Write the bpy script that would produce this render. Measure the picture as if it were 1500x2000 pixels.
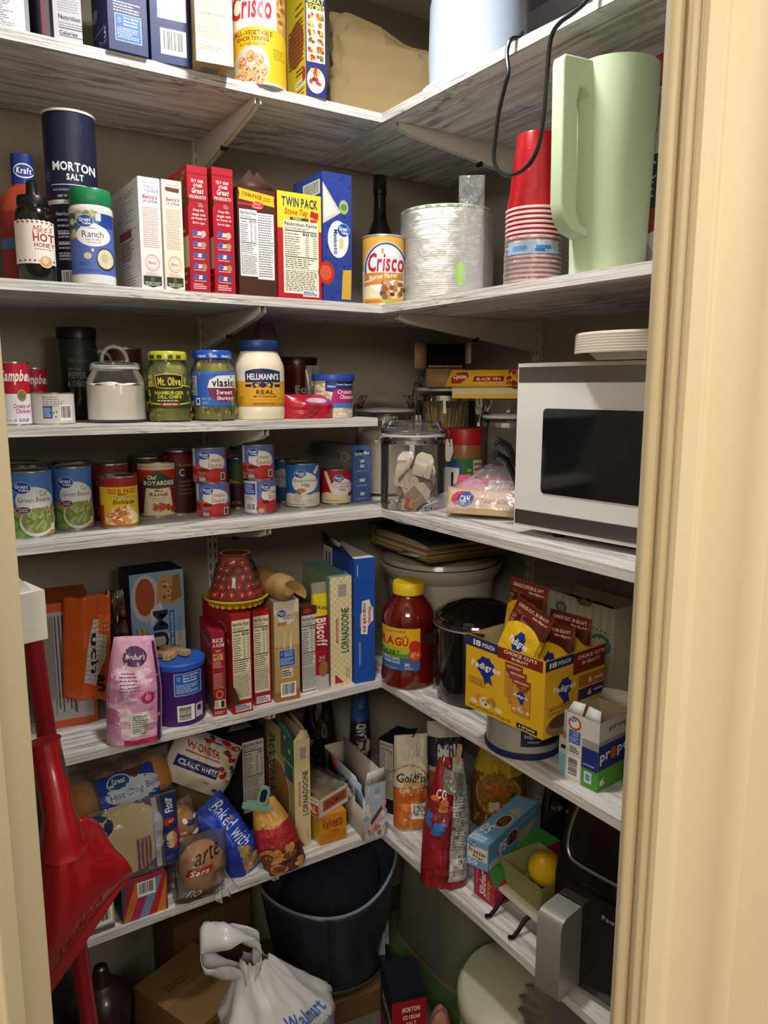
import bpy, bmesh, math, random
from mathutils import Vector, Matrix, noise
for o in list(bpy.data.objects): bpy.data.objects.remove(o)
SC = bpy.context.scene; COL = SC.collection
PI = math.pi
# ---------------------------------------------------------------- camera, world, lights, exposure
cam = bpy.data.objects.new('camera', bpy.data.cameras.new('camera')); COL.objects.link(cam)
cam.data.sensor_fit = 'VERTICAL'; cam.data.sensor_height = 24.0; cam.data.lens = 24.0*1491.91/2000.0
cam.data.clip_start = 0.02
yw, pt, rl = 0.575554, 0.162274, 0.001642
fw = Vector((math.sin(yw)*math.cos(pt), math.cos(yw)*math.cos(pt), -math.sin(pt)))
rt = Vector((math.cos(yw), -math.sin(yw), 0)); up = rt.cross(fw)
r2 = math.cos(rl)*rt + math.sin(rl)*up; u2 = -math.sin(rl)*rt + math.cos(rl)*up
cam.matrix_world = Matrix(((r2.x, u2.x, -fw.x, 0), (r2.y, u2.y, -fw.y, 0), (r2.z, u2.z, -fw.z, 1.5), (0, 0, 0, 1)))
SC.camera = cam
SC.view_settings.view_transform = 'Standard'; SC.view_settings.look = 'None'
SC.view_settings.gamma = 1.0; SC.view_settings.use_curve_mapping = False
SC.view_settings.exposure = 0.25
wd = bpy.data.worlds.new('world'); SC.world = wd; wd.use_nodes = True
wd.node_tree.nodes['Background'].inputs[0].default_value = (1.0, 0.83, 0.62, 1)
wd.node_tree.nodes['Background'].inputs[1].default_value = 0.36
def area(name, loc, target, size, power, color, sy=None):
    l = bpy.data.lights.new(name, 'AREA'); l.energy = power; l.color = color; l.shape = 'RECTANGLE' if sy else 'DISK'
    l.size = size
    if sy: l.size_y = sy
    o = bpy.data.objects.new(name, l); COL.objects.link(o); o.location = loc
    o.rotation_euler = (Vector(target)-Vector(loc)).to_track_quat('-Z', 'Y').to_euler()
    return o
area('pantry_ceiling_lamp', (0.56, 1.02, 2.40), (0.56, 1.02, 0), 0.13, 9.5, (1.0, 0.98, 0.95))
area('kitchen_ceiling_lamp', (-0.75, -0.75, 2.40), (0.75, 1.2, 1.0), 0.9, 39.0, (1.0, 0.89, 0.75), 0.9)
area('kitchen_fill_lamp', (0.75, -1.75, 2.30), (0.5, 1.3, 1.0), 0.8, 31.0, (1.0, 0.94, 0.86), 0.8)  # added fill, no window here: brightens the left jamb and left shelf fronts
# ---------------------------------------------------------------- materials
def lin(h):
    c = [int(h[i:i+2], 16)/255 for i in (0, 2, 4)]
    return tuple(x/12.92 if x <= .04045 else ((x+.055)/1.055)**2.4 for x in c)+(1,)
_M = {}
def M(h, rough=.5, metal=0., spec=.4, coat=0., bump=0., bs=60., vary=0., vs=20., trans=0., ior=1.45, em=0.):
    k = (h, rough, metal, spec, coat, bump, bs, vary, vs, trans, ior)
    if k in _M: return _M[k]
    m = bpy.data.materials.new('surface_'+h); m.use_nodes = True; nt = m.node_tree; b = nt.nodes['Principled BSDF']
    b.inputs['Base Color'].default_value = lin(h); b.inputs['Roughness'].default_value = rough
    b.inputs['Metallic'].default_value = metal; b.inputs['Specular IOR Level'].default_value = spec
    b.inputs['Coat Weight'].default_value = coat; b.inputs['Coat Roughness'].default_value = .08
    b.inputs['Transmission Weight'].default_value = trans; b.inputs['IOR'].default_value = ior
    if bump or vary:
        tc = nt.nodes.new('ShaderNodeTexCoord'); n = nt.nodes.new('ShaderNodeTexNoise'); n.inputs['Scale'].default_value = vs if vary else bs
        n.inputs['Detail'].default_value = 5; nt.links.new(tc.outputs['Object'], n.inputs['Vector'])
        if vary:
            mx = nt.nodes.new('ShaderNodeMix'); mx.data_type = 'RGBA'; c = lin(h)
            mx.inputs[6].default_value = tuple(x*(1-vary) for x in c[:3])+(1,); mx.inputs[7].default_value = tuple(min(1, x*(1+vary)) for x in c[:3])+(1,)
            nt.links.new(n.outputs[0], mx.inputs[0]); nt.links.new(mx.outputs[2], b.inputs['Base Color'])
        if bump:
            n2 = nt.nodes.new('ShaderNodeTexNoise'); n2.inputs['Scale'].default_value = bs; n2.inputs['Detail'].default_value = 4
            nt.links.new(tc.outputs['Object'], n2.inputs['Vector'])
            bp = nt.nodes.new('ShaderNodeBump'); bp.inputs['Strength'].default_value = bump; bp.inputs['Distance'].default_value = .004
            nt.links.new(n2.outputs[0], bp.inputs['Height']); nt.links.new(bp.outputs[0], b.inputs['Normal'])
    _M[k] = m; return m
def film(h='ffffff', a=.12, rough=.12, bump=.0, gloss=1.0):
    """thin clear plastic or glass wall: mostly lets light through, with a fresnel shine"""
    k = ('film', h, a, rough, bump, gloss)
    if k in _M: return _M[k]
    m = bpy.data.materials.new('clear_'+h); m.use_nodes = True; nt = m.node_tree; nt.nodes.clear()
    out = nt.nodes.new('ShaderNodeOutputMaterial'); t = nt.nodes.new('ShaderNodeBsdfTransparent'); d = nt.nodes.new('ShaderNodeBsdfDiffuse')
    g = nt.nodes.new('ShaderNodeBsdfGlossy'); g.inputs['Roughness'].default_value = rough; g.inputs['Color'].default_value = (gloss, gloss, gloss, 1)
    m1 = nt.nodes.new('ShaderNodeMixShader'); m2 = nt.nodes.new('ShaderNodeMixShader'); fr = nt.nodes.new('ShaderNodeFresnel'); fr.inputs[0].default_value = 1.28
    d.inputs[0].default_value = lin(h); t.inputs[0].default_value = tuple(.86+.14*x for x in lin(h)[:3])+(1,)
    m1.inputs[0].default_value = a
    L = nt.links.new
    L(t.outputs[0], m1.inputs[1]); L(d.outputs[0], m1.inputs[2]); L(fr.outputs[0], m2.inputs[0]); L(m1.outputs[0], m2.inputs[1]); L(g.outputs[0], m2.inputs[2]); L(m2.outputs[0], out.inputs[0])
    if bump:
        tc = nt.nodes.new('ShaderNodeTexCoord'); n = nt.nodes.new('ShaderNodeTexNoise'); n.inputs['Scale'].default_value = 45; n.inputs['Distortion'].default_value = 1.2
        bp = nt.nodes.new('ShaderNodeBump'); bp.inputs['Strength'].default_value = bump; bp.inputs['Distance'].default_value = .006
        L(tc.outputs['Object'], n.inputs['Vector']); L(n.outputs[0], bp.inputs['Height'])
        for q in (d, g): L(bp.outputs[0], q.inputs['Normal'])
        L(bp.outputs[0], fr.inputs['Normal'])
    _M[k] = m; return m
STEEL = M('c9c8c4', .22, 1.0); DSTEEL = M('8f8c86', .3, 1.0); GLASS = film('f4f8f6', .03, .03); BLACK = M('0c0c0e', .35)
# ---------------------------------------------------------------- glyphs of the built-in font, as flat polygons
_G = {}
def make_glyphs():
    chars = [chr(i) for i in range(33, 127)]+['\u00fa', '\u00f1', '\u00da']
    todo = []
    for st, off in (('r', 0.0), ('b', .028)):
        for c in chars:
            cu = bpy.data.curves.new('g', 'FONT'); cu.body = c; cu.size = 1; cu.offset = off; cu.resolution_u = 2
            o = bpy.data.objects.new('g', cu); COL.objects.link(o); todo.append((st, c, o))
    dg = bpy.context.evaluated_depsgraph_get(); dg.update()
    for st, c, o in todo:
        me = o.evaluated_get(dg).to_mesh()
        vs = [(v.co.x, v.co.y) for v in me.vertices]; fs = [tuple(p.vertices) for p in me.polygons]
        _G[st, c] = ([[vs[i] for i in f] for f in fs], min([v[0] for v in vs] or [0]), max([v[0] for v in vs] or [.3]))
        o.evaluated_get(dg).to_mesh_clear()
    for st, c, o in todo:
        cu = o.data; bpy.data.objects.remove(o); bpy.data.curves.remove(cu)
make_glyphs()
def text_polys(s, st='b', shear=0.):
    x = 0; out = []
    for ch in s:
        if ch == ' ' or (st, ch) not in _G: x += .32; continue
        ps, a, b = _G[st, ch]
        for f in ps: out.append([(x+q[0]-a+shear*q[1], q[1]) for q in f])
        x += b-a+.07
    return out
# ---------------------------------------------------------------- mesh builder
class B:
    def __init__(s): s.v = []; s.f = []; s.fm = []; s.mats = []
    def mi(s, m):
        if m not in s.mats: s.mats.append(m)
        return s.mats.index(m)
    def add(s, vs, fs, m):
        b = len(s.v); s.v += [tuple(v) for v in vs]; i = s.mi(m)
        for f in fs: s.f.append([b+k for k in f]); s.fm.append(i)
    def box(s, x0, x1, y0, y1, z0, z1, m, **fm):
        V = [(x0, y0, z0), (x1, y0, z0), (x1, y1, z0), (x0, y1, z0), (x0, y0, z1), (x1, y0, z1), (x1, y1, z1), (x0, y1, z1)]
        for k, f in dict(F=(0, 1, 5, 4), R=(1, 2, 6, 5), K=(2, 3, 7, 6), L=(3, 0, 4, 7), T=(4, 5, 6, 7), D=(3, 2, 1, 0)).items():
            if fm.get(k, 1) is None: continue
            s.add([V[i] for i in f], [(0, 1, 2, 3)], fm.get(k, m))
        return s
    def lathe(s, prof, m, n=48, sx=1., sy=1., c=(0, 0, 0), M4=None, cap=True):
        vs = []; fs = []
        for r, z in prof:
            for k in range(n):
                a = 2*PI*k/n; vs.append(Vector((c[0]+r*sx*math.sin(a), c[1]-r*sy*math.cos(a), c[2]+z)))
        for i in range(len(prof)-1):
            for k in range(n):
                j = (k+1) % n; fs.append((i*n+k, i*n+j, (i+1)*n+j, (i+1)*n+k))
        if cap and prof[0][0] > 1e-6: fs.append(tuple(reversed(range(n))))
        if cap and prof[-1][0] > 1e-6: fs.append(tuple((len(prof)-1)*n+k for k in range(n)))
        if M4: vs = [M4 @ v for v in vs]
        s.add(vs, fs, m); return s
    def tube(s, pts, r, m, n=8, flat=1.):
        P = [Vector(p) for p in pts]; vs = []; fs = []; N = len(P); prev = None
        for i, p in enumerate(P):
            d = (P[min(i+1, N-1)]-P[max(i-1, 0)]).normalized()
            a = d.cross(Vector((0, 0, 1)) if abs(d.z) < .95 else Vector((1, 0, 0))) if prev is None else prev-d*prev.dot(d)
            a.normalize(); prev = a; b = d.cross(a); rr = r[i] if isinstance(r, (list, tuple)) else r
            for k in range(n): t = 2*PI*k/n; vs.append(p+a*rr*math.cos(t)*flat+b*rr*math.sin(t))
        for i in range(N-1):
            for k in range(n): j = (k+1) % n; fs.append((i*n+k, i*n+j, (i+1)*n+j, (i+1)*n+k))
        fs.append(tuple(reversed(range(n)))); fs.append(tuple((N-1)*n+k for k in range(n)))
        s.add(vs, fs, m); return s
    def grid(s, fn, nu, nv, m, wrap=False):
        vs = [fn(i/nu, j/nv) for j in range(nv+1) for i in range(nu+1)]; fs = []
        for j in range(nv):
            for i in range(nu): a = j*(nu+1)+i; fs.append((a, a+1, a+nu+2, a+nu+1))
        s.add(vs, fs, m); return s
    def prism(s, pts, z0, z1, m, mat4=None, side=None):
        n = len(pts); vs = [Vector((x, y, z0)) for x, y in pts]+[Vector((x, y, z1)) for x, y in pts]
        if mat4: vs = [mat4 @ v for v in vs]
        s.add(vs, [tuple(reversed(range(n))), tuple(range(n, 2*n))], m)
        s.add(vs, [(i, (i+1) % n, n+(i+1) % n, n+i) for i in range(n)], side or m); return s
    def ball(s, c, r, m, nu=14, nv=9, sx=1, sy=1, sz=1):
        prof = [(r*math.sin(PI*i/nv), -r*sz*math.cos(PI*i/nv)) for i in range(nv+1)]
        prof[0] = (1e-7, prof[0][1]); prof[-1] = (1e-7, prof[-1][1])
        return s.lathe(prof, m, nu, sx, sy, c)
    def build(s, name, parent=None, bevel=0., sub=0, ang=35, solid=0., xf=None):
        me = bpy.data.meshes.new(name)
        vv = [xf @ Vector(v) for v in s.v] if xf else s.v
        me.from_pydata([tuple(v) for v in vv], [], s.f)
        for m in s.mats: me.materials.append(m)
        me.polygons.foreach_set('material_index', s.fm); me.polygons.foreach_set('use_smooth', [True]*len(s.f))
        me.update(); me.set_sharp_from_angle(angle=math.radians(ang))
        o = bpy.data.objects.new(name, me); COL.objects.link(o)
        if parent: o.parent = parent
        if solid: q = o.modifiers.new('solid', 'SOLIDIFY'); q.thickness = solid; q.offset = 0
        if sub: q = o.modifiers.new('sub', 'SUBSURF'); q.levels = q.render_levels = sub
        if bevel: q = o.modifiers.new('bevel', 'BEVEL'); q.width = bevel; q.segments = 3; q.limit_method = 'ANGLE'; q.angle_limit = math.radians(40)
        return o
# ---------------------------------------------------------------- printing on surfaces
class Plane:
    da = db = None
    def __init__(s, o, eu, ev): s.o = Vector(o); s.eu = Vector(eu); s.ev = Vector(ev); s.n = s.eu.cross(s.ev).normalized()
    def uv(s, u, v): return u, v
    def pt(s, a, b, off): return s.o+s.eu*a+s.ev*b+s.n*off
    def asp(s): return s.eu.length/s.ev.length
class Cyl:
    db = None
    def __init__(s, rf, h, n=48, sx=1., sy=1., turn=0.):
        s.rf = rf; s.h = h; s.zb = sorted(z/h for z in getattr(rf, 'zs', [])); s.da = 2*PI/n; s.sx = sx; s.sy = sy; s.turn = turn; s.n = n
    def uv(s, u, v):
        k = max(-1, min(1, 2*u-1)); return math.asin(k)+s.turn, v
    def pt(s, a, b, off):
        z = b*s.h; r = s.rf(z)+off
        k = math.floor(a/s.da+1e-6); t = a/s.da-k; p = Vector((math.sin(k*s.da), -math.cos(k*s.da), 0)); q = Vector((math.sin((k+1)*s.da), -math.cos((k+1)*s.da), 0))
        w = p.lerp(q, t)*r; return Vector((w.x*s.sx, w.y*s.sy, z))
    def asp(s): return 1.0
class Func:
    def __init__(s, fn, nu, nv): s.fn = fn; s.da = 1/nu; s.db = 1/nv; s.nu = nu; s.nv = nv
    def uv(s, u, v): return u, v
    def pt(s, a, b, off):
        a = min(max(a, 0.), 1.); b = min(max(b, 0.), 1.)
        i = min(int(a*s.nu+1e-6), s.nu-1); j = min(int(b*s.nv+1e-6), s.nv-1); fu = a*s.nu-i; fv = b*s.nv-j
        f = lambda x, y: Vector(s.fn(x/s.nu, y/s.nv))
        p00, p10, p01, p11 = f(i, j), f(i+1, j), f(i, j+1), f(i+1, j+1)
        p = p00.lerp(p10, fu).lerp(p01.lerp(p11, fu), fv); n = (p10-p00).cross(p01-p00)
        if n.length > 1e-12: n.normalize()
        return p+n*off
    def asp(s): return 1.0
def slice1(polys, ax, d):
    out = []
    for p in polys:
        lo = min(q[ax] for q in p); hi = max(q[ax] for q in p); k0 = math.floor(lo/d+1e-6); k1 = math.ceil(hi/d-1e-6)
        if k1-k0 <= 1: out.append(p); continue
        for k in range(k0, k1):
            c = p
            for lim, sg in ((k*d, 1), ((k+1)*d, -1)):
                r = []
                for i in range(len(c)):
                    A, Bq = c[i], c[(i+1) % len(c)]; ga = sg*(A[ax]-lim); gb = sg*(Bq[ax]-lim)
                    if ga >= -1e-9: r.append(A)
                    if (ga > 1e-9 and gb < -1e-9) or (ga < -1e-9 and gb > 1e-9):
                        t = ga/(ga-gb); r.append((A[0]+t*(Bq[0]-A[0]), A[1]+t*(Bq[1]-A[1])))
                c = r
                if len(c) < 3: break
            if len(c) >= 3: out.append(c)
    return out
class P:
    """prints flat shapes and lettering on a surface of a mesh under construction"""
    def __init__(s, m, surf, off=.0002, step=.0001, rough=.45): s.m = m; s.s = surf; s.off = off; s.step = step; s.rough = rough; s.done = []
    def put(s, polys, col):
        mat = M(col, s.rough) if isinstance(col, str) else col
        bb = (min(q[0] for p in polys for q in p), min(q[1] for p in polys for q in p), max(q[0] for p in polys for q in p), max(q[1] for p in polys for q in p)); off = s.off
        for b, o in s.done:                                             # a shape lies one film thickness above what it overlaps
            if b[0] < bb[2] and b[2] > bb[0] and b[1] < bb[3] and b[3] > bb[1] and o+s.step > off: off = o+s.step
        s.done.append((bb, off))
        ps = [[s.s.uv(*q) for q in p] for p in polys]
        if s.s.da: ps = slice1(ps, 0, s.s.da)
        if s.s.db: ps = slice1(ps, 1, s.s.db)
        for c in getattr(s.s, 'zb', []):                                # follow every bend of a turned profile
            nx = []
            for p in ps:
                if min(q[1] for q in p) < c-1e-6 and max(q[1] for q in p) > c+1e-6:
                    for sg in (1, -1):
                        r = []
                        for i in range(len(p)):
                            A, Bq = p[i], p[(i+1) % len(p)]; ga, gb = sg*(A[1]-c), sg*(Bq[1]-c)
                            if ga >= -1e-9: r.append(A)
                            if (ga > 1e-9 and gb < -1e-9) or (ga < -1e-9 and gb > 1e-9): t = ga/(ga-gb); r.append((A[0]+t*(Bq[0]-A[0]), A[1]+t*(Bq[1]-A[1])))
                        if len(r) > 2: nx.append(r)
                else: nx.append(p)
            ps = nx
        for p in ps:
            if s.s.da:
                c = sum(q[0] for q in p)/len(p); k = math.floor(c/s.s.da+1e-6); lo, hi = k*s.s.da, (k+1)*s.s.da
                p = [(min(max(q[0], lo+1e-7), hi-1e-7), q[1]) for q in p]
            s.m.add([s.s.pt(q[0], q[1], off) for q in p], [tuple(range(len(p)))], mat)
        return s
    def R(s, u0, v0, u1, v1, col): return s.put([[(u0, v0), (u1, v0), (u1, v1), (u0, v1)]], col)
    def G(s, pts, col): return s.put([pts], col)
    def E(s, u, v, ru, rv, col, n=28, a0=0., a1=2*PI):
        return s.put([[(u+ru*math.cos(a0+(a1-a0)*k/n), v+rv*math.sin(a0+(a1-a0)*k/n)) for k in range(n+(a1-a0 < 6))]], col)
    def O(s, u, v, ru, rv, w, col, n=32, a0=0., a1=2*PI):
        q = [(math.cos(a0+(a1-a0)*k/n), math.sin(a0+(a1-a0)*k/n)) for k in range(n+1)]
        return s.put([[(u+ru*a[0], v+rv*a[1]), (u+ru*b[0], v+rv*b[1]), (u+ru*(1-w)*b[0], v+rv*(1-w)*b[1]), (u+ru*(1-w)*a[0], v+rv*(1-w)*a[1])] for a, b in zip(q, q[1:])], col)
    def T(s, t, u0, v0, u1, v1, col, st='b', sh=0., rot=0, slant=0.):
        ps = text_polys(t, st, sh)
        if not ps: return s
        xs = [q[0] for p in ps for q in p]; ys = [q[1] for p in ps for q in p]
        xa, xb, ya, yb = min(xs), max(xs), min(ys), max(ys); out = []
        for p in ps:
            r = []
            for x, y in p:
                x = (x-xa)/(xb-xa); y = (y-ya)/(yb-ya or 1)
                if rot == 90: x, y = 1-y, x
                elif rot == -90: x, y = y, 1-x
                elif rot == 180: x, y = 1-x, 1-y
                r.append((u0+(u1-u0)*x, v0+(v1-v0)*y+slant*(x-.5)))
            if rot == 0 or True: out.append(r)
        return s.put(out, col)
    def L(s, u0, v0, u1, v1, n, col, fill=.5, seed=1, ragged=.35, rot=0):
        rn = random.Random(seed); out = []
        for i in range(n):
            if rot:
                a = u0+(u1-u0)*(i+.5-fill/2)/n; b = a+(u1-u0)*fill/n; e = v0+(v1-v0)*rn.uniform(0, ragged)
                out.append([(a, e), (b, e), (b, v1), (a, v1)])
            else:
                a = v0+(v1-v0)*(i+.5-fill/2)/n; b = a+(v1-v0)*fill/n; x = u0
                end = u1-(u1-u0)*rn.uniform(0, ragged)
                while x < end:
                    w = (u1-u0)*rn.uniform(.05, .16); x2 = min(x+w, end); out.append([(x, a), (x2, a), (x2, b), (x, b)]); x = x2+(u1-u0)*.03
        return s.put(out, col)
    def BAR(s, u0, v0, u1, v1, rot=0, seed=3):
        s.R(u0, v0, u1, v1, 'efeee8'); rn = random.Random(seed); out = []; x = .08
        while x < .92:
            w = rn.choice((.012, .02, .035)); a, b = (u0+(u1-u0)*x, u0+(u1-u0)*(x+w)) if not rot else (v0+(v1-v0)*x, v0+(v1-v0)*(x+w))
            if not rot: out.append([(a, v0+(v1-v0)*.18), (b, v0+(v1-v0)*.18), (b, v0+(v1-v0)*.92), (a, v0+(v1-v0)*.92)])
            else: out.append([(u0+(u1-u0)*.1, a), (u0+(u1-u0)*.8, a), (u0+(u1-u0)*.8, b), (u0+(u1-u0)*.1, b)])
            x += w+rn.choice((.012, .02, .03))
        return s.put(out, '1c1c20')
    def NUT(s, u0, v0, u1, v1, cal=('110', '150'), bg='efead2', ink='191a1c', title=True, split=.52):
        W = u1-u0; H = v1-v0; s.R(u0, v0, u1, v1, bg); f = lambda a: u0+W*a; g = lambda b: v0+H*b
        if title: s.T('Nutrition Facts', f(.05), g(.925), f(.95), g(.975), ink)
        s.L(f(.05), g(.875), f(.95), g(.91), 2, ink, .4, 2); s.R(f(.04), g(.853), f(.96), g(.866), ink)
        s.T('Calories', f(.05), g(.805), f(.42), g(.835), ink)
        for i, c in enumerate(cal): s.T(c, f(.55+.22*i if len(cal) > 1 else .7), g(.8), f(.73+.22*i if len(cal) > 1 else .93), g(.845), ink)
        s.L(f(.05), g(split), f(.5), g(.79), 9, '4a4a48', .42, 5); s.L(f(.62), g(split), f(.74), g(.79), 9, '4a4a48', .42, 8, .2); s.L(f(.84), g(split), f(.95), g(.79), 9, '4a4a48', .42, 9, .2)
        s.R(f(.04), g(split-.02), f(.96), g(split-.008), ink); s.L(f(.05), g(split-.17), f(.95), g(split-.03), 5, '4a4a48', .42, 6)
        s.R(f(.04), g(split-.185), f(.96), g(split-.18), ink); s.L(f(.05), g(.03), f(.95), g(split-.2), 12, '5a5a55', .45, 7, .15)
        return s
    def GV(s, u, v, ru, rv, c='1b4fa0'):
        s.E(u, v, ru*1.06, rv*1.06, 'dfe6f2'); s.E(u, v, ru, rv, c); s.T('Great', u-ru*.75, v-rv*.1, u+ru*.7, v+rv*.6, 'f4f6fa'); s.T('Value', u-ru*.35, v-rv*.62, u+ru*.75, v-rv*.14, 'f4f6fa'); return s
    def WM(s, u0, v0, u1, v1, c='1f5bb0'):
        W = u1-u0; H = v1-v0; s.R(u0, v0, u1, v1, 'dfe6f2'); s.R(u0+W*.02, v0+H*.02, u1-W*.02, v1-H*.02, c)
        for k in range(6):
            a = PI*k/3+.52; cu, cv = u0+W*.17, v0+H*.76
            s.put([[(cu+W*.03*math.cos(a)-W*.008*math.sin(a), cv+H*.045*math.sin(a)+H*.01*math.cos(a)), (cu+W*.03*math.cos(a)+W*.008*math.sin(a), cv+H*.045*math.sin(a)-H*.01*math.cos(a)), (cu+W*.10*math.cos(a), cv+H*.15*math.sin(a))]], 'f4f6fa')
        s.T('Great Quality.', u0+W*.33, v0+H*.84, u0+W*.92, v0+H*.92, 'f0f4fa'); s.T('Great Price.', u0+W*.33, v0+H*.72, u0+W*.85, v0+H*.80, 'f0f4fa'); s.T('Guaranteed.', u0+W*.33, v0+H*.60, u0+W*.85, v0+H*.68, 'f0f4fa')
        s.L(u0+W*.08, v0+H*.1, u1-W*.08, v0+H*.52, 6, 'c9d6ec', .4); return s
    def blobs(s, u0, v0, u1, v1, n, cols, ru, rv, seed=1):
        rn = random.Random(seed); st = s.step; s.step = .00004
        for i in range(n): s.E(rn.uniform(u0, u1), rn.uniform(v0, v1), ru*rn.uniform(.7, 1.3), rv*rn.uniform(.7, 1.3), rn.choice(cols), 12)
        s.step = st; return s
    def beans(s, u0, v0, u1, v1, n, cols, ln, wd, seed=1, asp=1.):
        rn = random.Random(seed); st = s.step; s.step = .00004
        for i in range(n):
            u, v, a = rn.uniform(u0, u1), rn.uniform(v0, v1), rn.uniform(0, PI); c, q = math.cos(a), math.sin(a)
            s.put([[(u+(x*c-y*q), v+(x*q+y*c)*asp) for x, y in ((-ln, -wd*.5), (-ln*.8, -wd), (ln*.8, -wd), (ln, -wd*.4), (ln, wd*.4), (ln*.8, wd), (-ln*.8, wd), (-ln, wd*.5))]], rn.choice(cols))
        s.step = st; return s
# ---------------------------------------------------------------- scene objects
def setp(o, label=None, cat=None, grp=None, kind=None):
    if label: o['label'] = label
    if cat: o['category'] = cat
    if grp: o['group'] = grp
    if kind: o['kind'] = kind
    return o
def thing(name, label, cat, loc=(0, 0, 0), rz=0., grp=None, rx=0., ry=0.):
    o = bpy.data.objects.new(name, None); COL.objects.link(o); o.empty_display_size = .02
    o.location = loc; o.rotation_euler = (rx, ry, rz); return setp(o, label, cat, grp)
def place(o, loc, rz=0., rx=0., ry=0.): o.location = loc; o.rotation_euler = (rx, ry, rz); return o
def copy_thing(src, loc, rz, label, grp=None, rx=0., ry=0.):
    r = src.copy(); COL.objects.link(r); r.location = loc; r.rotation_euler = (rx, ry, rz); r['label'] = label
    if grp: r['group'] = grp
    for ch in src.children:
        c = ch.copy(); COL.objects.link(c); c.parent = r
        for g in ch.children: d = g.copy(); COL.objects.link(d); d.parent = c
    return r
def toward(x, y): return -math.atan2(x, y)
def bfaces(w, d, h):
    return dict(F=Plane((-w/2, 0, 0), (w, 0, 0), (0, 0, h)), L=Plane((-w/2, d, 0), (0, -d, 0), (0, 0, h)), R=Plane((w/2, 0, 0), (0, d, 0), (0, 0, h)), T=Plane((-w/2, 0, h), (w, 0, 0), (0, d, 0)), D=Plane((-w/2, d, 0), (w, 0, 0), (0, -d, 0)))
def carton(name, label, cat, bx, col, deco=None, grp=None, cols=None, rx=0., ry=0., top=True, sh=0., bev=.0009):
    """a printed carton: its base's front edge is centred on bx; deco maps a face letter to a printing function"""
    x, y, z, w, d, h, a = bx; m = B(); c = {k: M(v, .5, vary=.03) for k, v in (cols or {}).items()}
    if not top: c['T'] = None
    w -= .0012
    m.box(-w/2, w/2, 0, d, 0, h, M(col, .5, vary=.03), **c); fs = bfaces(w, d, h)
    for k, fn in (deco or {}).items(): fn(P(m, fs[k]))
    if not top:
        t = .001; ins = M('b9a78a', .8)
        m.add([(-w/2+t, t, h), (w/2-t, t, h), (w/2-t, d-t, h), (-w/2+t, d-t, h), (-w/2+t, t, .01), (w/2-t, t, .01), (w/2-t, d-t, .01), (-w/2+t, d-t, .01)], [(0, 1, 5, 4), (1, 2, 6, 5), (2, 3, 7, 6), (3, 0, 4, 7), (4, 5, 6, 7)], ins)
    o = m.build(name); setp(o, label, cat, grp)
    return place(o, (x, y, z), a, rx, ry)
def flap(parent, pts, col, name='flap', inner=None):
    m = B(); m.add(pts, [tuple(range(len(pts)))], M(col, .55)); o = m.build(name, parent, solid=.0008); return o
def rfun(prof):
    def f(z):
        best = None
        for (r0, z0), (r1, z1) in zip(prof, prof[1:]):
            if abs(z1-z0) > 1e-7 and min(z0, z1)-1e-6 <= z <= max(z0, z1)+1e-6:
                r = r0+(r1-r0)*(z-z0)/(z1-z0); best = r if best is None else max(best, r)
        return best if best is not None else prof[0][0]
    f.zs = [q[1] for q in prof]
    return f
def LT(name, label, cat, cy, parts, grp=None, turn=0., sx=1., sy=1., n=48, rx=0., ry=0., single=False):
    """a turned thing standing on its base; parts are (name, [(radius, height) fractions], material, printing function)"""
    x, y, z, r, h = cy; root = thing(name, label, cat, (x, y, z), toward(x, y)+turn, grp, rx, ry)
    for pn, prof, mat, fn in parts:
        pf = [(a*r, b*h) for a, b in prof]; m = B(); m.lathe(pf, mat, n, sx, sy)
        if fn: fn(P(m, Cyl(rfun(pf), h, n, sx, sy)))
        m.build(pn, root)
    return root
CANB = [(.93, 0), (.985, .004), (.985, .025), (.955, .03), (.955, .97), (.985, .975), (.985, .996), (.95, 1), (.93, .985), (1e-5, .982)]
CANL = [(.962, .032), (.962, .968)]
def can(name, label, cy, col, fn=None, grp=None, turn=0., rough=.4, lo=None):
    return LT(name, label, 'can', cy, [('can_body', CANB, STEEL, None), ('paper_label', CANL, M(col, rough), fn)], grp, turn)
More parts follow.
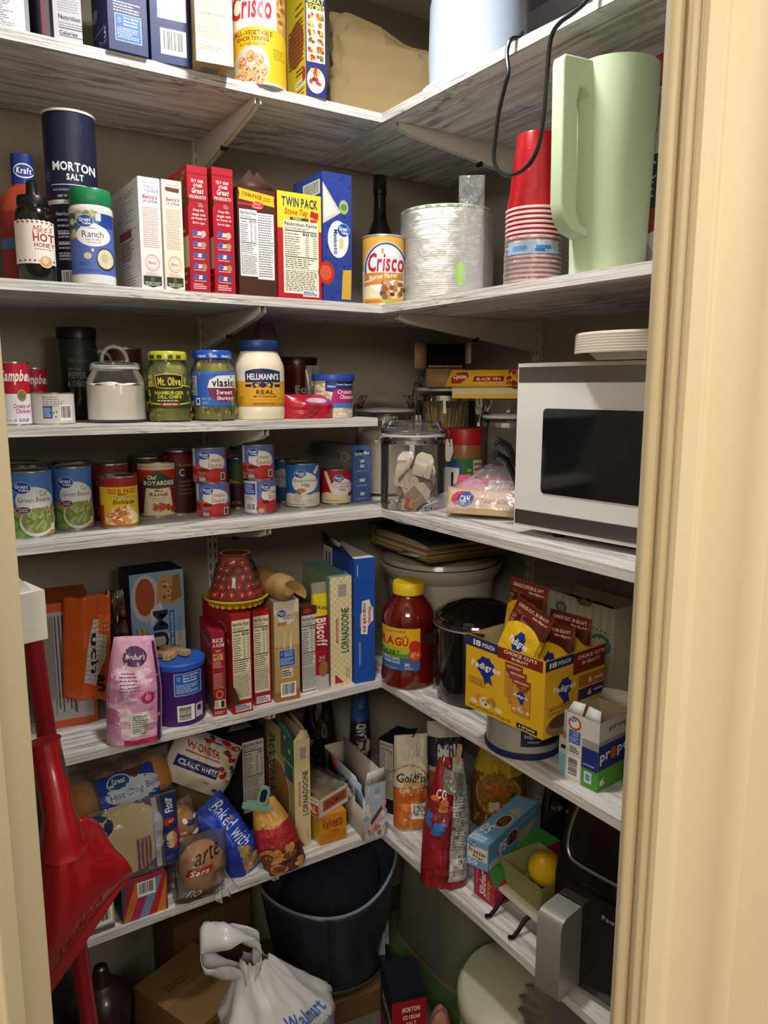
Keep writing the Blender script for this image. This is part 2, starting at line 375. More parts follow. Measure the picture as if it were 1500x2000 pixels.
def bag(name, label, cat, loc, yaw, w, h, t, mat, fn=None, grp=None, rx=0., ry=0., wr=.006, seed=0, top=.12, nu=22, nv=26, neck=1., fs=18., bot=1., part=None, parent=None, p=2.4, back=None):
    """a filled pouch: its base's middle is at loc; the front is printed by fn"""
    sd = Vector((seed*3.1, seed*1.7, seed*.9))
    def prof(a, b):
        e = max(0., 1-abs(2*a-1)**p)**.62; v = min(1., (1-b)/max(.02, 1-top) if False else 1.)
        k = min(1., ((1-b)/.45))**.7 if b > .55 else 1.
        k *= (bot+(1-bot)*min(1., b/.25))
        return e*k
    def wd(b):
        return w*(1-(1-neck)*max(0., (b-.45)/.55)**1.3)
    def surf(sg):
        def f(a, b):
            q = prof(a, b); x = (a-.5)*wd(b); z = b*h
            nz = noise.fractal(Vector((a*w*fs, b*h*fs, sg*2))*1.6+sd, .9, 2.1, 4)
            edge = min(1., 6*a, 6*(1-a))
            yv = -sg*(t/2*q+wr*nz*edge*(.35+.65*min(1, q+.3)))
            if sg < 0: yv = max(yv, .0006+0*q) if q < .1 else yv
            z2 = z+.35*wr*noise.noise(Vector((a*w*fs*.7, 5.1, 3))+sd)*(1 if b > .6 else 0)
            return (x+.3*wr*nz*edge, yv if 0 < a < 1 else 0, max(z2, 0))
        return f
    F, K = surf(1), surf(-1); m = B(); m.grid(F, nu, nv, mat); m.grid(lambda a, b: K(1-a, b), nu, nv, back or mat)
    bt = [F(i/nu, 0) for i in range(nu+1)]+[K(1-i/nu, 0) for i in range(nu+1)]
    m.add(bt, [tuple(reversed(range(len(bt))))], mat)
    if fn: fn(P(m, Func(F, nu, nv),   .0006, .00008))
    if part: return m.build(part, parent, ang=60)
    o = m.build(name, ang=60); setp(o, label, cat, grp); return place(o, loc, yaw, rx, ry)
# ---------------------------------------------------------------- room shell
XW, YW, XR, YB, T = 1.352, 1.754, 0.9084, 1.4096, 0.018
ZS = {'1': 2.05357, '2': 1.67316, '4': 1.43402, '5': 1.23225, '6': 0.8326, '7': 0.45358}
def wood():
    m = bpy.data.materials.new('whitewashed_wood'); m.use_nodes = True; nt = m.node_tree; b = nt.nodes['Principled BSDF']; L = nt.links.new
    b.inputs['Roughness'].default_value = .5; b.inputs['Specular IOR Level'].default_value = .35
    tc = nt.nodes.new('ShaderNodeTexCoord')
    def ns(scale, sc, det, rough, dist=0.):
        mp = nt.nodes.new('ShaderNodeMapping'); mp.inputs['Scale'].default_value = scale; L(tc.outputs['Object'], mp.inputs[0])
        n = nt.nodes.new('ShaderNodeTexNoise'); n.inputs['Scale'].default_value = sc; n.inputs['Detail'].default_value = det; n.inputs['Roughness'].default_value = rough; n.inputs['Distortion'].default_value = dist
        L(mp.outputs[0], n.inputs['Vector']); return n
    def ramp(n, *st):
        r = nt.nodes.new('ShaderNodeValToRGB'); L(n.outputs[0], r.inputs[0]); e = r.color_ramp.elements
        while len(e) < len(st): e.new(.5)
        for q, (p, c) in zip(e, st): q.position = p; q.color = lin(c)
        return r
    g1 = ramp(ns((2.2, 34, 190), 1.6, 8, .68, .4), (.30, '6f6a67'), (.42, 'b5b1ae'), (.54, 'dedcda'), (.72, 'ecebe9'))
    g2 = ramp(ns((5, 17, 60), 1.3, 10, .74, 1.6), (.30, '4a4643'), (.42, '8f8a87'), (.50, 'ffffff'), (.70, 'ffffff'))
    mask = ramp(ns((2.2, 4.5, 4), 1.4, 3, .5), (.44, '000000'), (.60, 'ffffff'))
    mx = nt.nodes.new('ShaderNodeMix'); mx.data_type = 'RGBA'; mx.blend_type = 'MULTIPLY'
    f = nt.nodes.new('ShaderNodeMath'); f.operation = 'MULTIPLY'; f.inputs[1].default_value = .85; L(mask.outputs[0], f.inputs[0]); L(f.outputs[0], mx.inputs[0])
    L(g1.outputs[0], mx.inputs[6]); L(g2.outputs[0], mx.inputs[7]); L(mx.outputs[2], b.inputs['Base Color']); return m
WOOD = wood()
WALL = M('9c9485', .85, spec=.2, bump=.12, bs=140, vary=.03, vs=3); TRIM = M('d4c4a0', .42, spec=.4, vary=.015, vs=4)
def struct(m, name, bevel=0.): o = m.build(name, bevel=bevel); o['kind'] = 'structure'; return o
struct(B().box(-2.6, 2.6, -3.2, YW, -.05, 0, M('5f564c', .6, vary=.1, vs=6)), 'floor')
struct(B().box(-2.6, 2.6, -3.2, YW+.1, 2.44, 2.5, M('e4ddd0', .9)), 'ceiling')
struct(B().box(-.12, XW+.1, YW, YW+.1, 0, 2.44, WALL), 'wall_back')
struct(B().box(XW, XW+.1, -.6, YW, 0, 2.44, WALL), 'wall_right')
struct(B().box(-.12, -.02, 1.0, YW, 0, 2.44, WALL), 'wall_left')
# the diagonal wall with the doorway: a runs along it (towards the right), n away from the pantry corner
CC = 1.05; A = Vector((1, -1, 0))/math.sqrt(2); N = Vector((-1, -1, 0))/math.sqrt(2)
RJ = Vector((.5605*CC, .4395*CC, 0)); LJ = Vector((.1075*CC, .8925*CC, 0))
def diag(o, a0, a1, n0, n1, z0, z1, m, name=None, bevel=0., kind=True):
    p = [o+A*a+N*n for a, n in ((a0, n0), (a1, n0), (a1, n1), (a0, n1))]
    mb = B().prism([(q.x, q.y) for q in p][::-1], z0, z1, m)
    return struct(mb, name, bevel) if name else mb
TH = .118
diag(RJ, .021, 1.10, .001, TH-.002, 0, 2.44, M('cbbc9a', .7, spec=.2), 'wall_front_right')
diag(LJ, -.185, -.021, .001, TH-.002, 0, 2.44, WALL, 'wall_front_left')
diag(LJ, -.021, (RJ-LJ).length+.021, .001, TH-.002, 2.12, 2.44, WALL, 'wall_front_top')
diag(RJ, 0, .02, 0, TH, 0, 2.1, TRIM, 'trim_1', .002)
diag(LJ, -.02, 0, 0, TH, 0, 2.1, TRIM, 'trim_2', .002)
diag(LJ, -.02, (RJ-LJ).length+.02, 0, TH, 2.1, 2.12, TRIM, 'trim_3', .002)
diag(RJ, -.011, 0, .058, .093, 0, 2.1, TRIM, 'trim_4', .004)
diag(LJ, 0, .011, .058, .093, 0, 2.1, TRIM, 'trim_5', .004)
# door casing on the kitchen side, with its moulded steps
mb = B(); K = TH
prof = [(.006, K), (.006, K+.010), (.010, K+.013), (.022, K+.013), (.026, K+.009), (.042, K+.010), (.058, K+.015), (.064, K+.019), (.074, K+.019), (.074, K)]
for o, s, nm in ((RJ, 1, 'trim_6'), (LJ, -1, 'trim_7')):
    pts = [(o+A*(a*s)+N*n) for a, n in prof]; q = [(p.x, p.y) for p in pts]
    struct(B().prism(q if s < 0 else q[::-1], 0, 2.16, TRIM), nm, .0012)
diag(LJ, -.08, (RJ-LJ).length+.08, K, K+.017, 2.106, 2.18, TRIM, 'trim_8', .002)
# ---------------------------------------------------------------- shelves, wall standards, brackets
def board(length, depth, z, loc, rz, label, grp, z_front=None):
    m = B().box(0, length, 0, depth, -T, 0, WOOD); o = m.build('shelf_board', bevel=.0008)
    setp(o, label, 'shelf', grp); place(o, (loc[0], loc[1], z), rz); return o
NM = {'1': 'topmost', '2': 'second from the top', '4': 'short third from the top', '5': 'fourth from the top', '6': 'fifth from the top', '7': 'lowest'}
for k in '12567':
    board(XR-.0005+.012, .3325, ZS[k], (-.012, YB, 0), 0, 'whitewashed wood shelf board along the back wall, %s' % NM[k], 'shelf boards')
    board(1.55, .430, ZS[k], (XR, 1.7415, 0), -PI/2, 'whitewashed wood shelf board along the right wall, %s' % (NM[k].replace('fourth', 'third').replace('fifth', 'fourth')), 'shelf boards')
board(.898+.012, .3325, ZS['4'], (-.012, YB, 0), 0, 'narrow-looking short whitewashed shelf board holding the pickle jars, ending at the corner', 'shelf boards')
WMET = M('cfc9bd', .4, .0, vary=.02)
SLOT = M('141210', .8)
def standard(loc, rz, z0, z1, label):
    t = thing('shelf_standard', label, 'shelf rail', loc, rz, 'slotted shelf rails')
    m = B(); m.box(-.0125, .0125, -.011, 0, z0, z1, WMET); p = P(m, Plane((-.0125, -.011, z0), (.025, 0, 0), (0, 0, z1-z0)))
    o = m.build('rail', t); m2 = B(); H = z1-z0; pol = []
    z = z0+.02
    while z < z1-.02:
        for u in (-.0062, .0062): m2.add([(u-.0014, -.0113, z), (u+.0014, -.0113, z), (u+.0014, -.0113, z+.015), (u-.0014, -.0113, z+.015)], [(0, 1, 2, 3)], SLOT)
        z += .0257
    m2.build('slot_row', t)
standard((.637, YW, 0), 0, .40, 2.3, 'white slotted metal shelf rail on the back wall')
standard((XW, 1.392, 0), -PI/2, .40, 2.3, 'white slotted metal shelf rail on the right wall')
def bracket(loc, rz, ln, label):
    """thin steel arm that tapers towards the shelf's front edge; local -y is out of the wall"""
    m = B(); pts = [(0, 0), (ln, 0), (ln, -.012), (ln*.93, -.020), (.02, -.068), (0, -.068)]
    R = Matrix(((0, 0, 1, 0), (-1, 0, 0, 0), (0, 1, 0, 0), (0, 0, 0, 1)))
    for x0, x1 in ((-.0065, -.0045), (.0045, .0065)): m.prism(pts, x0, x1, WMET, R)
    lo = [(ln, -.012), (ln*.93, -.020), (.02, -.068)]
    m.grid(lambda a, b: R @ Vector((*(Vector((lo[0][0], lo[0][1], 0)).lerp(Vector((lo[1][0], lo[1][1], 0)), min(1, b*2)) if b <= .5 else Vector((lo[1][0], lo[1][1], 0)).lerp(Vector((lo[2][0], lo[2][1], 0)), (b-.5)*2))[:2], -.0065+.013*a)), 1, 2, WMET)
    m.prism([(ln*.45, -.052), (ln*.47, -.052), (ln*.47, -.043), (ln*.45, -.043)], -.0068, .0068, SLOT, R)
    o = m.build('shelf_bracket'); setp(o, label, 'bracket', 'white shelf brackets'); place(o, loc, rz); return o
for k in '12457':
    bracket((.637, YW-.012, ZS[k]-T-.0005), 0, .325, 'white steel shelf bracket under the %s shelf of the back wall' % NM[k])
for k in '1257':
    bracket((XW-.012, 1.392, ZS[k]-T-.0005), -PI/2, .405, 'white steel shelf bracket under the right-hand shelf, %s' % NM[k].replace('fourth', 'third'))
bracket((.637, YW-.012, ZS['6']-T-.0005), 0, .325, 'white steel shelf bracket under the back shelf with the purple canister')
bracket((XW-.012, 1.392, ZS['6']-T-.0005), -PI/2, .405, 'white steel shelf bracket under the right shelf with the slow cookers')
# ---------------------------------------------------------------- topmost shelf
cz = lambda p, s, r, h: (p[0], p[1], ZS[s], r, h)
def f(p): p.L(.06, .02, .8, .55, 26, '9a9aa4', .4, 3).R(.93, 0, 1, 1, '9a9ba2')
carton('food_carton', 'white carton with its small print showing, leftmost on the topmost shelf', 'box', (0.2038,1.4160,2.0536,0.0860,0.1600,0.1687,-0.0610), 'dadbe6', dict(F=f))
carton('food_carton', 'dark carton with a maroon edge strip, beside the white carton on the topmost shelf', 'box', (0.2792,1.4250,2.0536,0.0276,0.1600,0.1752,0.0000), '41454f', dict(F=lambda p: p.R(0, 0, .25, 1, '6e2733')))
def f(p):
    p.T('Nutrition Facts', .18, .165, 1.35, .2, '3c3d42'); p.R(.18, .10, 1, .108, '55565c'); p.L(.18, .112, 1, .15, 2, '77787e', .4, 4, 0)
    p.T('Calories', .18, .055, .82, .085, '3c3d42'); p.R(.18, .043, 1, .049, '55565c'); p.L(.18, .22, .95, .6, 20, '909198', .4, 8, .2)
carton('food_carton', 'grey-white carton showing the start of its nutrition panel, top shelf', 'box', (0.3048,1.4175,2.0536,0.0446,0.1400,0.2063,-0.0481), 'b7b8bf', dict(F=lambda p: (p.T('Nutrition', .18, .165, .95, .2, '3c3d42'), p.R(.18, .10, 1, .108, '55565c'), p.L(.18, .112, 1, .15, 2, '77787e', .4, 4, 0), p.T('Calories', .18, .055, .82, .085, '3c3d42'), p.R(.18, .043, 1, .049, '55565c'), p.L(.18, .22, .95, .6, 20, '909198', .4, 8, .2))))
NAVY = '1d2c5c'
def f(p): p.WM(.17, .075, .84, .275).L(.15, .285, .85, .37, 4, 'd5dcec', .45, 4).R(0, .205, .16, .208, '121c40').R(.85, .205, 1, .208, '121c40')
def l(p):
    p.T('5', .72, .11, .86, .19, 'dfe4f0'); p.L(.66, .075, .9, .1, 2, 'c2cbe2', .4, 3); p.O(.45, .1, .12, .035, .2, 'c8d0e4', 4); p.L(.1, .2, .95, .215, 1, 'aab6d6', .5, 5); p.R(.2, .03, .36, .08, 'c8d0e4'); p.R(.23, .038, .33, .072, NAVY); p.E(.2, .36, .17, .05, '8a8a86')
carton('food_carton', 'navy carton with a bright blue guarantee panel overhanging the topmost shelf', 'box', (0.3971,1.4006,2.0536,0.0661,0.1000,0.2081,0.0119), NAVY, dict(F=f, L=l))
def f(p): p.BAR(.23, .06, .86, .235).R(.18, .3, .88, .62, 'dce2ee').L(.22, .31, .84, .6, 12, '8b93a8', .4, 7).R(0, .262, 1, .266, '121c40')
carton('food_carton', 'navy carton with a barcode near its base, overhanging the topmost shelf', 'box', (0.4726,1.4066,2.0536,0.0712,0.1000,0.2348,-0.0958), NAVY, dict(F=f))
def f(p): p.L(.12, .09, .85, .13, 2, '8c7a55', .4, 2).L(.12, .17, .9, .33, 8, '9c8453', .42, 3).T('Directions', .12, .345, .8, .37, 'b0443a').L(.12, .39, .9, .62, 9, '9c8453', .42, 6)
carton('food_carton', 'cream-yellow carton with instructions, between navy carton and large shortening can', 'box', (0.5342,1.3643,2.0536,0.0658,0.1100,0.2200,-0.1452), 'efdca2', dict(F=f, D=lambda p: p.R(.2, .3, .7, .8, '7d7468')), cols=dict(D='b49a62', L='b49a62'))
def crisco(p):
    p.G([(0, .13), (1, .13), (1, .48), (.75, .505), (.5, .51), (.25, .505), (0, .48)], 'd6a61f'); p.R(0, .02, 1, .14, 'd6a61f')
    p.T('Crisco', .01, .58, .74, .80, 'c4232c', sh=.12); p.E(.32, .83, .02, .035, 'e8a030'); p.T('SINCE 1911', .36, .82, .7, .845, '8a7a50', slant=.01)
    p.T('ALL-VEGETABLE', .05, .435, .74, .478, '5a3410'); p.T('SHORTENING', .1, .385, .68, .425, '5a3410'); p.T('BUTTER FLAVOR', .15, .345, .62, .372, '7a5216')
    p.E(.36, .175, .32, .17, 'b5b3ae')
    for u, v in ((.18, .2), (.34, .25), (.5, .22), (.25, .12), (.43, .13), (.56, .13), (.34, .06), (.16, .07), (.5, .05)):
        p.E(u, v, .085, .055, 'a9794f', 14); p.E(u-.01, v+.008, .07, .045, 'c2956a', 12); p.blobs(u-.05, v-.03, u+.05, v+.03, 5, ['5a3420'], .012, .008, int(u*100+v*1000))
    p.G([(.83, .5), (1, .45), (1, .95), (.86, .9), (.82, .75)], 'b5854a'); p.blobs(.85, .52, .98, .88, 14, ['8a5a28', 'd0a060', '9c6c34'], .04, .02, 5)
    p.L(.76, .24, .98, .34, 5, '7a5a14', .4, 3)
LT('shortening_can', 'large yellow and white can of all-vegetable shortening with cookie picture, top shelf', 'can', (0.6578,1.4523,2.0536,0.0523,0.1946), [('can_body', CANB, M('d8d4c8', .3, .4), None), ('paper_label', CANL, M('eeeae2', .35), crisco)])
def f(p):
    p.R(.06, .25, .96, .62, 'f3f1ee')
    p.T('GREAT', .08, .66, .92, .7, 'f4e23a'); p.T('RECIPES', .05, .61, .95, .655, 'f4e23a'); rn = random.Random(4)
    for j in range(6):
        for i in range(2):
            u0, v0 = .08+.44*i, .255+.058*j; p.R(u0, v0, u0+.41, v0+.053, rn.choice(['c9b69b', 'd8cfc2', 'b58e66'])); p.blobs(u0+.08, v0+.012, u0+.33, v0+.04, 7, ['8a3a22', 'b5622e', 'd8a860', '6b7a3a', 'a02c22'], .07, .013, i+j*7)
    p.E(.5, .12, .45, .09, 'e9e4dc'); p.blobs(.25, .1, .75, .2, 22, ['a8342c', 'd8a860', 'e9dcc0', '7c2420', 'c88a4a'], .11, .022, 9)
def l(p):
    p.E(.5, .42, .42, .16, 'a5602a'); 
    for i in range(9): p.R(.12+.085*i, .28, .135+.085*i, .56, '7c421a')
    for i in range(9): p.R(.1, .28+.033*i, .9, .288+.033*i, '7c421a')
    p.L(.3, .03, .95, .09, 2, '3a3a20', .4, 3); p.R(.45, .1, .95, .15, 'f4efe0'); p.T('CAKES', .5, .112, .9, .138, '1a1a1a'); p.E(.9, .17, .09, .05, 'b2352c')
    p.L(.5, .18, .9, .24, 2, '3a3a20', .4, 5); p.L(.5, .55, .95, .7, 3, '3a3a20', .3, 5)
carton('baking_mix_box', 'yellow baking mix box with a waffle and a grid of recipe pictures, top shelf', 'box', (0.7552,1.4079,2.0536,0.0428,0.1000,0.2517,-0.0958), 'dcc420', dict(F=f, L=l), cols=dict(F='262a6a', L='dcc420'))
# crumpled brown paper bag on the shelf corner
def crumpled(name, label, loc, rz, w, h, t):
    m = B(); n = 30
    def F(a, b):
        th = 2*PI*a; c, s = math.sin(th), -math.cos(th); e = .34
        x = math.copysign(abs(c)**e, c)*w/2; y = math.copysign(abs(s)**e, s)*t/2
        k = 1.0 if b < .55 else 1-.10*((b-.55)/.45)**1.2; x *= k; y *= (k if b < .72 else k*(1-.72*((b-.72)/.28)))
        v_ = Vector((x*9, y*9, b*2.4+4)); nz = noise.ridged_multi_fractal(v_*1.5, 1.0, 2.1, 3, 1, 2)*.55-.75; nr = abs(noise.noise(v_*3.1))
        q = (.026*nz-.022*nr)*(.55+.8*b); x += .0
        return Vector((x*(1+q*4)-(.03*(b-.6) if b > .6 else 0), y*(1+q*5), b*h*(1-max(0, b-.45)*.55*(.5+.5*math.tanh(x*22-.3)))+(.012*nz if b > .5 else 0)))
    m.grid(F, 64, n, M('9c8862', .85, spec=.15, bump=.35, bs=28, vary=.06, vs=9)); top = [F(i/64, 1) for i in range(64)]; m.add(top, [tuple(range(64))], M('9c8862', .85, spec=.15, bump=.35, bs=28, vary=.06, vs=9))
    o = m.build(name, ang=16); setp(o, label, 'bag'); return place(o, loc, rz)
crumpled('paper_bag', 'crumpled brown paper bag on the corner of the topmost shelf', (.985, 1.515, ZS['1']), -.50, .250, .238, .13)
c = (1.0250,1.2495,2.0536,0.0928,0.2007)
LT('translucent_container', 'frosted pale blue plastic container on a white base, top shelf above the plates', 'container', c, [
    ('base_plate', [(1e-5, 0), (1.12, 0), (1.18, .02), (1.18, .05), (1.1, .07), (1e-5, .07)], M('e6e9ee', .35), None),
    ('tub', [(1.0, .075), (1.02, .4), (1.0, .82), (.95, .93), (.84, .985), (.6, 1.0), (1e-5, 1.0)], M('bccbe2', .38, spec=.5, vary=.02, vs=5), None)])
# black appliance with its cord hanging over the shelf edge
x, y, z, w, d, h, a = (0.9063,0.9179,2.0536,0.1305,0.2200,0.1722,-1.6062)
t = thing('black_appliance', 'black kitchen appliance at the right of the topmost shelf with hanging cord', 'appliance', (x, y, z), a)
m = B(); m.box(-w/2, w/2, .004, d, .008, h, M('14151b', .12, coat=.6)); m.build('housing', t, bevel=.018)
m = B(); m.box(-w/2-.002, w/2+.002, 0, .03, .0, .03, M('0d0d10', .4)); m.build('base_foot', t, bevel=.006)
pts = [(0.9000,0.8402,2.0658), (0.8930,0.8451,2.0459), (0.8900,0.8681,2.0370), (0.8880,0.8933,2.0319), (0.8860,0.9082,2.0158), (0.8840,0.9114,1.9702), (0.8820,0.9130,1.9125), (0.8800,0.9207,1.8665), (0.8780,0.9423,1.8413), (0.8780,0.9773,1.8360), (0.8790,1.0084,1.8484), (0.8800,1.0243,1.8720), (0.8820,1.0241,1.9079), (0.8840,1.0191,1.9461), (0.8860,1.0079,1.9819), (0.8880,1.0036,2.0001), (0.8910,1.0118,2.0300), (0.8950,1.0109,2.0481), (0.9030,1.0091,2.0553), (0.9140,1.0115,2.0587), (0.9500,1.0416,2.0852)]
def smooth(pts, k=4):
    P_ = [Vector(p) for p in pts]; out = []
    for i in range(len(P_)-1):
        p0, p1, p2, p3 = P_[max(i-1, 0)], P_[i], P_[i+1], P_[min(i+2, len(P_)-1)]
        for j in range(k):
            s = j/k; out.append(.5*((2*p1)+(p2-p0)*s+(2*p0-5*p1+4*p2-p3)*s*s+(3*p1-p0-3*p2+p3)*s**3))
    return out+[P_[-1]]
Mi = Matrix.Translation((x, y, z)) @ Matrix.Rotation(a, 4, 'Z'); Mi = Mi.inverted()
B().tube([Mi @ p for p in smooth(pts)], .0034, M('15171a', .3), 8).build('power_cord', t)
# ---------------------------------------------------------------- second shelf, back wall
REDSAUCE = M('9c3a1e', .12, spec=.6, coat=.5); 
KB = [(.86, 0), (.97, .02), (1, .05), (.98, .3), (1, .58), (.93, .66), (.62, .735), (.44, .76), (.42, .78)]
KC = [(.43, .775), (.43, .98), (.41, 1), (1e-5, 1)]
def kraft(p): p.R(.0, .05, 1, .56, '8c2a26'); p.R(.0, .28, .35, .36, '44668f'); p.T('C', .62, .24, .78, .32, 'e8dcd0'); p.R(.6, .08, .8, .2, '742520'); p.L(.63, .09, .77, .19, 3, 'cfc4bd', .6, 2, 0)
def kcap(p):
    p.E(.57, .875, .46, .055, 'e4e8f0'); p.E(.57, .875, .42, .045, '1d3584'); p.T('Kraft', .24, .852, .9, .9, 'f0f3f8', sh=.1)
b = (0.2379,1.5300,1.6732,0.0419,0.2240)
LT('dressing_bottle', 'orange-red dressing bottle with blue cap behind the hot honey bottle', 'bottle', b, [('bottle_body', KB, REDSAUCE, kraft), ('cap', KC, M('1d3076', .3), kcap)], sy=.7)
b = (.125, 1.63, ZS['2'], .05, b[4])
LT('dressing_bottle', 'second dressing bottle with blue cap, mostly hidden behind the first', 'bottle', b, [('bottle_body', KB, REDSAUCE, kraft), ('cap', KC, M('1d3076', .3), kcap)], sy=.7)
def honey(p):
    z = [(k/16, .60-.008*(k % 2)) for k in range(17)]; z2 = [(1-k/16, .17+.008*(k % 2)) for k in range(17)]
    p.put([[(k/16, .175), ((k+1)/16, .175), ((k+1)/16, .60-.01*((k+1) % 2)), (k/16, .60-.01*(k % 2))] for k in range(16)], 'ece7dd')
    for k in range(8):
        for v in (.575, .205): p.G([(.06+.12*k, v), (.1+.12*k, v+.012), (.14+.12*k, v), (.1+.12*k, v-.012)], 'b33a3a')
    p.T('Mike\'s', .44, .475, .94, .555, 'b5383c', 'r', sh=.35, slant=.02); p.T('HOT', .45, .39, .98, .47, 'a8302e'); p.T('HONEY', .47, .335, .98, .38, 'b0483c'); p.L(.48, .31, .95, .325, 1, '777070', .5, 3)
    p.E(.74, .2, .17, .062, 'f0e6d6'); p.E(.74, .2, .15, .054, 'd0a070'); p.E(.72, .21, .08, .035, 'e6c4a0')
LT('honey_bottle', 'dark squeeze bottle of hot honey with a white label, at the shelf edge', 'bottle', (0.2389,1.4550,1.6732,0.0304,0.1657), [
    ('bottle_body', [(.93, 0), (1, .02), (1, .62), (.94, .70), (.80, .735), (.80, .745)], M('100c0a', .15, coat=.5), honey),
    ('cap', [(.80, .745), (.82, .75), (.82, .825), (.76, .845), (.36, .86), (.30, .90), (.28, .985), (.2, 1), (1e-5, 1)], BLACK, None)])
DK = '1b2038'
def morton(p):
    p.put([[(.5+.03*i, .71+.06*(i % 3)), (.503+.03*i, .71+.06*(i % 3)), (.523+.03*i, .83+.03*(i % 2)), (.52+.03*i, .83+.03*(i % 2))] for i in range(9)], '4a5070')
    p.T('MORTON', .14, .33, .93, .43, 'eef0f2', slant=-.02); p.T('SALT', .38, .235, .70, .305, 'eef0f2'); p.R(.1, .182, .95, .19, 'dfe3ea'); p.T('NET WT. 26 OZ', .2, .05, .6, .075, 'cdd3de'); p.L(.12, .11, .55, .15, 1, '8a93a8', .5, 3, 0)
def morton2(p):
    p.T('Nutrition Facts', .17, .84, .6, .88, 'e6e8ec'); p.L(.18, .3, .6, .82, 8, 'c2c6d0', .35, 3, .1); p.R(.18, .62, .6, .64, 'e6e8ec'); p.R(.18, .5, .6, .515, 'e6e8ec'); p.R(.18, .36, .6, .375, 'e6e8ec'); p.BAR(.2, .03, .5, .2)
def saltcan(label, cy, fn, turn=0.):
    return LT('salt_canister', label, 'canister', cy, [('canister_body', [(.97, 0), (.97, .975)], M(DK, .35), fn), ('rim', [(.975, .0), (.99, 0), (.99, .02), (.975, .02)], M('d9d6cc', .4), None), ('lid', [(.97, .972), (1.0, .972), (1.0, .998), (.97, 1.0), (.95, .99), (1e-5, .99)], M('d2cfc5', .4), None)], turn=turn)
mo = (0.3157,1.5100,1.6732,0.0450,0.1435)
saltcan('dark blue round salt canister standing on the shelf under another one', mo, morton2)
saltcan('dark blue round salt canister stacked on top, large white lettering', (mo[0], mo[1], mo[2]+mo[4]*1.001, mo[3], mo[4]*1.06), morton, .05)
def ranch(p):
    p.R(0, .11, 1, .74, '5068b4'); p.blobs(.05, .5, .62, .74, 26, ['6e7f3e', '8a9a4e', 'd8dcc8', 'b5bf8a', '4c6030'], .07, .035, 3)
    p.R(.68, .6, .98, .74, '24408c'); p.R(.6, .66, .72, .74, 'c8d4e6')
    p.E(.53, .51, .38, .115, 'eceaf0'); p.GV(.36, .655, .18, .06); p.T('Classic', .42, .575, .6, .6, '8a8a98', 'r'); p.T('Ranch', .28, .49, .76, .555, '3a3f6a', 'r'); p.T('Salad Dressing', .36, .452, .7, .475, '55597a', 'r'); p.T('& Recipe Mix', .4, .425, .7, .445, '55597a', 'r')
    p.E(.78, .27, .21, .12, '3c3a40'); p.E(.78, .275, .18, .1, 'd9d3b4'); p.E(.76, .285, .08, .05, 'c5bd94'); p.E(.38, .3, .09, .035, 'cdc8a0'); p.E(.5, .36, .03, .02, 'dad6bc')
    p.T('NET WT 8 OZ (227g)', .16, .135, .62, .16, '2e3a66', 'r'); p.L(.17, .2, .5, .24, 2, '3a4670', .4, 2)
LT('seasoning_shaker', 'plastic ranch seasoning shaker with green lid, beside the stacked salt', 'shaker', (0.3313,1.4520,1.6732,0.0373,0.1607), [
    ('shaker_body', [(.9, 0), (.98, .02), (.98, .1), (.96, .12), (.96, .73), (.98, .76), (.97, .8), (.88, .835)], M('d5d6d2', .3, spec=.5), ranch),
    ('lid', [(.92, .83), (.93, .835), (.93, .975), (.89, 1), (1e-5, 1)], M('1c7a4a', .35), None)])
def betty(bg):
    def f(p):
        p.T('Super Moist', .2, .945, .85, .965, 'b86a6a', 'r'); p.T('French', .28, .905, .72, .935, '7a8ac0', 'r') if bg == 'w' else p.G([(.2, .9), (.85, .89), (.88, .93), (.15, .935)], '6a3a2c')
        if bg == 'w': p.T('Vanilla', .28, .868, .8, .9, '7a8ac0', 'r'); p.R(.83, .87, .93, .9, '9ab0a0')
        p.T("Betty's", .2, .8, .86, .845, 'b0323a'); p.T('promise', .2, .765, .86, .805, '4a5a9c', 'r', sh=.3)
        p.L(.16, .37, .9, .74, 20, 'c89490', .4, 3, .15); p.O(.52, .235, .33, .075, .08, 'c07a7a'); p.O(.52, .235, .24, .052, .05, 'd0a0a0', 20); p.T('Betty', .34, .215, .7, .25, 'b8424a', 'r', sh=.2); p.L(.2, .1, .85, .15, 3, 'c89490', .4, 5)
        p.G([(.08, .035), (.5, .01), (.92, .035), (.92, .115), (.08, .115)], '30382a'); p.E(.5, .085, .1, .022, '4a7038', 12); p.T('SEE RECYCLING', .14, .045, .86, .06, 'cfd2c4'); p.T('INSTRUCTIONS', .2, .026, .8, .041, 'cfd2c4')
    return f
def l(p): p.L(.15, .05, .9, .93, 30, '5c5c5e', .22, 3, .5); p.R(.3, .5, .72, .58, '9c5058'); p.L(.35, .3, .8, .48, 9, '8a6a6c', .5, 6)
carton('cake_mix_box', 'white cake mix box with pink print, left of the cream cake mix box', 'box', (0.4224,1.4110,1.6732,0.0395,0.1900,0.1882,0.0000), 'e6e3e0', dict(F=betty('w'), L=l))
carton('cake_mix_box', 'cream cake mix box with pink print, next to the white one', 'box', (0.4631,1.4110,1.6732,0.0370,0.1900,0.1890,0.0000), 'ece0cc', dict(F=betty('c')))
